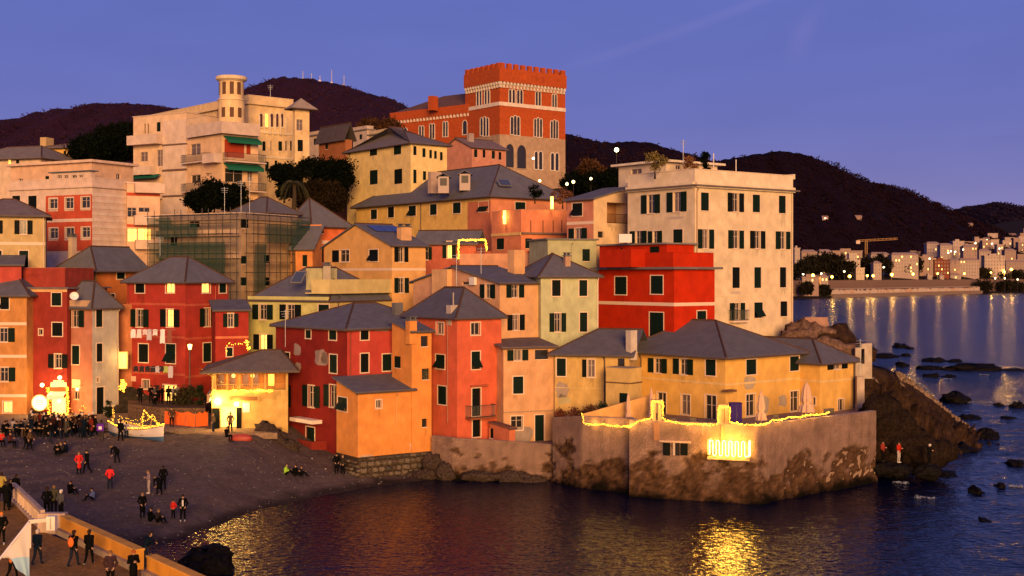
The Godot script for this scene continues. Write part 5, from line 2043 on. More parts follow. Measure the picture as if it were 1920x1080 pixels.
func scaffolded():
	var t := house("house_under_repair", "dull plaster house wrapped in scaffolding, above the red hip-roofed house", 450, 136, 9.0)
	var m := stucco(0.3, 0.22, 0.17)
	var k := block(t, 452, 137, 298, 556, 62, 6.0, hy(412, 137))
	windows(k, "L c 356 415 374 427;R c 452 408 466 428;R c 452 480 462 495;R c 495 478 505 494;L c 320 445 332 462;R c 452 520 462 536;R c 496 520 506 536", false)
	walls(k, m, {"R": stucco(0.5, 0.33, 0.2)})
	flat_roof(k, 0.3, 0.2, m, 0.5, m)
	for py in [436, 478]:
		band(k, "L", 450, py, 0.7, stucco(0.55, 0.38, 0.28), 0.5, "ledge")
	var kk := block(t, 500, 143, 430, 560, 55, 8.0, hy(398, 143))
	walls(kk, m, {}, {}, "rear_wall")
	roof(kk, "L", 1.9, 0.3, 2.5, 2.5, slate(0.2, 0.18, 0.19))
	antenna(t, at(421, 395, 138), 2.6)
	antenna(t, at(452, 392, 140), 3.2)
	antenna(t, at(468, 392, 140), 3.6)
	# the scaffold
	var s := house("scaffolding", "steel tube scaffolding with green netting round the dull plaster house", 450, 135, 9.0, "scaffolding")
	var steel := flat(0.06, 0.05, 0.045, 0.5, 0.5)
	var wood := flat(0.16, 0.1, 0.06)
	var net := StandardMaterial3D.new()
	net.albedo_color = Color(0.04, 0.2, 0.15, 0.6)
	net.transparency = BaseMaterial3D.TRANSPARENCY_ALPHA
	net.roughness = 0.9
	net.cull_mode = BaseMaterial3D.CULL_DISABLED
	for f in ["L", "R"]:
		var fr := frame(k, f)
		var e := face(k, f)
		var ln: float = (e[1] - e[0]).length()
		var n := int(ln / 1.7)
		var lv := [12.2, 14.3, 16.4, 18.5, 20.6, 22.7]
		for i in n + 1:
			for w in [0.75, 1.75]:
				var mb := MB.new()
				var u := ln * i / n
				mb.tube([fr.pt(u, 8.0, w), fr.pt(u, 23.6 + (0.7 if i % 2 == 0 else 0.1), w)], 0.045, 5)
				put(mb, "pole", steel, s)
		for y in lv:
			for w in [0.75, 1.75]:
				var mb := MB.new()
				mb.tube([fr.pt(-0.4, y + 0.9, w + 0.06), fr.pt(ln + 0.4, y + 0.9, w + 0.06)], 0.035, 5)
				put(mb, "ledger", steel, s)
			var dk := MB.new()
			fbox(dk, fr, 0, ln, y - 0.05, y, 0.8, 1.7)
			put(dk, "deck", wood, s)
		for i in n:
			if i % 3 == 1:
				var mb := MB.new()
				var y: float = lv[(i / 2) % 4]
				mb.tube([fr.pt(ln * i / n, y, 1.78), fr.pt(ln * (i + 1) / n, y + 2.1, 1.78)], 0.035, 5)
				put(mb, "brace", steel, s)
		var spans := [[0.0, 0.3, 21.0, 23.4], [0.02, 0.95, 17.2, 20.6], [0.3, 0.62, 21.2, 22.6]] if f == "L" else [[0.0, 0.2, 12.5, 20.4], [0.66, 1.0, 12.0, 23.2], [0.2, 0.66, 20.6, 22.6], [0.3, 0.6, 12.4, 14.4]]
		for q in spans:
			var mb := MB.new()
			var rows := []
			for j in 9:
				var row := []
				for i in 13:
					var u: float = lerpf(ln * q[0], ln * q[1], i / 12.0)
					row.append(fr.pt(u, lerpf(q[2], q[3], j / 8.0), 1.86 + 0.07 * sin(i * 2.1 + j) + 0.05 * sin(j * 1.7)))
				rows.append(row)
			mb.sheet(rows)
			put(mb, "safety_net", net, s)

func seaside_houses():
	# long yellow house
	var m := stucco(0.62, 0.4, 0.14)
	var t := house("yellow_long_house", "long plain yellow house with grey roof, left joined to the corner terrace house", 1178, 107, 4.0)
	var k := block(t, 1180, 106.5, 1040, 0, 74, 2.0, hy(666, 106.5), 0.0, 8.0)
	windows(k, "L c 1044 672 1061 705;L 1 1092 674 1115 707;L p 1158 672 1171 694;L g 1146 754 1153 758")
	walls(k, m)
	roof(k, "L", 2.0, 0.5, 0, 3.0, slate(0.18, 0.165, 0.19))
	var fr := frame(k, "L")
	face_pipe(k, "L", 1134, 668, 755)
	band(k, "L", 1100, 728, 0.06, stucco(0.7, 0.5, 0.22))
	patch(k, "L", 1041, 716, 1066, 745, stucco(0.4, 0.3, 0.24))
	patch(k, "L", 1046, 740, 1070, 758, stucco(0.5, 0.4, 0.2))
	chimney(t, at(1184, 648, 106.8), 0.75, 0.6, 1.3, stucco(0.6, 0.5, 0.42), 40, false)
	var k1 := block(t, 1181, 103.5, 1136, 1203, 52, 3.0, hy(693, 103.5))
	windows(k1, "L c 1161 737 1177 756", false)
	walls(k1, stucco(0.68, 0.45, 0.16), {}, {}, "bay_wall")
	flat_roof(k1, 0.02, 0.05, stucco(0.5, 0.35, 0.2), 0.0, null, "bay_roof")
	for f in ["L", "R"]:
		band(k1, f, 1181, 719, 0.1, flat(0.12, 0.07, 0.04), 0.08, "bay_ledge")
	# corner terrace house
	var t2 := house("yellow_terrace_house", "golden yellow two-storey house with big grey hip roof on the sea terrace", 1360, 104, 4.6)
	var my := stucco(0.8, 0.46, 0.12)
	var k2 := block(t2, 1360, 104, 1172, 1500, 42, 3.5, hy(670, 104))
	windows(k2, "L o 1216 672 1251 699;L o 1263 673 1300 702;L c 1323 674 1342 704;L g 1232 736 1249 790;L g 1277 740 1294 777;L g 1322 741 1343 797;R c 1399 674 1418 702;R c 1481 668 1498 695;R g 1399 739 1416 780;R g 1482 733 1498 771")
	walls(k2, my)
	roof(k2, "L", 2.75, 0.55, 5.2, 3.4, slate(0.185, 0.17, 0.195))
	var k3 := block(t2, 1537, 109.4, 1498, 1602, 42, 3.5, hy(681, 109.4), 9.0)
	windows(k3, "R o 1551 676 1588 692;R g 1571 748 1582 770;L g 1523 745 1529 759")
	walls(k3, my, {}, {}, "wing_wall")
	roof(k3, "L", 1.9, 0.5, 2.6, 0, slate(0.185, 0.17, 0.195))
	for q in [["L", 1350], ["R", 1380]]:
		band(k2, q[0], q[1], 720.0, 0.16, stucco(0.8, 0.55, 0.25))
	for q in [["L", 1520], ["R", 1560]]:
		band(k3, q[0], q[1], 714.0, 0.16, stucco(0.8, 0.55, 0.25))
	face_pipe(k2, "L", 1203, 664, 735)
	face_pipe(k3, "R", 1600, 674, 765)
	for q in [[1395, 705, 1417, 730], [1419, 740, 1443, 782], [1460, 738, 1476, 764]]:
		patch(k2, "R", q[0], q[1], q[2], q[3], stucco(0.46, 0.36, 0.26))
	var f2 := frame(k2, "R")
	var mb := MB.new()
	var a := on_face(k2, "R", 1365, 732)
	mb.box(f2.pt(a.x - 0.2, a.y, 0.3), f2.x * 0.55, Vector3(0, 0.08, 0), f2.n * 0.35)
	put(mb, "door_canopy", flat(0.12, 0.06, 0.04), t2)
	antenna(t2, at(1613, 690, 109), 2.5)

# a sea wall: plaster above, bared stone below, uneven towards the water
func sea_wall(called: String, label: String, pts: Array, top: Array, foot: float, seed_: int, bare_at: float, thick := 3.0) -> Array:
	var f := fnl(0.35, seed_, 5)
	var g := fnl(1.3, seed_ + 1, 4)
	var base: Vector3 = at(pts[0][0], 900, pts[0][1])
	base.y = 0
	var rows := []
	var cols := []
	var line := []
	for i in pts.size() - 1:
		var a := on_plan(pts[i][0], pts[i][1]); var b := on_plan(pts[i + 1][0], pts[i + 1][1])
		var n := maxi(2, int(a.distance_to(b) / 0.2))
		for j in n + (1 if i == pts.size() - 2 else 0):
			var s := float(j) / n
			var out := Vector3((b - a).y, 0, (b - a).x).normalized()
			line.append([w3(a.lerp(b, s), 0), Vector3(-(b - a).y, 0, -(b - a).x).normalized() * -1.0, lerpf(top[i], top[i + 1], s), out])
	var nv := 38
	for r in nv + 1:
		var row := []
		var cr := []
		for q in line:
			var p: Vector3 = q[0]
			var y: float = lerpf(foot, q[2], float(r) / nv)
			var n3 := f.get_noise_3d(p.x, y * 1.4, p.z)
			var n4 := g.get_noise_3d(p.x, y, p.z)
			var bare := clampf((bare_at + n3 * 4.0 + g.get_noise_3d(p.x, y * 2.0, p.z) * 0.9 - y) / 0.9 + 0.5, 0, 1)
			var n5 := g.get_noise_3d(p.x * 2.7, y * 3.4, p.z * 2.7)
			var depth := (0.3 * n4 + 0.16 * n5 - 0.08) * bare + 0.03 * n3 + maxf(0.0, (0.8 - y)) * 0.25 * (1 + n3)
			var nn: Vector3 = q[3] if q[3].z >= 0 else -q[3]
			row.append(Vector3(p.x, y, p.z) + nn * depth)
			var plaster := Color(0.8, 0.5, 0.4) * (1.0 + 0.4 * n3 + 0.22 * n4 + 0.25 * f.get_noise_3d(p.x * 5.0, y * 0.5, p.z * 5.0))
			var st := Color(0.27, 0.145, 0.085) * (1.0 + 0.8 * n4 + 0.9 * n5)
			var c := plaster.lerp(st, bare)
			c = c.lerp(Color(0.02, 0.016, 0.012), clampf((0.75 + n3 * 0.9 - y) / 0.7, 0, 1))
			c.a = 1
			cr.append(c)
		rows.append(row)
		cols.append(cr)
	var t := thing(called, label, "sea wall", base)
	var mb := MB.new()
	mb.colored = true
	mb.sheet(rows, cols)
	put(mb, "wall_face", vertex_mat(0.93, "grain", Vector3(0.5, 0.5, 0.5), 1.5), t)
	# top and back so that it is a solid body
	mb = MB.new()
	var last: Array = rows[nv]
	for i in last.size() - 1:
		var n0: Vector3 = line[i][3] if line[i][3].z >= 0 else -line[i][3]
		var p0: Vector3 = last[i]; var p1: Vector3 = last[i + 1]
		mb.quad(p0, p1, p1 - n0 * 0.45, p0 - n0 * 0.45)
		mb.quad(p1 - n0 * 0.45, p0 - n0 * 0.45 , p0 - n0 * 0.45 - Vector3(0, 1.3, 0), p1 - n0 * 0.45 - Vector3(0, 1.3, 0))
	put(mb, "coping", stucco(0.5, 0.36, 0.27), t)
	return rows[nv]

func terrace():
	var top := sea_wall("terrace_sea_wall", "high weathered sea wall of the terrace, bare stone at its foot", [[1180, 96.6], [1420, 93.4], [1643, 103.6]], [5.9, 5.87, 5.85], -1.0, 5, 2.6)
	var top2 := sea_wall("left_terrace_wall", "recessed buttressed sea wall left of the terrace corner, dark foot", [[1036, 103.6], [1090, 100.6], [1183, 98.2]], [5.3, 5.75, 5.8], -1.0, 9, 2.4)
	sea_wall("beach_sea_wall", "low plastered sea wall under the coral tower house", [[809, 106.0], [850, 104.3], [960, 104.6], [1042, 104.4]], [3.5, 3.5, 3.2, 2.9], -1.0, 14, 1.1)
	# side closing the step between the two
	sea_wall("corner_return_wall", "narrow return wall in shadow at the terrace step", [[1175, 99.4], [1183, 96.9]], [5.8, 5.9], -1.0, 21, 2.4)
	# terrace floors and the filled ground behind the walls
	var mb := MB.new()
	var P := [on_plan(1181, 96.9), on_plan(1420, 93.8), on_plan(1641, 103.7), on_plan(1640, 118), on_plan(1160, 118)]
	var q := []
	for p in P:
		q.append(w3(p, 5.0))
	mb.slab(q, 6.5)
	q = []
	for p in [on_plan(1038, 104.4), on_plan(1090, 101.2), on_plan(1181, 98.6), on_plan(1170, 117), on_plan(1040, 117)]:
		q.append(w3(p, 4.7))
	mb.slab(q, 6.0)
	q = []
	for p in [on_plan(811, 106.4), on_plan(850, 104.8), on_plan(960, 105.1), on_plan(1040, 104.9), on_plan(1040, 120), on_plan(800, 120)]:
		q.append(w3(p, 2.75))
	mb.slab(q, 4.0)
	structure(mb, "terrace_ground", stucco(0.34, 0.22, 0.15))
	# orange ramp wall behind the left terrace
	var rw := house("ramp_wall", "sloping orange wall rising behind the left terrace with capped top", 1150, 101, 4.7, "wall")
	mb = MB.new()
	var A := at(1092, 785, 101.0); var B := at(1228, 742, 100.6)
	var n := Vector3(0, 0, 0.15)
	A.y = 4.7; B.y = 4.7
	var A1 := at(1092, 776, 101.0); var B1 := at(1228, 738, 100.6)
	mb.quad(A + n, B + n, B1 + n, A1 + n)
	mb.quad(B - n, A - n, A1 - n, B1 - n)
	mb.quad(A1 + n, B1 + n, B1 - n, A1 - n)
	mb.quad(B + n, B - n, B1 - n, B1 + n)
	put(mb, "wall_body", stucco(0.74, 0.4, 0.14), rw)
	# gate pillars on the parapet
	for g in [[1222, 1243, 753, 96.1, "left gate pillar on the terrace parapet outlined in lights"], [1347, 1369, 762, 94.5, "right gate pillar on the terrace parapet outlined in lights"]]:
		var a := at(g[0], g[2], g[3]); var b := at(g[1], g[2], g[3])
		var w := b.x - a.x
		mb = MB.new()
		mb.cube(Vector3(a.x + 0.08, 4.9, a.z - 0.75), Vector3(a.x + 0.34, a.y - 0.06, a.z - 0.3))
		mb.cube(Vector3(b.x - 0.34, 4.9, a.z - 0.75), Vector3(b.x - 0.08, a.y - 0.06, a.z - 0.3))
		mb.cube(Vector3(a.x + 0.05, a.y - 0.06, a.z - 0.8), Vector3(b.x - 0.05, a.y + 0.1, a.z - 0.25))
		if g[0] == 1347:
			mb.cube(Vector3(a.x + 0.341, 4.9, a.z - 0.6), Vector3(b.x - 0.341, a.y - 0.061, a.z - 0.45))
		var o := put(mb, "gate_pillar", stucco(0.5, 0.33, 0.16), self, Vector3(a.x, 5.0, a.z))
		tag(o, g[4], "gate pillar")
		var hook := MB.new()
		hook.cube(Vector3(b.x - 0.75, 4.4, a.z - 0.02), Vector3(b.x - 0.3, 5.75, a.z + 0.28))
		put(hook, "pillar_foot", stucco(0.3, 0.15, 0.09), o)
	# the garland
	var s := house("terrace_garland", "thick garland of yellow fairy lights swagged along the terrace parapet", 1300, 94, 5.6, "string lights")
	var up := Vector3(0, 0.02, 0)
	var route := [[1092, 776, 100.2], [1094, 793, 100.2], [1130, 795, 99.2], [1178, 799, 97.8], [1182, 799, 96.4], [1200, 789, 96.1], [1222, 784, 95.85], [1222, 753, 95.75], [1243, 753, 95.45], [1243, 786, 95.4], [1262, 791, 95.15], [1300, 794, 94.65], [1346, 795, 94.1], [1347, 763, 94.15], [1368, 763, 93.85], [1368, 791, 93.8], [1395, 796, 93.45], [1422, 797, 93.1], [1448, 788, 94.3], [1480, 782, 95.7], [1520, 777, 97.6], [1555, 773, 99.2]]
	var pts := []
	for i in route.size() - 1:
		var a := at(route[i][0], route[i][1], route[i][2] - 0.12); var b := at(route[i + 1][0], route[i + 1][1], route[i + 1][2] - 0.12)
		var sag := 0.1 if a.distance_to(b) > 1.2 else 0.0
		pts.append_array(sagging(a, b, sag, 4 if sag > 0 else 2).slice(0, -1))
	pts.append(at(route[-1][0], route[-1][1], route[-1][2]))
	light_string(s, pts, 30, 0.035, 0.036, 1.3, 0.42)
	# the balcony with the serpentine light
	var bl := house("light_balcony", "small balcony with a glowing serpentine light tube on its front, on the terrace sea wall", 1369, 93.8, 3.3, "balcony")
	var fa := on_plan(1180, 96.6); var fb := on_plan(1420, 93.4)
	var dir := w3(fb - fa, 0).normalized()
	var nn := dir.cross(Vector3.UP)
	var c := at(1369, 855, 93.95)
	mb = MB.new()
	mb.box(c + nn * 0.4 - Vector3(0, 0.08, 0), dir * 1.55, Vector3(0, 0.1, 0), nn * 0.55)
	put(mb, "floor_slab", stucco(0.5, 0.32, 0.18), bl)
	mb = MB.new()
	for i in 2:
		mb.tube([c + nn * 0.9 + dir * -1.45 + Vector3(0, 0.1 + i * 1.2, 0), c + nn * 0.9 + dir * 1.45 + Vector3(0, 0.1 + i * 1.2, 0)], 0.03, 5)
		for sgn in [-1, 1]:
			mb.tube([c + nn * 0.05 + dir * 1.45 * sgn + Vector3(0, 0.1 + i * 1.2, 0), c + nn * 0.9 + dir * 1.45 * sgn + Vector3(0, 0.1 + i * 1.2, 0)], 0.03, 5)
	for sgn in [-1, 1]:
		mb.tube([c + nn * 0.9 + dir * 1.45 * sgn, c + nn * 0.9 + dir * 1.45 * sgn + Vector3(0, 1.32, 0)], 0.04, 5)
	put(mb, "railing", flat(0.1, 0.08, 0.05, 0.5), bl)
	mb = MB.new()
	var sp := []
	var nl := 6
	for side in [-1]:
		for i in 3:
			var w := 0.12 + 0.3 * i
			sp.append(c + nn * w + dir * -1.5 + Vector3(0, 0.12 if i % 2 == 0 else 1.25, 0))
			sp.append(c + nn * w + dir * -1.5 + Vector3(0, 1.25 if i % 2 == 0 else 0.12, 0))
	for i in nl:
		var x0 := -1.35 + i * 0.47
		for j in 7:
			var tt := PI * j / 6.0
			sp.append(c + nn * 0.97 + dir * (x0 + 0.117 - cos(tt) * 0.117) + Vector3(0, 1.13 + sin(tt) * 0.12, 0))
		for j in 7:
			var tt := PI * j / 6.0
			sp.append(c + nn * 0.97 + dir * (x0 + 0.235 + 0.117 - cos(tt) * 0.117) + Vector3(0, 0.24 - sin(tt) * 0.12, 0))
	for i in 3:
		var w := 0.72 - 0.3 * i
		sp.append(c + nn * w + dir * 1.5 + Vector3(0, 0.12 if i % 2 == 0 else 1.25, 0))
		sp.append(c + nn * w + dir * 1.5 + Vector3(0, 1.25 if i % 2 == 0 else 0.12, 0))
	mb.tube(sp, 0.032, 6)
	put(mb, "light_tube", glow(0.9, 0.55, 0.07, 5.0), bl)
	for i in 3:
		lamp(c + nn * 1.15 + dir * (i - 1) * 1.0 + Vector3(0, 0.7, 0), 2.8, bl, Color(1.0, 0.5, 0.06), 0.2)
	lamp(c + nn * 0.5 + Vector3(0, 0.9, 0), 2.5, bl, Color(1.0, 0.5, 0.06), 0.2)
	# window and wall pieces on the sea wall
	var ww := house("sea_wall_window", "shuttered window niche in the terrace sea wall, left of the lit balcony", 1265, 95.3, 3.3, "window")
	for i in 4:
		mb = MB.new()
		var px: float = [1250, 1264, 1270, 1283][i]
		var cc := at(px, 842, lerpf(96.6, 93.4, (px - 1180) / 240.0) - 0.12)
		mb.box(cc, dir * [0.26, 0.08, 0.16, 0.26][i], Vector3(0, 0.47, 0), nn * 0.06)
		put(mb, ["shutter", "frame", "pane", "shutter"][i], [shutter_dark, frame_white, glass(), shutter_dark][i], ww)
	mb = MB.new()
	mb.box(at(1266, 828, 95.35), dir * 1.2, Vector3(0, 0.06, 0), nn * 0.2)
	put(mb, "lintel", stucco(0.6, 0.4, 0.3), ww)
	umbrellas()

func umbrellas():
	var cloth := flat(0.45, 0.28, 0.21, 0.9)
	var spots := [[1178, 738, 797, 99.5, "closed pale parasol on the left terrace, before the orange ramp wall", 0.2], [1221, 729, 778, 99.5, "closed pale parasol beside the left lit gate pillar", 0.2], [1427, 735, 800, 97.0, "closed pale parasol before the bare plaster patch of the yellow house", 0.33], [1512, 718, 785, 102.0, "broad closed parasol at the inner corner of the yellow house", 0.5]]
	for q in spots:
		var top := at(q[0], q[1], q[3])
		var o := Vector3(top.x, 5.0 if q[0] > 1200 else 4.7, top.z)
		var t := thing("closed_parasol", q[4], "parasol", o, "closed parasols on the terrace")
		var mb := MB.new()
		mb.tube([o, top + Vector3(0, 0.12, 0)], 0.035, 6)
		mb.lathe(o, [[0.3, 0.0], [0.3, 0.1], [0.05, 0.14]], 12)
		put(mb, "pole", flat(0.4, 0.3, 0.22, 0.5), t)
		mb = MB.new()
		var rows := []
		var h := top.y - o.y
		for i in 11:
			var s := i / 10.0
			var row := []
			for j in 33:
				var a := TAU * (j % 32) / 32.0
				var fold := 1.0 + 0.32 * cos(a * 8.0) * (1.0 - s * 0.6)
				var r: float = q[5] * (0.16 + 0.84 * pow(1.0 - s, 0.5)) * (0.55 if i == 3 else 1.0 if i > 0 else 1.1) * fold
				row.append(o + Vector3(cos(a) * r, h * (0.28 + 0.72 * s), -sin(a) * r))
			rows.append(row)
		mb.sheet(rows)
		put(mb, "cloth", cloth, t)
	var mb2 := MB.new()
	var c := at(1379, 755, 98.0)
	mb2.cube(Vector3(c.x - 0.44, 5.0, c.z - 0.4), Vector3(c.x + 0.44, c.y - 0.06, c.z + 0.4))
	mb2.cube(Vector3(c.x - 0.47, c.y - 0.06, c.z - 0.43), Vector3(c.x + 0.47, c.y, c.z + 0.43))
	var cab := put(mb2, "storage_locker", flat(0.03, 0.015, 0.12, 0.85), self, Vector3(c.x, 5.0, c.z))
	tag(cab, "dark blue upright storage locker on the terrace beside the right gate pillar", "locker")
	mb2 = MB.new()
	mb2.cube(Vector3(c.x - 0.01, 5.1, c.z + 0.4), Vector3(c.x + 0.01, c.y - 0.1, c.z + 0.42))
	mb2.cube(Vector3(c.x + 0.05, 6.0, c.z + 0.4), Vector3(c.x + 0.08, 6.3, c.z + 0.45))
	put(mb2, "door_edge", flat(0.015, 0.012, 0.05, 0.5), cab)
	# tables and chairs
	var seats := [[1262, 96.8, "small terrace chair nearest the left gate pillar"], [1300, 97.2, "small terrace chair under the middle ground-floor window"], [1456, 99.5, "dark terrace bench seat before the round plaster patch"], [1551, 104.0, "left of two dark chairs by the arched door"], [1560, 104.3, "right of two dark chairs by the arched door"], [1165, 100.0, "dark chair on the left terrace by the ramp wall"], [1145, 100.2, "terrace chair farthest left along the ramp wall"]]
	for q in seats:
		var p := on_plan(q[0], q[1])
		var o := w3(p, 5.0 if q[0] > 1181 else 4.7)
		var t := thing("terrace_chair", q[2], "chair", o, "chairs on the terrace")
		var dk := flat(0.05, 0.03, 0.02, 0.6)
		var mb := MB.new()
		mb.cube(o + Vector3(-0.24, 0.42, -0.24), o + Vector3(0.24, 0.46, 0.24))
		put(mb, "seat", dk, t)
		mb = MB.new()
		mb.cube(o + Vector3(-0.24, 0.55, -0.25), o + Vector3(0.24, 0.95, -0.21))
		put(mb, "backrest", dk, t)
		for s in [[-1, -1], [1, -1], [-1, 1], [1, 1]]:
			mb = MB.new()
			mb.bar(o + Vector3(0.21 * s[0], 0, 0.21 * s[1]), o + Vector3(0.21 * s[0], 0.42 if s[1] > 0 else 0.95, 0.21 * s[1]), 0.035, 0.035)
			put(mb, "leg", dk, t)
	# shrubs and pots by the long house
	for q in [[1052, 106.0, 0.7, "leftmost dry reddish shrub in a planter under the long yellow house", Color(0.12, 0.035, 0.02)], [1080, 105.6, 0.9, "reddish shrub in the middle of the planters under the long yellow house", Color(0.11, 0.04, 0.025)], [1105, 105.2, 1.0, "tall reddish shrub in the planters under the long yellow house", Color(0.09, 0.04, 0.02)], [1126, 104.8, 1.2, "dark green bush right end of the planters, beside the downpipe", Color(0.02, 0.03, 0.015)]]:
		tree("potted_shrub", q[3], w3(on_plan(q[0], q[1]), 4.75), q[2] * 1.3, q[2] * 0.75, 160, q[4], int(q[0]), "shrubs under the long yellow house", 0.12, 0.1, "shrub")

# ------------------------------------------------------------------ the ground, the sea and what lies round them
# height of the shore and the village slope at a plan place
func shore(x: float, d: float) -> float:
	# the waterline of the cove as measured: depth of the water's edge at x
	var edge := interp([[-60.0, 76.0], [-32.0, 77.0], [-22.0, 79.5], [-18.4, 91.4], [-14.0, 98.0], [-9.0, 103.5], [-5.0, 106.0], [0.0, 107.0], [40.0, 108.0]], x)
	var y := (d - edge) * 0.125 + 0.02
	if y < 0:
		y *= 1.6
	y = minf(y, 3.45)
	if d > 122:
		y += interp([[122.0, 0.0], [126.0, 3.0], [132.0, 5.5], [140.0, 8.0], [150.0, 12.0], [165.0, 17.0], [200.0, 24.0], [235.0, 30.0], [290.0, 32.0]], d)
	var right := clampf((x - 26.0) / 14.0, 0, 1)
	return lerpf(y, -3.0, right * right * (3 - 2 * right)) if d > 110 else y

func grounds():
	# the sea: one sheet to the horizon, waves in the near part
	var f := fnl(0.16, 3, 4)
	var f2 := fnl(0.55, 4, 3)
	var rows := []
	var zs := [30.0]
	while zs[-1] < 165:
		zs.append(zs[-1] + 0.3 + maxf(0, (zs[-1] - 60) * 0.004))
	while zs[-1] < 6000:
		zs.append(zs[-1] * 1.04)
	var xs := []
	for i in 261:
		var s := (i - 130) / 130.0
		xs.append(s)
	for d in zs:
		var row := []
		var calm := clampf(1.0 - (d - 120) / 250.0, 0.0, 1.0)
		for s in xs:
			var x: float = s * (d * 0.58 + 10.0) + d * 0.02
			var open := clampf((x - 14.0) / 22.0, 0.25, 1.0)
			var y := (f.get_noise_2d(x, d * 1.8) * 0.12 * open + f2.get_noise_2d(x, d * 1.7) * 0.05 * lerpf(0.12, 1.0, open)) * calm
			row.append(Vector3(x, y, -d))
		rows.append(row)
	var mb: MB
	var wm := StandardMaterial3D.new()
	wm.albedo_color = lin(0.0004, 0.002, 0.016)
	wm.roughness = 0.09
	wm.metallic_specular = 0.17
	wm.normal_enabled = true
	wm.normal_scale = 0.3
	var nt := noise_tex(0.03, 0, 1, 4, 61, 512)
	nt.as_normal_map = true
	nt.bump_strength = 10.0
	wm.normal_texture = nt
	wm.uv1_triplanar = true
	wm.uv1_world_triplanar = true
	wm.uv1_scale = Vector3(0.06, 0.06, 0.1)
	# the open bay is rougher than the sheltered cove
	var cut := [0, int(zs.find_custom(func(z): return z > 118)), zs.find_custom(func(z): return z > 230), zs.size() - 1]
	for i in 3:
		mb = MB.new()
		mb.sheet(rows.slice(cut[i], cut[i + 1] + 1))
		var m2: StandardMaterial3D = wm.duplicate()
		m2.roughness = [0.06, 0.11, 0.22][i]
		m2.normal_scale = [0.3, 0.7, 0.8][i]
		structure(mb, ["cove_water", "inshore_water", "bay_water"][i], m2)
	# sea bed
	mb = MB.new()
	mb.slab([Vector3(-4000, -4, 20), Vector3(4000, -4, 20), Vector3(4000, -4, -7000), Vector3(-4000, -4, -7000)], 1.0)
	structure(mb, "sea_bed", flat(0.02, 0.02, 0.02))
	# beach
	var g := fnl(0.25, 8, 4)
	rows = []
	var bc := []
	for i in 150:
		var d := 70.0 + i * 0.4
		var row := []
		var cb := []
		for j in 150:
			var x := -66.0 + j * 0.47
			var y := shore(x, minf(d, 121.0))
			row.append(Vector3(x, y + g.get_noise_2d(x, d * 1.6) * 0.16 * clampf(y + 0.6, 0.3, 1), -d))
			# wet shingle by the water, and uneven lighter and darker bands
			var wet_ := clampf((y + g.get_noise_2d(x * 1.5, d) * 0.25 - 0.12) / 0.3, 0, 1)
			var v := lerpf(0.28, 1.0, wet_) * (1.0 + 0.3 * g.get_noise_2d(x * 0.35 + d * 0.3, d * 1.5 - x * 0.3) + 0.25 * g.get_noise_2d(x * 3.0, d * 3.0))
			cb.append(Color(v, v, v))
		rows.append(row)
		bc.append(cb)
	mb = MB.new()
	mb.colored = true
	mb.sheet(rows, bc)
	var bm: StandardMaterial3D = textured(0.24, 0.165, 0.145, "ground", Vector3(0.09, 0.09, 0.16), 0.9, ["pebble", Vector3(0.7, 0.7, 0.7)], "pebble", 4.0)
	bm.vertex_color_use_as_albedo = true
	structure(mb, "shingle_beach", bm)
	# single stones and litter that the photograph shows on the beach: pale specks
	var r := RandomNumberGenerator.new()
	r.seed = 12
	var sp := []
	var cl := []
	var st := MB.new()
	rock_mesh(st, Vector3(), Vector3(0.1, 0.06, 0.08), 3, 0.3, 4)
	for i in 2600:
		var d := r.randf_range(78, 112)
		var x := r.randf_range(-46, -6)
		var y := shore(x, d)
		if y < 0.05:
			continue
		sp.append(Transform3D(Basis.from_euler(Vector3(0, r.randf() * TAU, 0)).scaled(Vector3.ONE * r.randf_range(0.3, 1.0)), Vector3(x, y + g.get_noise_2d(x, d * 1.6) * 0.16, -d)))
		var b := r.randf_range(0.05, 0.17) if r.randf() < 0.994 else 0.45
		cl.append(Color(b, b * 0.82, b * 0.78))
	var peb := scatter("loose_pebbles", self, st.mesh(Vector3()), vertex_mat(0.9), sp, cl)
	tag(peb, "loose pebbles strewn over the shingle beach", "pebbles", "", "stuff")
	# the village slope under the houses
	rows = []
	for i in 90:
		var d := 112.0 + i * 2.0
		var row := []
		for j in 90:
			var x := -75.0 + j * 1.5
			row.append(Vector3(x, shore(x, d) - 0.25 + g.get_noise_2d(x * 0.6, d * 0.6) * 0.5 * clampf((d - 122) / 8, 0, 1), -d))
		rows.append(row)
	mb = MB.new()
	mb.sheet(rows)
	structure(mb, "village_hillside", textured(0.07, 0.055, 0.04, "rock", Vector3(0.1, 0.1, 0.1), 0.95, null, "rock", 6.0))
	# paved quay before the houses
	mb = MB.new()
	var q := []
	for p in [on_plan(-120, 110), on_plan(95, 109.5), on_plan(200, 110.2), on_plan(330, 108), on_plan(395, 107.5), on_plan(520, 107), on_plan(530, 112), on_plan(470, 124), on_plan(-120, 124)]:
		q.append(w3(p, 3.58))
	mb.slab(q, 0.5)
	structure(mb, "quay_pavement", textured(0.3, 0.2, 0.13, "ground", Vector3(0.2, 0.2, 0.2), 0.85))

var hill_spots := []

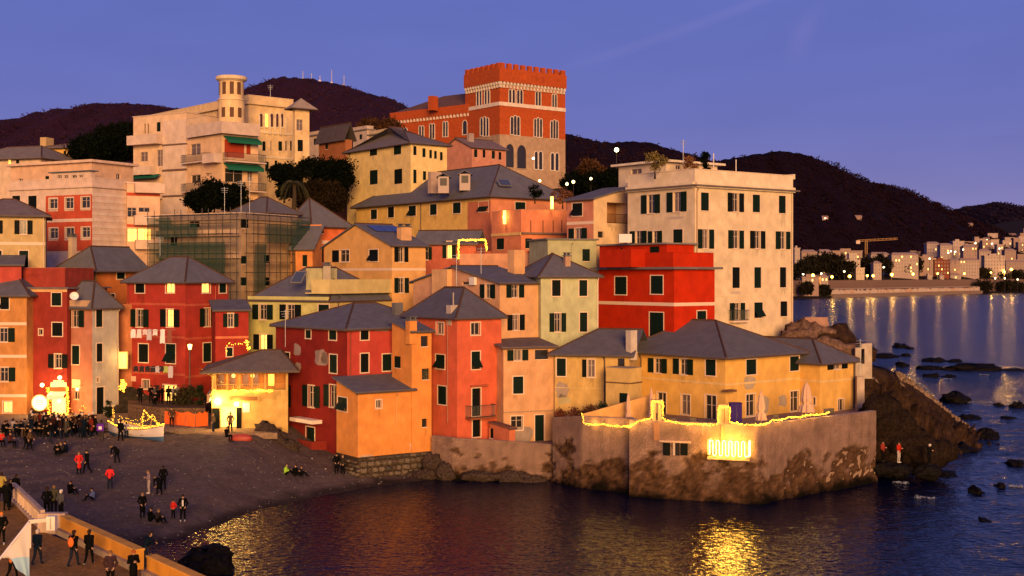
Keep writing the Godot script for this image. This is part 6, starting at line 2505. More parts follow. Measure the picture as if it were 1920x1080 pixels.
func hills():
	var hm := textured(0.075, 0.024, 0.045, "forest", Vector3(0.012, 0.012, 0.012), 1.0, ["stain", Vector3(0.004, 0.004, 0.004)])
	var hd := textured(0.022, 0.008, 0.016, "forest", Vector3(0.012, 0.012, 0.012), 1.0, ["stain", Vector3(0.004, 0.004, 0.004)])
	var a := hill("left_hills", [[-420, 262], [-200, 240], [-60, 236], [0, 228], [30, 222], [70, 226], [110, 219], [160, 207], [200, 196], [235, 193], [280, 197], [350, 205], [420, 225], [520, 260], [640, 300]], 2200, 1200, 900, 10, hm, 21)
	var b := hill("mast_hill", [[300, 260], [400, 215], [458, 180], [480, 163], [512, 147], [530, 144], [560, 147], [590, 149], [640, 158], [690, 174], [740, 188], [765, 200], [800, 226], [860, 246], [960, 262], [1100, 290]], 3000, 1500, 1200, 10, hm, 22)
	var c := hill("middle_hill", [[820, 300], [900, 268], [980, 250], [1062, 251], [1090, 257], [1120, 265], [1150, 267], [1190, 265], [1222, 268], [1260, 280], [1300, 292], [1340, 302], [1420, 330], [1540, 372]], 1900, 500, 700, 6, hd, 23)
	var d := hill("right_hill", [[1220, 352], [1290, 318], [1330, 305], [1370, 297], [1410, 290], [1440, 286], [1470, 283], [1500, 288], [1535, 298], [1580, 320], [1620, 340], [1660, 345], [1700, 358], [1735, 377], [1770, 395], [1800, 408], [1850, 432], [1900, 455], [1960, 480], [2040, 520]], 1750, 440, 700, 4, hd, 24, 0.05, 200)
	var e := hill("far_right_hill", [[1640, 430], [1700, 410], [1780, 396], [1810, 387], [1830, 385], [1850, 382], [1868, 378], [1890, 383], [1920, 394], [1990, 420], [2120, 460]], 2600, 800, 900, 6, hd, 25)
	# woods on the slopes: clumped crowns along the crests and down the sides
	var r := RandomNumberGenerator.new()
	r.seed = 5
	var clump := leaf_clump(9, 1.0, 10)
	var mats_ := vertex_mat(1.0)
	for job in [[a, 9000, 2.4, Color(0.034, 0.012, 0.021)], [b, 9000, 2.8, Color(0.038, 0.013, 0.022)], [c, 9000, 2.4, Color(0.02, 0.008, 0.014)], [d, 18000, 2.0, Color(0.013, 0.005, 0.009)], [e, 8000, 3.2, Color(0.016, 0.009, 0.02)]]:
		var sp := []
		var cl := []
		var pts: Array = job[0]
		var wide_ := 201 if pts == d else 141
		for i in job[1]:
			var n0 := r.randi() % (pts.size() - wide_)
			var p: Vector3 = pts[n0].lerp(pts[n0 + wide_], r.randf())
			p += Vector3(r.randf_range(-14, 14), -1.0, r.randf_range(-4, 4))
			var s: float = job[2] * r.randf_range(0.6, 1.4)
			sp.append(Transform3D(Basis.from_euler(Vector3(0, r.randf() * TAU, 0)).scaled(Vector3(s, s * 0.8, s)), p))
			var k := r.randf_range(0.7, 1.35)
			cl.append(Color(job[3].r * k, job[3].g * k, job[3].b * k))
		var o := scatter("hillside_woods", self, clump.duplicate(), mats_, sp, cl)
		tag(o, "woods clothing the %s" % ["hills far left", "hill with the radio masts", "low hill behind the castle", "big dark hill on the right", "farthest hill at the right edge"][[a, b, c, d, e].find(pts)], "woods", "", "stuff")
	hill_spots = d + e
	# radio masts on the left peak
	for q in [[568, 141, 12, "leftmost short"], [584, 140, 10, "second"], [622, 138, 20, "tallest slender"], [600, 143, 8, "small middle"], [645, 145, 16, "rightmost pale"]]:
		var o := at(q[0], interp([[560, 147], [590, 149], [640, 158], [690, 174]], q[0]) + 1, 3000)
		var mb := MB.new()
		var h: float = q[2]
		mb.tube([o - Vector3(0, 3, 0), o + Vector3(0, h * 1.6, 0)], 0.9, 5, 0.4)
		mb.cube(o + Vector3(-2.5, -2, -2), o + Vector3(2.5, 2.5, 2))
		mb.tube([o + Vector3(-1.8, h * 1.2, 0), o + Vector3(1.8, h * 1.2, 0)], 0.5, 4)
		var m := put(mb, "radio_mast", flat(0.5, 0.42, 0.42, 0.6), self, o)
		tag(m, "%s radio mast on the hill behind the villa" % q[3], "mast")
	# hillside lamp between castle and cream block
	var mb := MB.new()
	var o := at(1156, 281, 420)
	globe(mb, o, 0.75, 5)
	var l := put(mb, "hill_lamp", glow(0.75, 0.85, 0.4, 2.2), self, o)
	mb = MB.new()
	mb.tube([o - Vector3(0, 14, 0), o - Vector3(0, 0.8, 0)], 0.12, 5)
	put(mb, "pole", flat(0.05, 0.04, 0.04), l)
	tag(l, "bright greenish-white lamp on a tall mast right of the castle", "street lamp")

func gardens():
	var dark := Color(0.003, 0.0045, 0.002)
	for q in [[168, 300, 172.0, 2.6, 2.4, "dark dense tree leftmost in the grove behind the yellow villa"], [195, 302, 176.0, 3.4, 2.8, "rounded dark tree in the grove, second from left"], [225, 302, 178.0, 4.4, 3.0, "tall dark tree in the middle of the grove left of the villa"], [250, 302, 182.0, 5.0, 3.0, "tallest dark tree of the grove, touching the villa wall"], [278, 296, 196.0, 4.4, 3.0, "dark tree half hidden behind the villa's left wing"]]:
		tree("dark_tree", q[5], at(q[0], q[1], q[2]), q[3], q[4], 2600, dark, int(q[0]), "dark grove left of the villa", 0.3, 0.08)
	for q in [[402, 400, 148.0, 3.6, 2.3, "dark spreading tree before the villa's balconies"], [375, 402, 147.0, 2.6, 1.5, "small dark tree left of the spreading one under the villa"], [437, 402, 149.0, 3.4, 1.7, "dark shrubby tree right under the villa's corner balconies"]]:
		tree("dark_tree", q[5], at(q[0], q[1], q[2]), q[3] * 0.92, q[4] * 0.9, 1700, dark, int(q[0]), "trees under the villa", 0.26, 0.1)
	for q in [[533, 372, 160.0, 4.2, 1.9, "dark garden tree right beside the villa's bay"], [562, 372, 166.0, 5.2, 2.4, "broad dark garden tree behind the palm"], [598, 380, 170.0, 6.2, 2.8, "large dark garden tree between the villa and the cream house"], [628, 385, 172.0, 6.8, 2.6, "dark garden tree touching the cream hip house"], [585, 392, 157.0, 3.2, 2.2, "low brownish bush right of the palm"], [618, 400, 156.0, 3.6, 2.0, "low brownish bush under the cream hip house"]]:
		tree("garden_tree", q[5], at(q[0], q[1], q[2]), q[3] * 0.92, q[4] * 0.9, 2200, Color(0.014, 0.009, 0.004) if q[3] < 4 else dark, int(q[0]), "garden trees right of the villa", 0.28, 0.08)
	palm("palm with drooping fronds in the dark garden right of the villa", at(551, 385, 154.0), 2.9)
	for q in [[1080, 362, 190.0, 3.0, 2.0, "dark hedge tree nearest the castle's right corner"], [1112, 362, 186.0, 3.0, 2.2, "dark tree in the garden right of the castle"], [1148, 362, 184.0, 3.2, 2.0, "dark tree beside the cream block's back wing"]]:
		tree("garden_tree", q[5], at(q[0], q[1], q[2]), q[3], q[4], 1000, dark, int(q[0]), "garden right of the castle", 0.26, 0.05)
	for q in [[1108, 352, 205.0, 3.9, 1.9, "brownish leafless-looking tree right of the castle"], [1130, 356, 205.0, 3.2, 1.6, "lower brownish tree right of the castle"], [693, 262, 232.0, 3.4, 1.8, "reddish brown tree in front of the castle wing's left end"], [727, 258, 240.0, 3.4, 2.0, "brown bushy tree at the castle wing's left corner"]]:
		tree("brown_tree", q[5], at(q[0], q[1], q[2]), q[3], q[4], 900, Color(0.05, 0.022, 0.01), int(q[0]), "", 0.4, 0.12)
	tree("cypress", "slim dark cypress on the cream block's roof terrace", at(1323, 330, 121.5), 2.4, 0.4, 260, dark, 8, "", 0.14, 0.05)
	tree("terrace_shrub", "pale green shrub on the cream block's roof terrace", at(1228, 324, 121.0), 1.9, 1.0, 260, Color(0.14, 0.1, 0.03), 9, "", 0.14, 0.1, "shrub")
	tree("terrace_shrub", "reddish shrub on the cream block's roof terrace, centre", at(1295, 322, 122.0), 1.3, 0.9, 220, Color(0.16, 0.07, 0.03), 10, "", 0.12, 0.1, "shrub")
	tree("terrace_shrub", "dark rooftop shrub beside the slim light bar on the big slate house", at(1003, 372, 141.0), 1.5, 0.8, 220, dark, 12, "", 0.13, 0.1, "shrub")
	tree("terrace_shrub", "brown rooftop shrub between the two light bars", at(1055, 382, 141.0), 1.7, 1.0, 240, Color(0.1, 0.04, 0.025), 13, "", 0.13, 0.1, "shrub")
	# garden lamps
	for q in [[1075, 341, 183.0, 0.24, "small white garden lamp right of the castle, left one"], [1063, 345, 183.0, 0.22, "small amber garden lamp right of the castle, low"], [1012, 339, 160.0, 0.18, "small lamp on the pink wall under the castle"], [1108, 335, 184.0, 0.2, "small white garden lamp by the brownish tree"]]:
		var mb := MB.new()
		var o := at(q[0], q[1], q[2])
		globe(mb, o, q[3], 5)
		var l := put(mb, "garden_lamp", glow(1.0, 0.72, 0.3, 1.5), self, o)
		mb = MB.new()
		mb.tube([o - Vector3(0, 2.5, 0), o - Vector3(0, q[3], 0)], 0.04, 5)
		put(mb, "pole", flat(0.04, 0.03, 0.03), l)
		tag(l, q[4], "garden lamp")

func coast(px: float) -> float:
	return interp([[1440.0, 850.0], [1500.0, 900.0], [1640.0, 990.0], [1830.0, 1160.0], [1920.0, 1230.0], [2250.0, 1400.0]], px)

func far_shore():
	# the land under the town across the bay
	var r := RandomNumberGenerator.new()
	r.seed = 44
	var lm := textured(0.035, 0.024, 0.022, "forest", Vector3(0.02, 0.02, 0.02), 1.0)
	var rows := []
	for j in 24:
		var row := []
		for i in 90:
			var px := 1440.0 + i * 9.0
			var d0 := coast(px)
			var d: float = d0 + [-0.5, 0.5, 29.0, 31.0][mini(j, 3)] + maxi(0, j - 3) * 26.0
			var y: float = [-1.0, 1.5, 1.6, 12.4][mini(j, 3)]
			y += maxi(0, j - 3) * interp([[1440.0, 0.4], [1600.0, 0.5], [1720.0, 1.6], [1820.0, 3.4], [1920.0, 4.2], [2250.0, 4.0]], px)
			row.append(Vector3((px - 960) / F * d, y, -d))
		rows.append(row)
	var mb := MB.new()
	mb.sheet(rows)
	structure(mb, "far_coast_land", lm)
	# town houses: place, size and tint are listed; each a block with roof and its windows
	var tint := [[0.62, 0.42, 0.34], [0.56, 0.36, 0.28], [0.66, 0.46, 0.38], [0.5, 0.32, 0.27]]
	# px of left, right, top, bottom, depth, tint index, label
	var L := [
		[1490, 1500, 466, 500, 1010, 2, "pale town block beside the tall cream block's edge, farthest left across the bay"], [1503, 1532, 473, 500, 1040, 1, "row of low pale houses left of the dark park across the bay"],
		[1535, 1560, 472, 490, 1060, 3, "low long pale house above the dark park's left"], [1560, 1617, 471, 492, 1070, 1, "long beige block above the dark park, left of the crane"],
		[1633, 1668, 477, 490, 1080, 2, "low beige block right of the crane foot"], [1672, 1722, 478, 512, 1090, 0, "white apartment row right of the crane"],
		[1724, 1750, 482, 508, 1100, 1, "pale block right of the white apartment row"], [1738, 1762, 457, 478, 1180, 2, "pale block alone upper left of the clustered town"],
		[1763, 1786, 460, 500, 1150, 0, "tall pale block left in the stacked town cluster"], [1787, 1808, 453, 500, 1170, 2, "highest pale block in the stacked town cluster"],
		[1806, 1832, 463, 515, 1160, 1, "broad pale block right in the stacked town cluster"], [1836, 1858, 471, 500, 1200, 0, "pale block between the cluster and the right edge"],
		[1846, 1884, 480, 520, 1190, 2, "large pinkish block near the right edge, many windows"], [1884, 1905, 470, 500, 1230, 1, "pale block close to the right edge, upper"],
		[1886, 1930, 492, 525, 1200, 3, "beige block cut by the right edge across the bay"], [1752, 1780, 488, 515, 1090, -1, "dark red brick block in the middle of the waterfront town"],
		[1781, 1800, 489, 516, 1092, 1, "pinkish block right of the dark red brick block"], [1800, 1836, 488, 520, 1095, 0, "broad pink block under the stacked cluster"],
		[1504, 1535, 520, 541, 925, 1, "lit two-storey house on the far waterfront, left one"], [1539, 1553, 519, 540, 930, 0, "lit small house on the far waterfront, right of the two-storey one"],
		[1638, 1653, 494, 516, 1010, 0, "small white villa in the dark park across the bay"], [1739, 1748, 518, 524, 1060, 2, "white beach hut left on the far promenade"], [1762, 1770, 517, 524, 1065, 2, "white beach hut middle on the far promenade"], [1782, 1802, 516, 524, 1070, 0, "long white beach hut on the far promenade"]]
	var bands := [stucco(0.4, 0.29, 0.27), stucco(0.34, 0.22, 0.19), stucco(0.46, 0.34, 0.31), stucco(0.3, 0.2, 0.19)]
	var dkw := flat(0.07, 0.05, 0.05, 0.4)
	var litw := glow(1.0, 0.6, 0.18, 0.5)
	var idx := 0
	for q in L:
		q[4] = coast((q[0] + q[1]) / 2.0) + (16.0 if q[3] > 530 else 40.0 if q[3] > 522 else clampf(52.0 + (515 - q[3]) * 4.0, 46.0, 200.0))
		town_house(q, bands[q[5]] if q[5] >= 0 else stucco(0.22, 0.06, 0.035), dkw, litw, r, idx)
		idx += 1
	# the dense town climbing the slope behind
	for i in 58:
		var px := r.randf_range(1690, 1935) if i < 46 else r.randf_range(1495, 1690)
		var far := r.randf_range(75, 330) if i < 46 else r.randf_range(120, 240)
		var d := coast(px) + far
		var y := 12.4 + (far - 31.0) / 26.0 * interp([[1440.0, 0.4], [1600.0, 0.5], [1720.0, 1.6], [1820.0, 3.4], [1920.0, 4.2], [2250.0, 4.0]], px)
		var o := Vector3((px - 960) / F * d, y, -d)
		var w := r.randf_range(2.6, 6.5)
		var h := r.randf_range(6.0, 15.0)
		var t := thing("town_house", "small pale house among the dense rows of the far town", "house", o, "dense rows of the far town")
		mb = MB.new()
		mb.cube(o + Vector3(-w, -3, -8), o + Vector3(w, h, 0))
		put(mb, "wall", bands[r.randi() % 4], t)
		mb = MB.new()
		mb.cube(o + Vector3(-w - 0.3, h, -8.3), o + Vector3(w + 0.3, h + 0.5, 0.3))
		put(mb, "roof", flat(0.3, 0.2, 0.17), t)
		for jy in int(h / 3.2):
			for jx in maxi(2, int(w / 1.5)):
				if r.randf() < 0.8:
					mb = MB.new()
					var c := o + Vector3(-w + 2 * w * (jx + 0.5) / maxi(2, int(w / 1.5)), 1.8 + jy * 3.2, 0)
					mb.cube(c - Vector3(0.5, 0.8, 0.05), c + Vector3(0.5, 0.8, 0.07))
					put(mb, "window", litw if r.randf() < 0.14 else dkw, t)
	# the white tower villa
	var tv := house("tower_villa", "white stepped tower villa in the dark park across the bay", 1600, 1040, 12.0, "villa")
	var wm := stucco(0.5, 0.39, 0.34)
	for q in [[1585, 1613, 488, 514, 0.0], [1592, 1607, 476, 490, -1.0], [1605, 1621, 503, 520, 8.0]]:
		var a := at(q[0], q[3], 1040 - q[4]); var b := at(q[1], q[2], 1040 - q[4])
		mb = MB.new()
		mb.cube(Vector3(a.x, 11.0 if q[2] > 476 else a.y - 1.0, a.z - 6), Vector3(b.x, b.y, b.z))
		put(mb, "wall", wm, tv)
		mb = MB.new()
		mb.cube(Vector3(a.x - 0.3, b.y, a.z - 6.3), Vector3(b.x + 0.3, b.y + 0.5, b.z + 0.3))
		put(mb, "parapet", wm, tv)
		for i in 3:
			for jj in 2:
				mb = MB.new()
				var cx := lerpf(a.x, b.x, (i + 0.7) / 3.4); var cy := lerpf(b.y - 1.2, a.y + 1.5, jj / 1.6)
				mb.cube(Vector3(cx - 0.4, cy - 1.2, b.z - 0.05), Vector3(cx + 0.4, cy + 0.4, b.z + 0.08))
				put(mb, "window", dkw, tv)
	# scattered hillside houses on the farthest hill
	var hs := [[1545, 411], [1610, 407], [1752, 408], [1756, 413], [1764, 412], [1817, 425], [1840, 429], [1848, 430], [1862, 437], [1876, 437], [1880, 443], [1888, 447], [1893, 433], [1897, 440], [1902, 448], [1908, 438], [1912, 452], [1915, 444], [1850, 453], [1868, 446], [1905, 461], [1915, 456], [1895, 455], [1885, 432]]
	for i in hs.size():
		var o := Vector3()
		var best := 1e9
		for v in hill_spots:   # stands where the slope is seen at that place
			var e := Vector2(v.x / -v.z * F + 960 - hs[i][0], (EYE - v.y) / -v.z * F + HZ - hs[i][1] - 1).length_squared()
			if e < best:
				best = e; o = v + Vector3(0, 0.5, 0)
		var w := r.randf_range(2.2, 4.6)
		var t := thing("hillside_house", "small pale house dotted among the dark trees on the far right hillside" if i > 4 else ["pale house low on the big right hill, farthest left", "pale pair-roofed house alone in the middle of the big right hill", "left of three clustered pale houses on the right hill slope", "middle of three clustered pale houses on the right hill slope", "right of three clustered pale houses on the right hill slope"][i], "house", o - Vector3(0, 2, 0), "houses dotted over the far right hillside" if i > 4 else "")
		mb = MB.new()
		mb.cube(o + Vector3(-w, -7, -3), o + Vector3(w, 2.2, 3))
		put(mb, "wall", bands[i % 4], t)
		mb = MB.new()
		mb.slab([o + Vector3(-w - 0.5, 2.2, 3.5), o + Vector3(w + 0.5, 2.2, 3.5), o + Vector3(w + 0.5, 4.0, 0), o + Vector3(-w - 0.5, 4.0, 0)], 0.4)
		mb.slab([o + Vector3(-w - 0.5, 2.2, -3.5), o + Vector3(w + 0.5, 2.2, -3.5), o + Vector3(w + 0.5, 4.0, 0), o + Vector3(-w - 0.5, 4.0, 0)], 0.4)
		put(mb, "roof", flat(0.25, 0.15, 0.13), t)
		if i % 3 == 0:
			mb = MB.new()
			mb.cube(o + Vector3(-0.7, 0.2, 3.0), o + Vector3(0.7, 1.6, 3.2))
			put(mb, "lit_window", glow(1.0, 0.7, 0.4, 1.2), t)
	# dark park trees
	for q in [[1500, 517, 960, 11, 7], [1520, 510, 980, 13, 9], [1545, 508, 985, 15, 9], [1565, 512, 990, 15, 9], [1582, 520, 1020, 14, 8], [1628, 512, 1020, 13, 8], [1652, 506, 1040, 14, 9], [1672, 508, 1045, 14, 9], [1690, 514, 1050, 11, 8], [1718, 508, 1055, 14, 6], [1842, 522, 1130, 10, 8], [1870, 524, 1140, 9, 8], [1905, 526, 1150, 10, 9], [1512, 543, 905, 5, 4], [1545, 545, 915, 4, 4], [1840, 541, 1140, 6, 9], [1885, 541, 1180, 7, 7], [1905, 541, 1190, 7, 7]]:
		q[2] = coast(q[0]) + (8.0 if q[1] > 535 else 44.0 + (526 - q[1]) * 3.0)
		tree("park_tree", "dark tree in the wooded strip of the far coast", at(q[0], q[1], q[2]) - Vector3(0, 2, 0), q[3], q[4], 420, Color(0.012, 0.01, 0.007), int(q[0] + q[1]), "dark trees along the far coast", 1.6, 0.1)
	# promenade wall, bathing houses and railings along the water
	var w := house("bathing_station", "long white bathing station with pale railings along the far waterfront", 1640, 985, 1.0, "bathing station")
	var pts := [1553, 1640, 1690, 1760, 1835].map(func(x): return [x, 547, coast(x) + 6.0])
	for i in pts.size() - 1:
		var a := at(pts[i][0], pts[i][1], pts[i][2]); var b := at(pts[i + 1][0], pts[i + 1][1], pts[i + 1][2])
		mb = MB.new()
		mb.bar(Vector3(a.x, 1.4, a.z), Vector3(b.x, 1.4, b.z), 8.0, 2.8)
		put(mb, "quay", stucco(0.24, 0.16, 0.13), w)
		var n := int(a.distance_to(b) / 3.0)
		for j in n:
			var p := a.lerp(b, (j + 0.5) / n)
			mb = MB.new()
			mb.cube(Vector3(p.x - 0.9, 2.8, p.z - 1), Vector3(p.x + 0.9, 5.0 + r.randf() * 1.2, p.z + 2))
			put(mb, "cabin", stucco(0.42, 0.32, 0.3) if r.randf() < 0.75 else stucco(0.4, 0.25, 0.2), w)
		mb = MB.new()
		mb.bar(Vector3(a.x, 6.6, a.z - 3), Vector3(b.x, 6.6, b.z - 3), 3.0, 0.4)
		put(mb, "terrace_roof", stucco(0.4, 0.31, 0.29), w)
	var pw := house("promenade_wall", "long pinkish retaining wall of the far promenade behind the bathing station", 1700, 1060, 4.0, "retaining wall")
	var wl := [1440, 1500, 1553, 1640, 1690, 1760, 1835, 1920, 2000].map(func(x): return [x, coast(x) + 29.5])
	for i in wl.size() - 1:
		var a := w3(on_plan(wl[i][0], wl[i][1]), 0); var b := w3(on_plan(wl[i + 1][0], wl[i + 1][1]), 0)
		mb = MB.new()
		mb.bar(Vector3(a.x, 6.8, a.z), Vector3(b.x, 6.8, b.z), 1.0, 12.6)
		put(mb, "wall", stucco(0.2, 0.12, 0.1), pw)
	# street lamps along the promenade
	var lamps := [[1524, 517, 930, 1.2], [1560, 519, 950, 0.8], [1593, 518, 965, 1.0], [1626, 517, 985, 0.75], [1637, 517, 990, 0.8], [1672, 515, 1020, 1.0], [1712, 514, 1055, 0.8], [1758, 513, 1095, 0.7], [1808, 513, 1140, 0.7], [1858, 511, 1185, 0.7], [1883, 510, 1205, 0.9], [1896, 505, 1215, 1.0]]
	var big := glow(1.0, 0.5, 0.06, 3.5)
	var names := ["brightest amber street lamp, leftmost on the far promenade", "second", "third", "fourth", "fifth", "sixth", "seventh", "eighth", "ninth", "tenth", "eleventh", "twelfth"]
	for i in lamps.size():
		var q: Array = lamps[i]
		q[2] = coast(q[0]) + 33.0
		var o := at(q[0], q[1], q[2])
		var t := thing("street_lamp", names[0] if i == 0 else "%s amber street lamp from the left along the far promenade" % names[i], "street lamp", Vector3(o.x, 12.4, o.z), "amber street lamps along the far promenade")
		mb = MB.new()
		globe(mb, o, q[3] * 1.25, 5)
		put(mb, "lamp_globe", big, t)
		mb = MB.new()
		mb.tube([Vector3(o.x, 12, o.z - 0.3), Vector3(o.x, o.y, o.z - 0.3)], 0.2, 5)
		put(mb, "pole", flat(0.1, 0.08, 0.07), t)
		lamp(o + Vector3(0, 0, q[3] * 1.25 + 1.0), 40.0 * q[3], t, Color(1.0, 0.5, 0.1), 0.8, 200.0)
	for q in [[1506, 514, 962], [1540, 513, 968], [1583, 509, 990], [1657, 501, 1010], [1866, 522, 1120], [1884, 522, 1130], [1908, 524, 1140], [1783, 471, 1140], [1778, 474, 1138], [1791, 472, 1140], [1806, 468, 1150], [1829, 456, 1150], [1743, 485, 1085], [1860, 457, 1190], [1874, 466, 1190]]:
		mb = MB.new()
		var o := at(q[0], q[1], q[2])
		globe(mb, o, 0.75, 4)
		var l := put(mb, "small_lamp", glow(1.0, 0.78, 0.45, 1.6), self, o)
		mb = MB.new()
		mb.tube([o - Vector3(0, 12, 0), o - Vector3(0, 0.75, 0)], 0.15, 4)
		put(mb, "pole", flat(0.05, 0.04, 0.04), l)
		tag(l, "tiny white lamp among the trees and houses of the far coast", "street lamp", "white lamps of the far coast")
	# tower crane
	var c := at(1624, 475, 1150)
	var t := thing("tower_crane", "slender tower crane standing against the dark hill across the bay", "crane", c - Vector3(0, 8, 0))
	var cm := flat(0.3, 0.16, 0.07)
	var top := at(1624, 449, 1150)
	mb = MB.new()
	for sx in [-1, 1]:
		for sz in [-1, 1]:
			mb.bar(c + Vector3(sx * 0.9, -8, sz * 0.9), top + Vector3(sx * 0.9, 0, sz * 0.9), 0.35, 0.35)
	for i in 12:
		var y := lerpf(c.y - 8, top.y, i / 12.0); var y2 := lerpf(c.y - 8, top.y, (i + 1) / 12.0)
		mb.bar(Vector3(c.x - 0.9, y, c.z + 0.9), Vector3(c.x + 0.9, y2, c.z + 0.9), 0.2, 0.2)
	put(mb, "mast", cm, t)
	mb = MB.new()
	var j0 := at(1608, 453, 1150); var j1 := at(1683, 449, 1150)
	for k in [0.0, 1.4]:
		mb.bar(j0 + Vector3(0, k, 0), j1 + Vector3(0, k, 0), 0.4, 0.4)
	for i in 20:
		mb.bar(j0.lerp(j1, i / 20.0), j0.lerp(j1, (i + 1) / 20.0) + Vector3(0, 1.4 if i % 2 == 0 else 0.0, 0), 0.18, 0.18)
	put(mb, "jib", cm, t)
	mb = MB.new()
	mb.cube(j0 + Vector3(-1.5, -2.0, -1), j0 + Vector3(2.0, 1.0, 1))
	put(mb, "counterweight", flat(0.5, 0.36, 0.28), t)

func town_house(q: Array, m: Material, dkw: Material, litw: Material, r: RandomNumberGenerator, idx: int):
	var d: float = q[4]
	var a := at(q[0], q[3], d); var b := at(q[1], q[2], d)
	var t := thing("town_house", q[6], "house", Vector3((a.x + b.x) / 2, minf(a.y, 4.0), a.z))
	var mb := MB.new()
	var deep := 9.0
	mb.cube(Vector3(a.x, (1.0 if q[3] > 530 else maxf(11.0, a.y - 12.0)), a.z - deep), Vector3(b.x, b.y, a.z))
	put(mb, "wall", m, t)
	mb = MB.new()
	if idx % 3 == 0:
		mb.cube(Vector3(a.x - 0.4, b.y, a.z - deep - 0.4), Vector3(b.x + 0.4, b.y + 0.6, a.z + 0.4))
		mb.cube(Vector3(lerpf(a.x, b.x, 0.3), b.y + 0.6, a.z - deep + 2), Vector3(lerpf(a.x, b.x, 0.65), b.y + 2.4, a.z - 3))
	else:
		mb.slab([Vector3(a.x - 0.5, b.y, a.z + 0.5), Vector3(b.x + 0.5, b.y, a.z + 0.5), Vector3(b.x - 2, b.y + 2.2, a.z - deep / 2), Vector3(a.x + 2, b.y + 2.2, a.z - deep / 2)], 0.3)
		mb.slab([Vector3(a.x - 0.5, b.y, a.z - deep - 0.5), Vector3(b.x + 0.5, b.y, a.z - deep - 0.5), Vector3(b.x - 2, b.y + 2.2, a.z - deep / 2), Vector3(a.x + 2, b.y + 2.2, a.z - deep / 2)], 0.3)
	put(mb, "roof", m if idx % 3 == 0 else flat(0.28, 0.19, 0.16), t)
	var nx := maxi(2, int((b.x - a.x) / 2.6))
	var ny := maxi(1, int((b.y - a.y) / 3.1))
	for i in nx:
		for j in ny:
			mb = MB.new()
			var cx := lerpf(a.x, b.x, (i + 0.5) / nx); var cy := lerpf(a.y, b.y, (j + 0.5) / ny)
			mb.cube(Vector3(cx - 0.5, cy - 0.8, a.z - 0.1), Vector3(cx + 0.5, cy + 0.8, a.z + 0.07))
			var lit := r.randf() < (0.35 if idx in [18, 19] else 0.09)
			put(mb, "window", litw if lit else dkw, t)

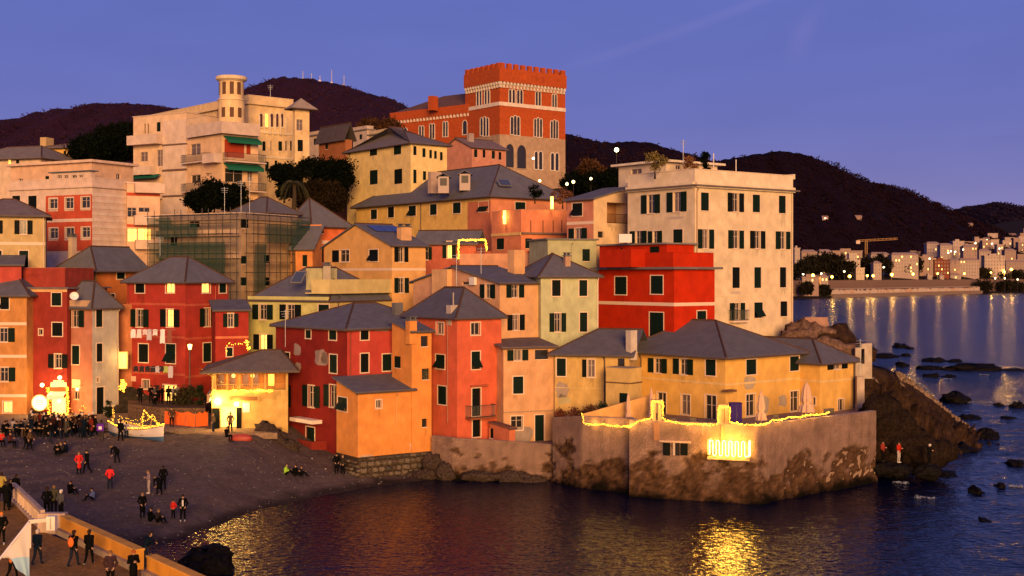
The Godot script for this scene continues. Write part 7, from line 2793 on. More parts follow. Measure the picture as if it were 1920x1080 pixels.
func headland():
	var rk := textured(0.085, 0.045, 0.028, "rock", Vector3(0.12, 0.12, 0.12), 0.95, ["stain", Vector3(0.3, 0.3, 0.3)], "rock", 14.0)
	var pale := textured(0.3, 0.2, 0.15, "rock", Vector3(0.2, 0.2, 0.2), 0.95, null, "rock", 6.0)
	# cliff: crest falling from behind the yellow house to the sea
	var crest := [[1590, 672, 122.0], [1620, 680, 123.0], [1660, 690, 125.0], [1690, 706, 127.0], [1720, 728, 129.0], [1750, 752, 131.0], [1780, 778, 133.0], [1805, 796, 135.5], [1826, 810, 137.0], [1838, 826, 137.0]]
	var f := fnl(0.35, 77, 5)
	var rows := []
	for j in range(-14, 15):
		var s := j / 14.0
		var row := []
		for i in 90:
			var px := lerpf(1590, 1838, i / 89.0)
			var d := interp(crest.map(func(c): return [c[0], c[2]]), px)
			var py := interp(crest.map(func(c): return [c[0], c[1]]), px)
			var p := at(px, py, d)
			var reach := 11.0 if s < 0 else 7.0
			var fall := pow(1 - absf(s), 0.8 if s < 0 else 1.4)
			var q := Vector3(p.x + s * 1.0, lerpf(-1.5, p.y, fall), p.z - s * reach)
			var nz := f.get_noise_3d(q.x, q.y * 0.5 + q.x * 0.8, q.z) + 0.5 * absf(f.get_noise_3d(q.x * 2.5, q.y * 2.5, q.z * 2.5))
			nz += 0.45 * f.get_noise_3d(q.x * 5.0 + q.y * 4.0, q.y * 6.0, q.z * 5.0)
			q += Vector3(0.3, 0.8, 0.7) * nz * 1.9 * minf(1.0, absf(s) * 4.0)
			row.append(q)
		rows.append(row)
	var mb := MB.new()
	mb.sheet(rows)
	structure(mb, "headland_rock", rk)
	# pale slabs of strata lying on it
	for i in 9:
		var spot: Array = [[1640, 712], [1655, 728], [1670, 745], [1650, 760], [1690, 720], [1700, 742], [1672, 775], [1715, 770], [1735, 790]][i]
		var o := at(spot[0], spot[1], [121, 121.5, 121.5, 119.5, 124.5, 123.5, 120, 123, 123][i])
		rock("strata_slab", "pale tilted rock slab on the dark headland, %s" % ["topmost left", "upper left, second down", "upper middle left", "left beside the terrace wall", "upper right", "centre right", "lower centre", "lower right", "lowest right"][i], o, Vector3(0.42, 0.11, 0.2), 300 + i, pale, "", 0.5).rotation_degrees = Vector3(20, 0, -38)
	# stepped wall down the crest
	var st := house("cliff_steps", "stone stairway with stepped side wall going down the headland crest to the sea", 1740, 113, 0.5, "stairway")
	for i in 26:
		var s := i / 25.0
		var px := lerpf(1682, 1824, s)
		var d := interp(crest.map(func(c): return [c[0], c[2]]), px)
		var p := at(px, interp(crest.map(func(c): return [c[0], c[1]]), px), d)
		mb = MB.new()
		mb.cube(p + Vector3(-0.2, -0.6, -0.5), p + Vector3(0.2, 0.3 + 0.05 * (i % 3), 0.25))
		put(mb, "step", pale, st)
	for q in [[1652, 800, 108.0, 2.2, 2.4, 1.6, "dark boulder wedged beside the terrace wall's right end, upper"], [1676, 815, 108.0, 2.0, 2.0, 1.6, "dark boulder under the headland slope, second from the terrace wall"], [1700, 835, 107.5, 2.2, 1.7, 1.5, "dark boulder under the headland slope, third from the terrace wall"], [1660, 845, 107.5, 2.4, 1.6, 1.2, "low dark boulder behind the fishing ledge"], [1730, 850, 107.0, 2.4, 1.3, 1.3, "low dark boulder under the stairway's lower half"]]:
		rock("dark_boulder", q[6], at(q[0], q[1], q[2]), Vector3(q[3], q[4], q[5]), int(q[0]), textured(0.03, 0.018, 0.013, "rock", Vector3(0.25, 0.25, 0.25), 0.95, null, "rock", 8.0), "", 0.4)
	# the ruined wall with a slit window
	var rw := house("ruined_wall", "ruined pale masonry wall with a slit opening on the headland", 1618, 118, 8.0, "ruin")
	mb = MB.new()
	var lo := at(1604, 690, 118); var hi := at(1635, 644, 118)
	mb.cube(Vector3(lo.x, lo.y - 1, lo.z - 0.6), Vector3(lo.x + 0.55, hi.y - 0.4, lo.z))
	mb.cube(Vector3(lo.x + 0.85, lo.y - 1, lo.z - 0.6), Vector3(hi.x, hi.y, lo.z))
	mb.cube(Vector3(lo.x + 0.55, hi.y - 0.5, lo.z - 0.6), Vector3(lo.x + 0.85, hi.y - 0.05, lo.z))
	mb.cube(Vector3(lo.x + 0.55, lo.y - 1, lo.z - 0.6), Vector3(lo.x + 0.85, lo.y + 0.4, lo.z))
	put(mb, "masonry", stucco(0.5, 0.4, 0.32), rw)
	# retaining wall and outcrop right of the cream block
	var ow := house("cliff_wall", "old pinkish retaining wall on the rocks right of the tall cream block", 1530, 121, 7.0, "retaining wall")
	mb = MB.new()
	var c0 := at(1486, 652, 124); var c1 := at(1554, 595, 124)
	mb.cube(Vector3(c0.x, c0.y - 6, c0.z - 1.2), Vector3(c1.x, c1.y - 0.5, c0.z))
	mb.cube(Vector3(lerpf(c0.x, c1.x, 0.35), c1.y - 0.5, c0.z - 1.0), Vector3(c1.x - 0.05, c1.y, c0.z - 0.1))
	put(mb, "masonry", stucco(0.4, 0.22, 0.17), ow)
	for q in [[1520, 625, 122, 2.6, 1.7, 1.6, "brown outcrop below the pinkish retaining wall"], [1556, 632, 122, 2.4, 1.7, 1.5, "brown outcrop right of the pinkish retaining wall"], [1580, 652, 121, 2.6, 1.5, 1.5, "brown outcrop above the yellow house wing"], [1545, 650, 119, 2.8, 1.6, 1.4, "lower brown outcrop right behind the yellow house roof"]]:
		rock("outcrop", q[6], at(q[0], q[1], q[2]) - Vector3(0, 0.8, 0), Vector3(q[3], q[4], q[5]), int(q[0]), rk if q[0] > 1550 else textured(0.26, 0.15, 0.11, "rock", Vector3(0.2, 0.2, 0.2), 0.95, null, "rock", 6.0), "", 0.4)
	var wallr := house("garden_wall", "low pale stone wall behind the yellow house's right corner", 1620, 112, 5.0, "wall")
	mb = MB.new()
	mb.cube(at(1604, 775, 112), at(1618, 705, 112) + Vector3(0, 0, 0.5))
	put(mb, "masonry", stucco(0.5, 0.38, 0.3), wallr)
	# rocks standing in the sea, most of them far out
	var wet := textured(0.014, 0.011, 0.011, "rock", Vector3(0.3, 0.3, 0.3), 0.7, null, "rock", 8.0)
	var list := [[1650, 666, 9, 60, "long low black reef beside the ruined wall"], [1690, 648, 10, 22, "small rounded sea rock, farthest of all"], [1705, 652, 6, 16, "low sea rock just right of the farthest one"], [1698, 665, 7, 15, "small sea rock below the farthest pair"], [1750, 674, 9, 38, "low black reef left of the long reef"], [1790, 676, 7, 25, "low black reef between the two longer reefs"], [1825, 688, 14, 95, "longest black reef crossing the water right of centre"], [1740, 688, 9, 40, "black reef at the left end of the longest one"], [1900, 692, 6, 40, "low reef touching the right edge"], [1692, 683, 10, 22, "dark rock beside the headland crest"], [1745, 703, 8, 26, "small dark reef above the stairway"], [1780, 704, 6, 22, "small dark reef right above the stairway"], [1790, 745, 22, 46, "big sloping black rock beside the stairway"], [1872, 757, 8, 16, "small black rock left of the edge boulder"], [1908, 758, 14, 22, "black boulder at the right edge beside foam"], [1815, 780, 10, 30, "black rock right of the stairway's foot"], [1890, 782, 6, 28, "low dark reef under the edge boulder"], [1850, 812, 18, 40, "black rock mass off the stairway's foot"], [1900, 866, 12, 30, "black rock at the right edge above the foam patch"], [1830, 917, 14, 22, "rounded black rock low on the right water"], [1876, 909, 11, 16, "black rock with foam on its right, low right"], [1845, 973, 7, 22, "faint rock just breaking the water, lowest right"], [1755, 885, 10, 60, "flat fishing rock ledge the red-topped man stands on"], [1690, 872, 12, 50, "dark rock ledge at the foot of the terrace wall's right end"], [1690, 812, 26, 60, "dark boulder under the headland, right of the terrace wall"], [1740, 835, 22, 60, "dark boulder mass under the stairway"], [1800, 838, 16, 60, "low dark boulder off the end of the headland"]]
	for i in list.size():
		var q: Array = list[i]
		var d: float = EYE * F / (q[1] + q[2] * 0.35 - HZ)
		var w: float = q[3] / F * d * 0.55
		var h: float = q[2] / F * d * 0.75
		var o := at(q[0], q[1] + q[2] * 0.35, d)
		o.y = -0.1
		rock("sea_rock", q[4], o, Vector3(w, h, minf(w, 2.5) * 0.9 + 0.4), 500 + i, wet, "", 0.45)
	# foam
	var fm := flat(0.2, 0.22, 0.28, 0.8)
	for q in [[1835, 755, 46, "foam streak by the big black rock right of the stairway"], [1778, 711, 14, "small foam patch near the stairway reefs"], [1905, 913, 26, "foam beside the low right rock"], [1690, 906, 22, "thin foam curl off the terrace wall's right end"], [1735, 934, 36, "thin foam line on the lower right water"], [1845, 703, 16, "tiny foam streak behind the reefs"]]:
		var mb2 := MB.new()
		var d: float = EYE * F / (q[1] - HZ)
		var o := at(q[0], q[1], d)
		var rr := RandomNumberGenerator.new()
		rr.seed = int(q[0])
		for i in 45:
			var u := rr.randf_range(-0.5, 0.5)
			var p := o + Vector3(u * q[2] / F * d, 0.1, rr.randfn(0, 0.22) + sin(u * 7) * 0.3)
			var s := rr.randf_range(0.02, 0.07)
			p.y = 0.06
			mb2.blob(p, s)
			mb2.blob(p + Vector3(rr.randfn(0, 0.12), 0, rr.randfn(0, 0.15)), s * 0.7)
		var o2 := put(mb2, "sea_foam", fm, self, o)
		tag(o2, q[3], "foam", "", "stuff")
	# rocks at the beach edge
	var br := textured(0.09, 0.06, 0.05, "rock", Vector3(0.4, 0.4, 0.4), 0.9, null, "rock", 6.0)
	for q in [[385, 1062, 73.0, 1.5, 1.1, 1.0, "big dark boulder in the shallow water by the promenade wall"], [408, 1070, 72.0, 0.9, 0.8, 0.8, "dark boulder leaning on the big one in the shallows"], [350, 1075, 71.5, 1.0, 0.6, 0.8, "low dark boulder left of the big one in the shallows"], [770, 893, 105.5, 0.7, 0.45, 0.5, "grey boulder left in the rock pile under the annex"], [790, 893, 105.0, 0.6, 0.5, 0.5, "pale boulder middle of the rock pile under the annex"], [806, 890, 105.0, 0.75, 0.5, 0.5, "pale tilted boulder right in the rock pile under the annex"], [838, 888, 104.6, 0.8, 0.9, 0.5, "dark boulder under the coral house's sea wall"], [815, 870, 105.4, 0.9, 0.9, 0.5, "dark boulder between annex and sea wall"], [540, 838, 107.6, 0.9, 0.6, 0.6, "grey boulder at the left foot of the red peeling house"], [523, 830, 108.0, 1.0, 0.9, 0.7, "large grey boulder between tavern and red peeling house"], [500, 818, 108.6, 1.2, 1.1, 0.8, "large pale boulder right of the tavern wall"], [1000, 905, 103.6, 1.0, 0.5, 0.5, "low dark boulder at the foot of the recessed sea wall"], [900, 893, 103.9, 1.4, 0.45, 0.5, "low brown ledge under the plastered sea wall"], [960, 897, 103.9, 1.5, 0.5, 0.5, "low brown ledge right under the plastered sea wall"]]:
		rock("shore_boulder", q[6], at(q[0], q[1], q[2]), Vector3(q[3], q[4], q[5]), int(q[0] * 3 + q[1]), br if q[1] < 1000 else wet, "", 0.35)

# ------------------------------------------------------------------ promenade, boat, lamps, washing, people
func promenade():
	var ground := textured(0.5, 0.24, 0.06, "ground", Vector3(0.2, 0.2, 0.2), 0.85, ["stain", Vector3(0.15, 0.15, 0.15)])  # warm tone: amber lamplight is put into the paving colour
	# pieces of the parapet: top line measured, inner side faces the walk
	var A := at(25, 908, 79.5); var B := at(80, 965, 70.2); var C := at(120, 966, 69.8); var D := at(262, 1030, 61.2); var E := at(283, 1041, 60.0); var G := at(400, 1096, 54.5)
	var mb := MB.new()
	var q := []
	for p in [at(-160, 900, 80), A, B, D, G, at(420, 1130, 52.0), at(300, 1400, 36), at(-300, 1400, 36)]:
		q.append(Vector3(p.x, 2.7, p.z))
	mb.slab(q, 5.0)
	structure(mb, "promenade", ground)
	var wall := stucco(0.9, 0.38, 0.045)  # orange raised, with lamplight from the walk put into the wall colour
	for w in [[C, D, "long low orange parapet wall of the promenade, left of the gap"], [E, G, "orange parapet wall of the promenade, right of the gap"]]:
		var a: Vector3 = w[0]; var b: Vector3 = w[1]
		mb = MB.new()
		mb.bar(Vector3(a.x, 3.1, a.z), Vector3(b.x, 3.1, b.z), 0.42, 1.0)
		var o := put(mb, "parapet_wall", wall, self, Vector3(a.x, 2.7, a.z))
		tag(o, w[2], "parapet wall")
		mb = MB.new()
		mb.bar(Vector3(a.x, 3.64, a.z), Vector3(b.x, 3.64, b.z), 0.52, 0.1)
		put(mb, "coping", stucco(0.9, 0.42, 0.07), o)
		mb = MB.new()
		var side := (b - a).normalized().cross(Vector3.UP)
		mb.bar(Vector3(a.x, 2.85, a.z) - side * -0.3, Vector3(b.x, 2.85, b.z) - side * -0.3, 0.35, 0.3)
		put(mb, "kerb", stucco(0.5, 0.36, 0.2), o)
	# balustrade
	var bal := thing("balustrade", "pale balustrade with upright bars between promenade and beach, far left", "balustrade", Vector3(A.x, 2.7, A.z))
	mb = MB.new()
	var a1 := Vector3(A.x, 0, A.z); var b1 := Vector3(B.x, 0, B.z)
	var pale := stucco(0.6, 0.42, 0.3)
	for y in [2.85, 3.8]:
		mb.bar(a1 + Vector3(0, y, 0), b1 + Vector3(0, y, 0), 0.24, 0.22)
	put(mb, "rail", pale, bal)
	for i in 12:
		mb = MB.new()
		var p := a1.lerp(b1, (i + 0.5) / 12.0)
		mb.box(p + Vector3(0, 3.33, 0), Vector3(0.07, 0, 0), Vector3(0, 0.38, 0), Vector3(0, 0, 0.07))
		put(mb, "baluster", pale, bal)
	mb = MB.new()
	mb.cube(Vector3(B.x - 0.2, 2.6, B.z - 0.25), Vector3(C.x, 3.75, B.z + 0.25))
	var pl := put(mb, "end_pier", pale, bal)
	# white box lamp on its arm
	var lb := thing("bracket_box", "white box on a long horizontal arm above the promenade, lower left", "lamp", at(100, 1000, 66))
	mb = MB.new()
	mb.cube(at(92, 992, 66) , at(108, 966, 66) + Vector3(0, 0, 0.4))
	put(mb, "box", flat(0.7, 0.62, 0.5, 0.6), lb)
	mb = MB.new()
	mb.bar(at(55, 978, 66), at(93, 974, 66), 0.2, 0.2)
	mb.bar(at(57, 978, 66), at(57, 1080, 66) + Vector3(0, -0.8, 0), 0.1, 0.1)
	put(mb, "arm", flat(0.6, 0.5, 0.4, 0.6), lb)
	mb = MB.new()
	mb.cube(at(99, 990, 66) + Vector3(0, 0, 0.4), at(101, 968, 66) + Vector3(0, 0, 0.42))
	put(mb, "box_seam", flat(0.4, 0.34, 0.28), lb)
	# flag
	var fl := thing("flag", "white and pale blue flag hanging from a slanting pole, lower left corner", "flag", at(20, 1080, 50))
	var p0 := at(-40, 1098, 50); var p1 := at(55, 978, 50)
	mb = MB.new()
	mb.tube([p0, p1], 0.05, 6)
	put(mb, "pole", flat(0.55, 0.5, 0.55, 0.4), fl)
	var white_rows := []
	var blue_rows := []
	for i in 13:
		var s := i / 12.0
		var wr := []
		var hang := p1.lerp(at(4, 1046, 50), s)
		var low: Vector3 = at(58, 1096, 50).lerp(at(20, 1048, 50), s)
		for j in 10:
			var t := j / 9.0
			var p := hang.lerp(low, t) + Vector3(0, 0, sin(s * 9.0 + t * 2.0) * 0.1 * (0.4 + t))
			wr.append(p)
		white_rows.append(wr.slice(0, 6))
		blue_rows.append(wr.slice(5, 10))
	mb = MB.new()
	mb.sheet(white_rows)
	put(mb, "white_field", flat(0.5, 0.45, 0.42, 0.9), fl)
	mb = MB.new()
	mb.sheet(blue_rows)
	put(mb, "blue_field", flat(0.28, 0.42, 0.55, 0.9), fl)

func boat():
	# a wooden fishing boat drawn up on the beach, hung with lights
	var st := at(212, 806, 106.5); var bw := at(307, 818, 104.0)
	st.y = 3.35; bw.y = 3.1
	var t := thing("fishing_boat", "wooden rowing boat hung all over with yellow fairy lights, drawn up on the beach", "boat", (st + bw) / 2)
	var dir := (bw - st).normalized()
	var side := dir.cross(Vector3.UP).normalized()
	var L := st.distance_to(bw)
	var rows := []
	var inner := []
	var gun := []
	for i in 17:
		var s := i / 16.0
		var w := 0.95 * pow(sin(PI * clampf(0.12 + s * 0.88, 0, 1)), 0.6) if s < 1 else 0.0
		w = 0.95 * pow(maxf(0.0, sin(PI * (0.16 + 0.84 * s))), 0.65)
		var sheer := 0.95 + 0.45 * pow(absf(s - 0.45) * 1.9, 2)
		var row := []
		for j in 13:
			var a := PI * (j / 12.0) - PI / 2
			var y := sheer * (1 - pow(cos(a), 0.7))
			row.append(st + dir * L * s + side * sin(a) * w * (0.75 + 0.25 * absf(sin(a))) + Vector3(0, y + 0.05, 0))
		rows.append(row)
		gun.append([row[0], row[12]])
	var mb := MB.new()
	mb.sheet(rows, null, true)
	put(mb, "hull", flat(0.42, 0.36, 0.36, 0.5), t)
	mb = MB.new()
	var stripe := []
	for r in rows:
		stripe.append([r[2] * 1.0, r[3], r[4], r[6], r[8], r[9], r[10]].map(func(p): return p + Vector3(0, -0.015, 0) + side * 0.012 * signf((p - st).dot(side))))
	mb.sheet(stripe, null, true)
	put(mb, "bottom_paint", flat(0.03, 0.07, 0.16, 0.5), t)
	mb = MB.new()
	for e in 2:
		mb.tube(gun.map(func(g): return g[e]), 0.06, 5)
	put(mb, "gunwale", flat(0.3, 0.16, 0.08, 0.6), t)
	mb = MB.new()
	for s in [0.25, 0.5, 0.72]:
		var i := int(s * 16)
		mb.bar(rows[i][1] - Vector3(0, 0.1, 0), rows[i][11] - Vector3(0, 0.1, 0), 0.25, 0.05)
	put(mb, "thwarts", flat(0.2, 0.1, 0.05), t)
	mb = MB.new()
	var m0 := st + dir * L * 0.55 + Vector3(0, 0.4, 0)
	mb.tube([m0 - dir * 0.3, m0 + dir * 0.35 + Vector3(0, 2.1, 0)], 0.045, 6)
	mb.tube([st + dir * 0.1 + Vector3(0, 0.8, 0), st - dir * 0.0 + Vector3(0, 2.6, 0)], 0.04, 6)
	mb.tube([st + dir * L * 0.72 + Vector3(0, 0.6, 0), st + dir * L * 0.78 + Vector3(0, 2.3, 0)], 0.04, 6)
	put(mb, "masts", flat(0.25, 0.14, 0.07), t)
	mb = MB.new()
	for i in 2:
		mb.tube([st + dir * L * (0.2 + i * 0.45) - side * 0.6 - Vector3(0, 0.15, 0), st + dir * L * (0.2 + i * 0.45) + side * 0.6 - Vector3(0, 0.15, 0)], 0.12, 6)
	put(mb, "keel_block", flat(0.08, 0.05, 0.03), t)
	var s := thing("boat_lights", "tangle of bright yellow fairy lights wound over the beached boat", "string lights", t.position)
	var near := gun.map(func(g): return (g[0] if g[0].z > g[1].z else g[1]) + Vector3(0, 0.08, 0.03))
	var far := gun.map(func(g): return (g[1] if g[0].z > g[1].z else g[0]) + Vector3(0, 0.08, 0))
	light_string(s, near, 30, 0.035, 0.032, 1.2, 0.3)
	light_string(s, far, 20, 0.035, 0.032, 0)
	var mt := m0 + dir * 0.35 + Vector3(0, 2.1, 0)
	light_string(s, [m0, mt], 26, 0.04, 0.032, 1.5, 0.3)
	light_string(s, sagging(mt, bw + Vector3(0, 1.4, 0), 0.15), 24, 0.04, 0.032, 2.0, 0.3)
	light_string(s, sagging(st + Vector3(0, 2.6, 0), st + Vector3(0, 0.9, 0), 0.0, 4), 28, 0.04, 0.032, 1.4, 0.3)
	light_string(s, sagging(st + dir * L * 0.12 + Vector3(0, 1.75, 0), m0 + dir * 0.2 + Vector3(0, 1.4, 0), 0.15), 8, 0.04, 0.035, 0)
	light_string(s, sagging(mt - Vector3(0, 0.9, 0), st + dir * L * 0.78 + Vector3(0, 2.3, 0), 0.1), 9, 0.04, 0.035, 0)
	light_string(s, sagging(st + dir * L * 0.78 + Vector3(0, 2.3, 0), bw + Vector3(0, 0.9, 0), 0.1), 20, 0.04, 0.032, 0)

func village_lights():
	# restaurant front
	var z := 121.3
	var s := thing("round_sign", "big round glowing sign beside the restaurant entrance", "sign", Vector3(at(75, 790, z).x, 3.5, -z))
	var c := at(75, 755, z)
	var mb := MB.new()
	var R := 0.74
	var ring := []
	for i in 28:
		ring.append(c + Vector3(cos(TAU * i / 28) * R, sin(TAU * i / 28) * R, 0))
	for i in 28:
		mb.tri(c + Vector3(0, 0, 0.1), ring[i] + Vector3(0, 0, 0.1), ring[(i + 1) % 28] + Vector3(0, 0, 0.1))
		mb.quad(ring[i] + Vector3(0, 0, 0.1), ring[i] - Vector3(0, 0, 0.05), ring[(i + 1) % 28] - Vector3(0, 0, 0.05), ring[(i + 1) % 28] + Vector3(0, 0, 0.1))
	put(mb, "disc", glow(1.0, 0.66, 0.32, 0.34), s)
	mb = MB.new()
	for i in 28:
		var a: Vector3 = c + (ring[i] - c) * 1.04; var b: Vector3 = c + (ring[(i + 1) % 28] - c) * 1.04
		mb.bar(a + Vector3(0, 0, 0.08), b + Vector3(0, 0, 0.08), 0.1, 0.1)
	put(mb, "rim", flat(0.4, 0.22, 0.1), s)
	mb = MB.new()
	for q in [[-0.3, 0.2, 0.3, 0.26], [-0.42, 0.02, 0.42, 0.08], [-0.3, -0.18, 0.3, -0.13]]:
		mb.cube(c + Vector3(q[0], q[1], 0.1), c + Vector3(q[2], q[3], 0.115))
	put(mb, "faded_lettering", flat(0.6, 0.34, 0.14), s)
	lamp(c + Vector3(0, 0, 0.9), 0.9, s, Color(1.0, 0.7, 0.3), 0.5)
	# entrance with scalloped canopy
	var e := thing("restaurant_entrance", "glaring lit restaurant entrance with white canopy and fairy light posts", "entrance", Vector3(at(111, 790, z).x, 3.5, -z))
	var o := at(111, 742, z)
	mb = MB.new()
	mb.slab([o + Vector3(-0.8, 0.1, 1.1), o + Vector3(0.8, 0.1, 1.1), o + Vector3(0.8, 0.45, 0.0), o + Vector3(-0.8, 0.45, 0.0)], 0.06)
	mb.cube(o + Vector3(-0.8, -0.25, 1.06), o + Vector3(0.8, 0.08, 1.1))
	put(mb, "canopy", flat(0.8, 0.7, 0.55, 0.9), e)
	mb = MB.new()
	mb.cube(o + Vector3(-0.75, 0.85, 0.1), o + Vector3(0.75, 1.3, 0.2))
	mb.cube(o + Vector3(-0.5, 1.3, 0.1), o + Vector3(0.5, 1.5, 0.2))
	put(mb, "sign_board", flat(0.75, 0.6, 0.4), e)
	mb = MB.new()
	mb.cube(o + Vector3(-0.65, -2.3, 0.05), o + Vector3(0.65, -0.2, 0.1))
	put(mb, "lit_doorway", glow(1.0, 0.6, 0.14, 0.5), e)
	mb = MB.new()
	for i in 9:
		var x := -0.7 + i * 0.175
		mb.cube(o + Vector3(x - 0.05, 0.45, 0.15), o + Vector3(x + 0.05, 0.75, 0.22))
	put(mb, "letter_shapes", flat(0.3, 0.14, 0.04), e)
	var fl := thing("entrance_fairy_lights", "fairy lights wound round the restaurant entrance posts", "string lights", o - Vector3(0, 2, 0))
	for sx in [-0.92, 0.92]:
		light_string(fl, [o + Vector3(sx, -2.3, 0.3), o + Vector3(sx, -1.0, 0.3), o + Vector3(sx, 0.8, 0.3)], 40, 0.07, 0.045, 1.5, 0.35)
	light_string(fl, [o + Vector3(0.9, -2.0, 0.6), o + Vector3(2.2, -1.8, 0.6), o + Vector3(2.6, -0.9, 0.6)], 14, 0.12, 0.04, 1.2, 0.5)
	for q in [[112, 708, 0.2, 1.3, "spherical lamp above the restaurant entrance", 121.0], [79, 722, 0.2, 1.2, "spherical lamp above the round sign", 120.8], [145, 730, 0.15, 0.5, "small lamp under the plaque on the pink house", 119.6], [111, 752, 0.18, 1.6, "lamp under the restaurant canopy", 120.6]]:
		mb = MB.new()
		var p := at(q[0], q[1], q[5])
		globe(mb, p, q[2], 6)
		var l := put(mb, "globe_lamp", glow(1.0, 0.7, 0.26, 1.4), self, p)
		tag(l, q[4], "lamp")
		lamp(p, q[3], l, Color(1.0, 0.6, 0.18), 0.15)
		mb = MB.new()
		mb.tube([p + Vector3(0, q[2], 0), p + Vector3(0, q[2] + 0.15, -0.1), p + Vector3(0, q[2] + 0.15, -1.6)], 0.025, 4)
		put(mb, "bracket", flat(0.06, 0.05, 0.04), l)
	# alley between the cream house and the red house
	var al := thing("alley_window", "glowing yellow window in the alley left of the red hip-roofed house", "window", at(230, 690, 124))
	mb = MB.new()
	mb.cube(at(223, 690, 124), at(238, 661, 124) + Vector3(0, 0, 0.1))
	put(mb, "pane", glow(1.0, 0.55, 0.1, 0.55), al)
	mb = MB.new()
	mb.cube(at(221, 692, 124) - Vector3(0, 0, 0.1), at(240, 659, 124) + Vector3(0, 0, 0.05))
	put(mb, "frame", flat(0.5, 0.3, 0.12), al)
	lamp(at(234, 672, 123.0), 0.7, al, Color(1.0, 0.6, 0.15))
	var aw := house("alley_wall", "dark end wall closing the alley between the cream and red houses", 232, 125.5, 3.5, "wall")
	mb = MB.new()
	mb.cube(Vector3(at(216, 700, 126).x, 3.0, -127.0), Vector3(at(250, 700, 126).x, hy(570, 126), -125.6))
	put(mb, "wall_body", stucco(0.5, 0.18, 0.08), aw)
	var ad := thing("alley_door_lights", "column of yellow lights at the alley's lit doorway", "string lights", at(229, 745, 121))
	light_string(ad, [at(226, 731, 121), at(230, 714, 121), at(234, 722, 121), at(232, 732, 121)], 60, 0.1, 0.06, 1.0, 0.4)
	# street lamp in front of the red house
	var sl := thing("street_lamp", "lit lantern on a slim post in front of the red hip-roofed house", "street lamp", Vector3(at(355, 700, 119.3).x, 4.0, -119.3))
	var lp := at(356, 650, 119.3)
	mb = MB.new()
	mb.tube([Vector3(lp.x, 3.4, lp.z), Vector3(lp.x, lp.y - 0.4, lp.z)], 0.06, 6)
	mb.cube(lp + Vector3(-0.16, 0.26, -0.16), lp + Vector3(0.16, 0.32, 0.16))
	mb.lathe(lp, [[0.1, -0.4], [0.14, -0.3], [0.0, -0.28]], 8)
	put(mb, "post", flat(0.04, 0.03, 0.03, 0.5), sl)
	mb = MB.new()
	mb.lathe(lp, [[0.0, -0.28], [0.13, -0.26], [0.22, 0.2], [0.0, 0.25]], 8)
	put(mb, "lantern_glass", glow(1.0, 0.62, 0.15, 1.6), sl)
	lamp(lp, 7.0, sl, Color(1.0, 0.5, 0.08), 0.2)
	# string by the passage right of the red house
	var ps := thing("passage_lights", "short string of lights above the passage beside the tavern roof", "string lights", at(445, 650, 118))
	light_string(ps, sagging(at(426, 644, 118), at(462, 641, 118), 0.15), 9, 0.05, 0.05, 0)
	light_string(ps, [at(426, 646, 118), at(425, 668, 118)], 9, 0.05, 0.05, 0)
	light_string(ps, [at(463, 638, 118), at(466, 655, 118)], 30, 0.1, 0.06, 0.7, 0.4)
	# washing lines
	var k := [[0.66, 0.58, 0.6], [0.5, 0.42, 0.44], [0.6, 0.5, 0.5], [0.4, 0.36, 0.42], [0.62, 0.55, 0.56], [0.2, 0.07, 0.05], [0.03, 0.025, 0.03], [0.3, 0.34, 0.1]]
	for line in [[245, 330, 618, 117.6, "white washing on the upper line of the red house", [[250, 16, 0], [261, 16, 2], [272, 10, 1], [280, 20, 3], [291, 11, 4], [305, 26, 0], [318, 24, 5]]], [249, 330, 687, 117.6, "dark washing on the lower line of the red house", [[255, 10, 6], [266, 11, 6], [277, 11, 6], [287, 11, 6], [296, 12, 3], [303, 10, 6], [311, 12, 7], [320, 22, 3]]]]:
		var w := thing("washing_line", line[4], "washing line", at(line[0], line[2], line[3]))
		mb = MB.new()
		mb.tube([at(line[0], line[2], line[3] + 1.8), at((line[0] + line[1]) / 2, line[2] + 2, line[3]), at(line[1], line[2], line[3] + 1.8)], 0.015, 4)
		put(mb, "line", flat(0.3, 0.3, 0.3), w)
		for q in line[5]:
			mb = MB.new()
			var rows := []
			for i in 6:
				var row := []
				for j in 6:
					row.append(at(q[0] - 4.5 + j * 1.8 - i * 0.1, line[2] + q[1] * i / 5.0 - (1.0 if j in [2, 3] else 0.0), line[3] + 0.4) + Vector3(0, 0, 0.06 * sin(j * 1.9 + i + q[0])))
				rows.append(row)
			rows.reverse()
			mb.sheet(rows)
			var cc: Array = k[q[2]]
			put(mb, "garment", flat(cc[0], cc[1], cc[2], 0.9), w)
	# raised stone terrace with orange barrier netting in front of the red house
	var rt := thing("stone_terrace", "rough stone terrace bank with a low wall before the red hip-roofed house", "terrace", Vector3(at(340, 780, 116).x, 3.5, -116))
	mb = MB.new()
	var q2 := []
	for p in [on_plan(240, 118.5), on_plan(300, 115), on_plan(385, 114.5), on_plan(385, 121.5), on_plan(240, 121.5)]:
		q2.append(w3(p, 4.9))
	mb.slab(q2, 2.0)
	put(mb, "bank", textured(0.26, 0.15, 0.09, "rock", Vector3(0.4, 0.4, 0.4), 0.95, null, "rock", 5.0), rt)
	var bn := thing("orange_barrier", "orange barrier netting along the foot of the stone terrace", "barrier", Vector3(at(345, 800, 112.5).x, 3.5, -112.5))
	mb = MB.new()
	var om := flat(0.75, 0.13, 0.025, 0.8)
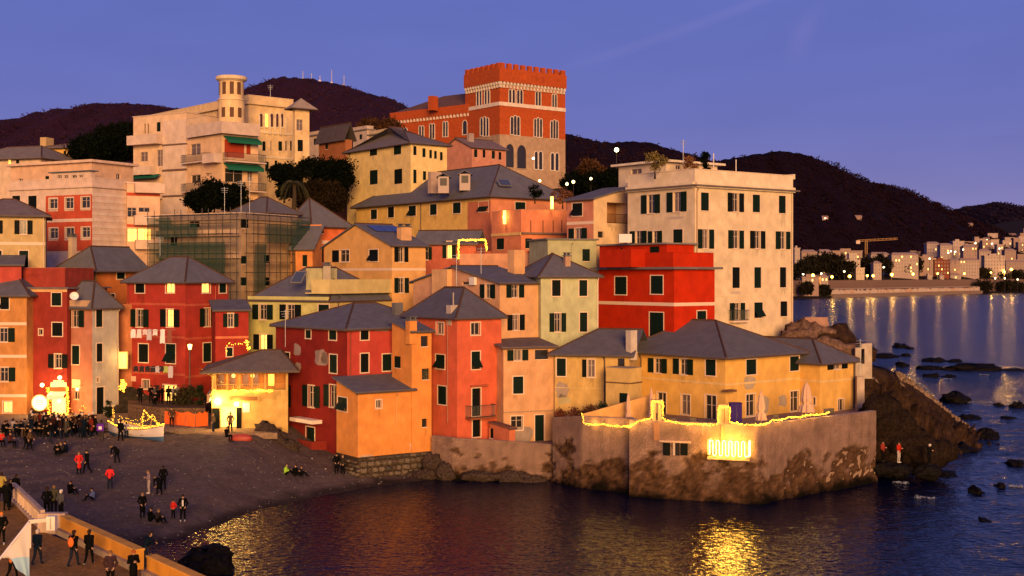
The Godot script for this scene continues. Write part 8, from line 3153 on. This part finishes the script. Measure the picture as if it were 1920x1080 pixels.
	for seg in [[308, 113.6, 366, 111.2], [366, 111.2, 390, 112.2]]:
		var rows := []
		for i in 7:
			var row := []
			for j in 14:
				var p := on_plan(seg[0], seg[1]).lerp(on_plan(seg[2], seg[3]), j / 13.0)
				row.append(w3(p, 3.6 + i * 0.2 - (0.08 * sin(j * 1.1) if i == 6 else 0.0)) + Vector3(0, 0, 0.05 * sin(j * 2.3 + i)))
			rows.append(row)
		mb.sheet(rows)
	put(mb, "netting", om, bn)
	for p in [[308, 113.6], [327, 112.8], [347, 112.0], [366, 111.1], [390, 112.1]]:
		mb = MB.new()
		var b := w3(on_plan(p[0], p[1] - 0.05), 3.4)
		mb.tube([b, b + Vector3(0, 1.5, 0)], 0.03, 5)
		put(mb, "stake", flat(0.2, 0.12, 0.08), bn)
	# little conifers and pots
	tree("potted_conifer", "small dark conical conifer by the cream house's arched door", Vector3(at(203, 775, 118.5).x, 3.55, -118.5), 1.7, 0.42, 240, Color(0.015, 0.02, 0.01), 41, "", 0.12, 0.05, "conifer")
	tree("potted_conifer", "small dark conifer at the red house's right end", Vector3(at(376, 760, 117.0).x, 4.85, -117.0), 1.9, 0.4, 240, Color(0.015, 0.02, 0.01), 42, "", 0.12, 0.05, "conifer")
	tree("leafy_bush", "leafy dark bush on the stone terrace beside the lit doorway", Vector3(at(348, 760, 117.5).x, 4.85, -117.5), 1.6, 1.1, 320, Color(0.03, 0.025, 0.012), 43, "", 0.16, 0.05, "bush")
	# deckchair stack and rowing boats near the tavern
	var rb := thing("red_dinghy", "small red upturned dinghy on the shingle before the tavern", "boat", Vector3(at(452, 825, 105.0).x, shore(at(452, 825, 105.0).x, 105.0), -105.0))
	mb = MB.new()
	rock_mesh(mb, rb.position + Vector3(0, 0.15, 0), Vector3(0.95, 0.42, 0.45), 3, 0.05, 10)
	put(mb, "hull", flat(0.3, 0.035, 0.02, 0.6), rb)
	mb = MB.new()
	mb.bar(rb.position + Vector3(-0.9, 0.52, 0), rb.position + Vector3(0.9, 0.52, 0), 0.08, 0.12)
	put(mb, "keel", flat(0.2, 0.1, 0.06), rb)

func people():
	var K := Color(0.004, 0.004, 0.005)     # black
	var N := Color(0.007, 0.009, 0.018)      # navy
	var G := Color(0.06, 0.055, 0.06)       # grey
	var D := Color(0.014, 0.017, 0.03)       # denim
	var R := Color(0.5, 0.025, 0.02)        # red
	var B := Color(0.09, 0.05, 0.03)        # brown
	var W := Color(0.55, 0.5, 0.46)         # white
	var hb := Color(0.03, 0.018, 0.012)
	var hl := Color(0.16, 0.09, 0.04)
	var hg := Color(0.5, 0.45, 0.4)
	var dk := Color(0.02, 0.02, 0.02)
	# on the promenade: picture place of the feet, then the look
	var P := [
		[70, 1060, "walk", 172, 1.76, N, D, Color(0.45, 0.35, 0.28), dk, false, "balding person in a navy jacket walking away along the promenade"],
		[138, 1063, "walk", 165, 1.78, K, D, hb, dk, false, "person in black with an orange rucksack walking away on the promenade"],
		[167, 1060, "walk", 175, 1.74, K, K, hb, W, false, "person in black with pale shoes walking beside the rucksack wearer"],
		[207, 1104, "pockets", 10, 1.74, Color(0.04, 0.02, 0.025), K, hl, dk, false, "person with a dark red scarf at the bottom edge of the promenade"],
		[250, 1100, "hold", 30, 1.7, K, K, Color(0.28, 0.07, 0.02), dk, true, "red-haired person in a long black coat looking at a phone by the wall"],
		[271, 1064, "lean", 130, 1.8, N, D, hb, dk, false, "tall person in navy leaning out at the gap in the orange wall"],
		[3, 1022, "pockets", 20, 1.75, K, K, Color(0.55, 0.16, 0.02), W, false, "person in black with an orange cap at the left edge of the promenade"],
		[23, 1088, "walk", 160, 1.72, Color(0.5, 0.14, 0.03), K, hb, dk, false, "person in an orange top behind the flag, bottom left"],
		[12, 958, "pockets", 180, 1.78, K, K, hb, dk, true, "person in a long black coat standing left of the balustrade end"],
		[17, 952, "hold", 150, 1.75, K, N, hb, dk, false, "person in black beside the long-coated one by the balustrade"],
		[3, 938, "pockets", 200, 1.75, Color(0.3, 0.22, 0.05), K, hb, dk, false, "person in a yellow-olive jacket at the balustrade, left edge"],
		[30, 940, "pockets", 170, 1.7, K, K, hb, dk, false, "dark person right behind the balustrade's first bars"],
		[88, 968, "pockets", 200, 1.72, K, K, hb, dk, false, "dark person standing at the pier between balustrade and orange wall"],
		[101, 966, "hold", 190, 1.78, Color(0.05, 0.045, 0.03), K, hl, dk, false, "taller person in olive in the trio at the pier"],
		[114, 972, "pockets", 150, 1.68, G, K, hg, dk, false, "person with a pale cap in the trio at the pier"]]
	for q in P:
		var d: float = (EYE - 2.7) * F / (q[1] - HZ)
		var p := person(q[10], w3(on_plan(q[0], d), 2.7), q[2], q[3], q[4], q[5], q[6], q[7], q[8], q[9], "")
		if q[0] == 138:
			rucksack(p, Color(0.6, 0.14, 0.03))
	# on the beach: depth follows from the ground's height
	var S := [
		[148, 890, "pockets", 30, 1.7, R, K, hl, dk, true, "person in a red coat beside a black-clad companion on the beach"],
		[163, 889, "walk", 320, 1.8, K, K, hb, dk, false, "tall person in black beside the red-coated one on the beach"],
		[220, 868, "bend", 250, 1.75, K, K, hl, dk, false, "person in black bending down on the beach below the boat"],
		[206, 919, "pockets", 185, 1.72, Color(0.6, 0.03, 0.03), D, hb, dk, false, "person in a bright red jacket standing alone on the beach"],
		[131, 926, "sit", 60, 1.7, K, K, hb, dk, false, "person in black sitting on the shingle left of the bluish sitter"],
		[174, 938, "sit", 300, 1.6, Color(0.1, 0.12, 0.25), K, hb, dk, false, "person with a bluish jacket sitting on the shingle"],
		[279, 926, "hold", 300, 1.68, Color(0.2, 0.14, 0.14), Color(0.3, 0.24, 0.22), hl, W, false, "person in a pale brown coat and light trousers near the beach middle"],
		[299, 928, "bend", 230, 1.68, K, K, hl, dk, true, "person in a black coat stooping beside the pale-trousered one"],
		[306, 920, "pockets", 200, 1.8, K, K, hb, dk, false, "tall person in black behind the stooping one"],
		[267, 972, "pockets", 40, 1.74, K, K, hl, dk, true, "person in a long black coat near the water beside seated friends"],
		[281, 978, "sit", 80, 1.7, K, K, hb, dk, false, "person in black sitting near the water, left of two"],
		[296, 980, "sit", 60, 1.68, Color(0.03, 0.02, 0.02), K, hl, dk, false, "person in dark brown sitting near the water, right of two"],
		[325, 973, "pockets", 340, 1.3, R, K, hb, dk, false, "child in a red jacket near the water's edge"],
		[343, 978, "pockets", 10, 1.8, K, K, hb, W, false, "person in black jacket, white shirt and white shoes at the water's edge"],
		[536, 891, "sit", 90, 1.7, Color(0.28, 0.5, 0.04), K, hb, dk, false, "person in a lime green top sitting on the beach near the stone footing"],
		[553, 893, "sit", 60, 1.75, K, K, hb, dk, false, "person in black sitting right of the lime green sitter"],
		[563, 894, "sit", 100, 1.6, K, K, hb, dk, false, "person in black reclining rightmost of the three sitters"],
		[631, 889, "pockets", 20, 1.72, K, K, hb, dk, true, "dark person standing before the stone footing's left corner"],
		[643, 891, "pockets", 330, 1.66, Color(0.03, 0.02, 0.018), K, hl, dk, false, "brown-haired person standing right at the stone footing's left corner"],
		[48, 843, "bend", 90, 1.7, K, K, hb, dk, false, "person in black stooping on the beach near the left edge"],
		[56, 845, "walk", 90, 1.72, B, K, hl, dk, false, "person in brown walking beside the stooping one near the left edge"],
		[107, 852, "sit", 20, 1.7, K, K, hb, dk, false, "person in black sitting left in the trio below the restaurant"],
		[115, 851, "sit", 340, 1.7, Color(0.025, 0.02, 0.02), K, hl, dk, false, "fair-haired person sitting in the middle of the trio below the restaurant"],
		[123, 849, "sit", 320, 1.7, N, K, hb, W, false, "person in navy sitting right in the trio below the restaurant"],
		[226, 828, "walk", 180, 1.78, K, K, hb, dk, false, "tall person in black right in front of the lit boat's stern"],
		[237, 823, "pockets", 200, 1.4, Color(0.15, 0.13, 0.18), D, hb, W, false, "child in a greyish coat beside the tall one before the boat"],
		[190, 829, "pockets", 190, 1.8, B, Color(0.04, 0.03, 0.03), hb, W, false, "person carrying a purple bag with a white print on the back"],
		[178, 818, "walk", 90, 1.78, K, K, hb, dk, false, "tall dark person left of the purple bag carrier"],
		[163, 818, "pockets", 180, 1.74, Color(0.04, 0.035, 0.03), K, hl, dk, false, "person in olive grey in the crowd left of the tall dark one"],
		[150, 806, "bend", 200, 1.7, K, K, hb, dk, false, "dark person stooping over a pram in the crowd"],
		[120, 816, "pockets", 0, 1.86, K, K, hb, dk, true, "tall silhouette in a long coat against the restaurant's lit floor"],
		[95, 832, "walk", 60, 1.8, K, D, hb, dk, false, "person in black striding out before the crowd"],
		[103, 818, "hold", 170, 1.82, N, N, hb, dk, false, "tall navy-clad person behind the striding one"],
		[322, 800, "pockets", 20, 1.74, Color(0.05, 0.03, 0.02), K, hb, dk, false, "dark person in front of the orange barrier netting"],
		[432, 812, "pockets", 0, 1.78, B, K, hb, dk, false, "person silhouetted in the tavern's lit doorway"],
		[400, 812, "pockets", 300, 1.7, Color(0.12, 0.08, 0.04), D, hl, dk, false, "person in tan standing left of the tavern door"],
		[467, 800, "hold", 330, 1.72, K, K, hl, dk, false, "dark-clad person in front of the tavern's right wall, left of two"],
		[490, 797, "hold", 340, 1.76, K, K, hb, dk, false, "dark-clad person with raised hands right of the tavern wall"],
		[425, 828, "perch", 60, 1.7, K, K, hb, dk, false, "dark person seated on the quay edge below the tavern door"],
		[2, 838, "perch", 40, 1.7, R, K, hb, dk, false, "person in red seated at the left picture edge of the beach"],
		[18, 840, "perch", 80, 1.7, Color(0.07, 0.02, 0.02), K, hb, dk, false, "person in dark red seated near the left picture edge"]]
	for q in S:
		var lo := 66.0
		var hi := 121.0
		for i in 30:   # the depth at which the ground is seen at this height in the picture
			var m := (lo + hi) / 2
			var y := maxf(shore(on_plan(q[0], m).x, m), 3.58 if m > 109.5 and q[0] < 395 else -1.0)
			if y < hy(q[1], m):
				lo = m
			else:
				hi = m
		var yy := maxf(shore(on_plan(q[0], lo).x, lo), 3.58 if lo > 109.5 and q[0] < 395 else -1.0)
		var p := person(q[10], w3(on_plan(q[0], lo), yy), q[2], q[3], q[4], q[5], q[6], q[7], q[8], q[9], "")
		if q[0] == 343:
			var mb := MB.new()
			mb.box(Vector3(0, 1.22, 0.155), Vector3(0.05, 0, 0), Vector3(0, 0.2, 0), Vector3(0, 0, 0.012))
			var o := MeshInstance3D.new()
			o.name = "shirt_front"
			o.mesh = mb.mesh(Vector3())
			o.mesh.surface_set_material(0, flat(0.6, 0.55, 0.5))
			p.add_child(o, true)
		if q[0] == 190:
			var mb := MB.new()
			mb.cube(Vector3(-0.26, 0.95, -0.62), Vector3(0.26, 1.5, -0.17))
			var o := MeshInstance3D.new()
			o.name = "delivery_bag"
			o.mesh = mb.mesh(Vector3())
			o.mesh.surface_set_material(0, flat(0.09, 0.02, 0.24))
			p.add_child(o, true)
			mb = MB.new()
			mb.cube(Vector3(-0.12, 1.08, -0.635), Vector3(0.12, 1.32, -0.621))
			var w := MeshInstance3D.new()
			w.name = "bag_print"
			w.mesh = mb.mesh(Vector3())
			w.mesh.surface_set_material(0, flat(0.6, 0.55, 0.6))
			o.add_child(w, true)
	# the close crowd before the restaurant, and diners
	var r := RandomNumberGenerator.new()
	r.seed = 17
	var tops := [K, N, G, B, Color(0.006, 0.006, 0.008), Color(0.02, 0.008, 0.008), Color(0.12, 0.018, 0.012), Color(0.05, 0.04, 0.035)]
	for i in 34:
		var px := r.randf_range(58, 175)
		var d := r.randf_range(104.0, 110.5)
		var poses := ["pockets", "hold", "stand", "walk", "point"]
		var ti := r.randi() % 8; var pi := r.randi() % 5; var hi := r.randi() % 4; var ct := r.randf() < 0.35
		var said := "%s person in %s%s, %s in the crowd before the restaurant" % [["dark-haired", "fair-haired", "dark-haired", "white-haired"][hi], ["black", "navy", "grey", "brown", "near-black", "dark maroon", "dark red", "taupe"][ti], " long coat" if ct else " top", ["hands in pockets", "hands raised", "standing upright", "striding", "pointing"][pi]]
		person(said, w3(on_plan(px, d), maxf(shore(on_plan(px, d).x, d), 3.58 if d > 110 else 0.0)), poses[pi], r.randf() * 360, r.randf_range(1.6, 1.85), tops[ti], [K, D, N][r.randi() % 3], [hb, hl, hb, hg][hi], dk, ct, "crowd before the restaurant")
	for i in 10:
		var px: float = [8, 14, 24, 31, 40, 47, 54, 60, 68, 74][i]
		person("%s diner seated at the outdoor tables, far left" % ["leftmost", "second", "third, pale-coated", "fourth", "fifth", "sixth", "seventh", "eighth", "ninth", "rightmost"][i], w3(on_plan(px, 106.0 + (i % 3) * 0.8), 3.4), "perch", r.randf() * 360, r.randf_range(1.62, 1.8), tops[r.randi() % 5] if i != 2 else Color(0.3, 0.24, 0.22), K, hb, dk, false, "diners at the far left")
	for q in [[263, 118.5, "person in black standing leftmost on the stone terrace"], [283, 118.8, "person in black second from left on the stone terrace"], [290, 118.2, "person in grey in the terrace group, left of the lit doorway"], [298, 118.9, "shorter person in the terrace group, left of the lit doorway"], [304, 118.3, "person in black directly left of the lit doorway"], [316, 118.0, "person in black silhouetted in the red house's lit doorway"], [325, 117.8, "person in a pale coat right of the lit doorway"], [333, 118.4, "person in white right behind the pale-coated one"], [292, 117.2, "dark person seated low at the terrace's front edge"]]:
		var c := K
		if "grey" in q[2]: c = G
		if "pale" in q[2]: c = Color(0.2, 0.17, 0.16)
		if "white" in q[2]: c = W
		person(q[2], w3(on_plan(q[0], q[1]), 4.9), "perch" if "seated" in q[2] else ["pockets", "hold", "stand"][int(q[0]) % 3], float(int(q[0] * 37) % 360), 1.45 if "shorter" in q[2] else 1.72, c, K, hb, dk, false, "")
	# benches of the outdoor tables
	for q in [[30, 106.4, "long low pale table at the outdoor diners, left"], [64, 106.2, "long low pale table at the outdoor diners, right"]]:
		var o := w3(on_plan(q[0], q[1]), 3.4)
		var t := thing("bench_table", q[2], "table", o)
		var mb := MB.new()
		mb.cube(o + Vector3(-1.0, 0.68, -0.35), o + Vector3(1.0, 0.73, 0.35))
		put(mb, "top", flat(0.4, 0.25, 0.12), t)
		for sx in [-0.9, 0.9]:
			mb = MB.new()
			mb.cube(o + Vector3(sx - 0.04, 0, -0.3), o + Vector3(sx + 0.04, 0.68, 0.3))
			put(mb, "leg", flat(0.1, 0.06, 0.04), t)
	# by the sea rocks
	for q in [[1685, 868, 1.75, Color(0.35, 0.02, 0.015), Color(0.3, 0.26, 0.24), "person in a red top and white trousers fishing from the rock ledge"], [1655, 866, 1.72, Color(0.2, 0.03, 0.02), K, "person in dim red beside the terrace wall's seaward end"], [1742, 872, 1.75, K, K, "pale-haired dark person at the rock ledge's right end"]]:
		var d := 104.0
		var y := hy(q[1], d)
		person(q[5], w3(on_plan(q[0], d), y), "hold", 40, q[2], q[3], q[4], hg if q[0] == 1742 else hb, W if q[0] == 1685 else dk)
		rock("fishing_ledge", "flat dark ledge under the %s angler" % {1685: "red-topped", 1655: "dim red", 1742: "pale-haired"}[q[0]], w3(on_plan(q[0], d), y - 0.62), Vector3(1.1, 0.62, 0.7), int(q[0]), textured(0.014, 0.011, 0.011, "rock", Vector3(0.3, 0.3, 0.3), 0.7, null, "rock", 8.0), "", 0.3)

func make_sky() -> PanoramaSkyMaterial:
	var w := 2048
	var h := 1024
	var im := Image.create_empty(w, h, false, Image.FORMAT_RGBF)
	var f := fnl(1.0, 99, 4)
	for j in h:
		var el := PI * (0.5 - (j + 0.5) / h)
		var e := maxf(0.0, sin(el))
		# dusk: violet low down, deep blue above
		var t := 1.0 - exp(-e / 0.06)
		var low := Vector3(0.38, 0.28, 0.4)
		var high := Vector3(0.118, 0.155, 0.5)
		var c := low.lerp(high, t)
		c = c.lerp(Vector3(0.05, 0.075, 0.33), clampf((e - 0.2) / 0.8, 0, 1))
		for i in w:
			var az := wrapf(TAU * (i + 0.5) / w, -PI, PI)          # 0 straight ahead, positive to the right
			var q := c
			# the afterglow in the west, behind and to the right of the camera
			var back := maxf(0.0, -cos(az - 0.25))
			q += Vector3(1.0, 0.5, 0.16) * 0.4 * pow(back, 2.0) * exp(-e / 0.16)
			if e < 0.5:
				var wisp := f.get_noise_2d(az * 6.0 + e * 3.0, e * 26.0 - az * 2.0)
				q *= 1.0 + 0.05 * wisp
				if absf(az) < 0.6:
					# two faint vapour trails
					var l := el - (0.165 + (az - 0.05) * 0.29 + (az - 0.05) * (az - 0.05) * 0.2)
					if az > 0.03:
						q += Vector3(0.045, 0.024, 0.03) * exp(-l * l / 0.0000055) * clampf((az - 0.03) / 0.06, 0, 1) * (0.7 + 0.3 * wisp)
					var l2 := az - (0.225 + (el - 0.18) * 0.35 + (el - 0.18) * (el - 0.18) * 7.0)
					q += Vector3(0.034, 0.017, 0.017) * exp(-l2 * l2 / 0.00005) * clampf(1.0 - absf(el - 0.185) / 0.025, 0, 1)
			im.set_pixel(i, j, Color(q.x, q.y, q.z))
	var m := PanoramaSkyMaterial.new()
	m.panorama = ImageTexture.create_from_image(im)
	return m

func _ready():
	# camera
	var cam := Camera3D.new()
	cam.name = "camera"
	cam.position = Vector3(0, EYE, 0)
	cam.projection = Camera3D.PROJECTION_FRUSTUM
	cam.near = 1.0
	cam.size = 2.0 * 540.0 / F
	cam.frustum_offset = Vector2(0, -(540.0 - HZ) / F)
	cam.far = 12000.0
	add_child(cam)
	cam.current = true
	# sky, exposure
	var env := Environment.new()
	env.background_mode = Environment.BG_SKY
	env.sky = Sky.new()
	env.sky.sky_material = make_sky()
	env.background_energy_multiplier = 0.25
	env.tonemap_mode = Environment.TONE_MAPPER_LINEAR
	env.tonemap_exposure = 4.0
	env.sdfgi_enabled = true
	env.ssao_enabled = true
	env.ssil_enabled = true
	var we := WorldEnvironment.new()
	we.name = "world_environment"
	we.environment = env
	add_child(we)
	# the last warm light of the western sky, low behind the camera and a little to the right
	var sun := DirectionalLight3D.new()
	sun.name = "afterglow"
	sun.light_color = lin(1.0, 0.56, 0.21)
	sun.light_energy = 0.48
	sun.light_angular_distance = 24.0
	sun.shadow_enabled = true
	add_child(sun)
	sun.look_at_from_position(Vector3(0.13, 0.19, 1.0) * 10.0, Vector3())
	rng.seed = 7
	textures()
	shutter_green = flat(0.004, 0.011, 0.0075, 0.7)
	shutter_dark = flat(0.004, 0.0055, 0.005, 0.7)
	shutter_grey = flat(0.12, 0.1, 0.1, 0.7)
	surround_mat = flat(0.6, 0.44, 0.33, 0.9)
	frame_white = flat(0.42, 0.32, 0.27, 0.7)
	curtain = flat(0.12, 0.085, 0.075, 0.4)
	gutter_mat = flat(0.07, 0.045, 0.035, 0.6)
	ridge_mat = textured(0.3, 0.15, 0.1, "grain", Vector3(1, 1, 1), 0.9)
	bulb_mat = glow(1.0, 0.5, 0.04, 1.0)
	cable_mat = flat(0.05, 0.04, 0.02)
	body_mat = vertex_mat(0.85)
	# the place
	grounds()
	hills()
	headland()
	terrace()
	cream_block()
	red_orange_house()
	green_houses()
	peach_houses()
	coral_tower()
	red_house()
	orange_houses()
	lower_left_houses()
	tavern()
	mid_houses()
	upper_houses()
	castle()
	modern_block()
	villa()
	scaffolded()
	seaside_houses()
	far_shore()
	gardens()
	promenade()
	boat()
	village_lights()
	people()
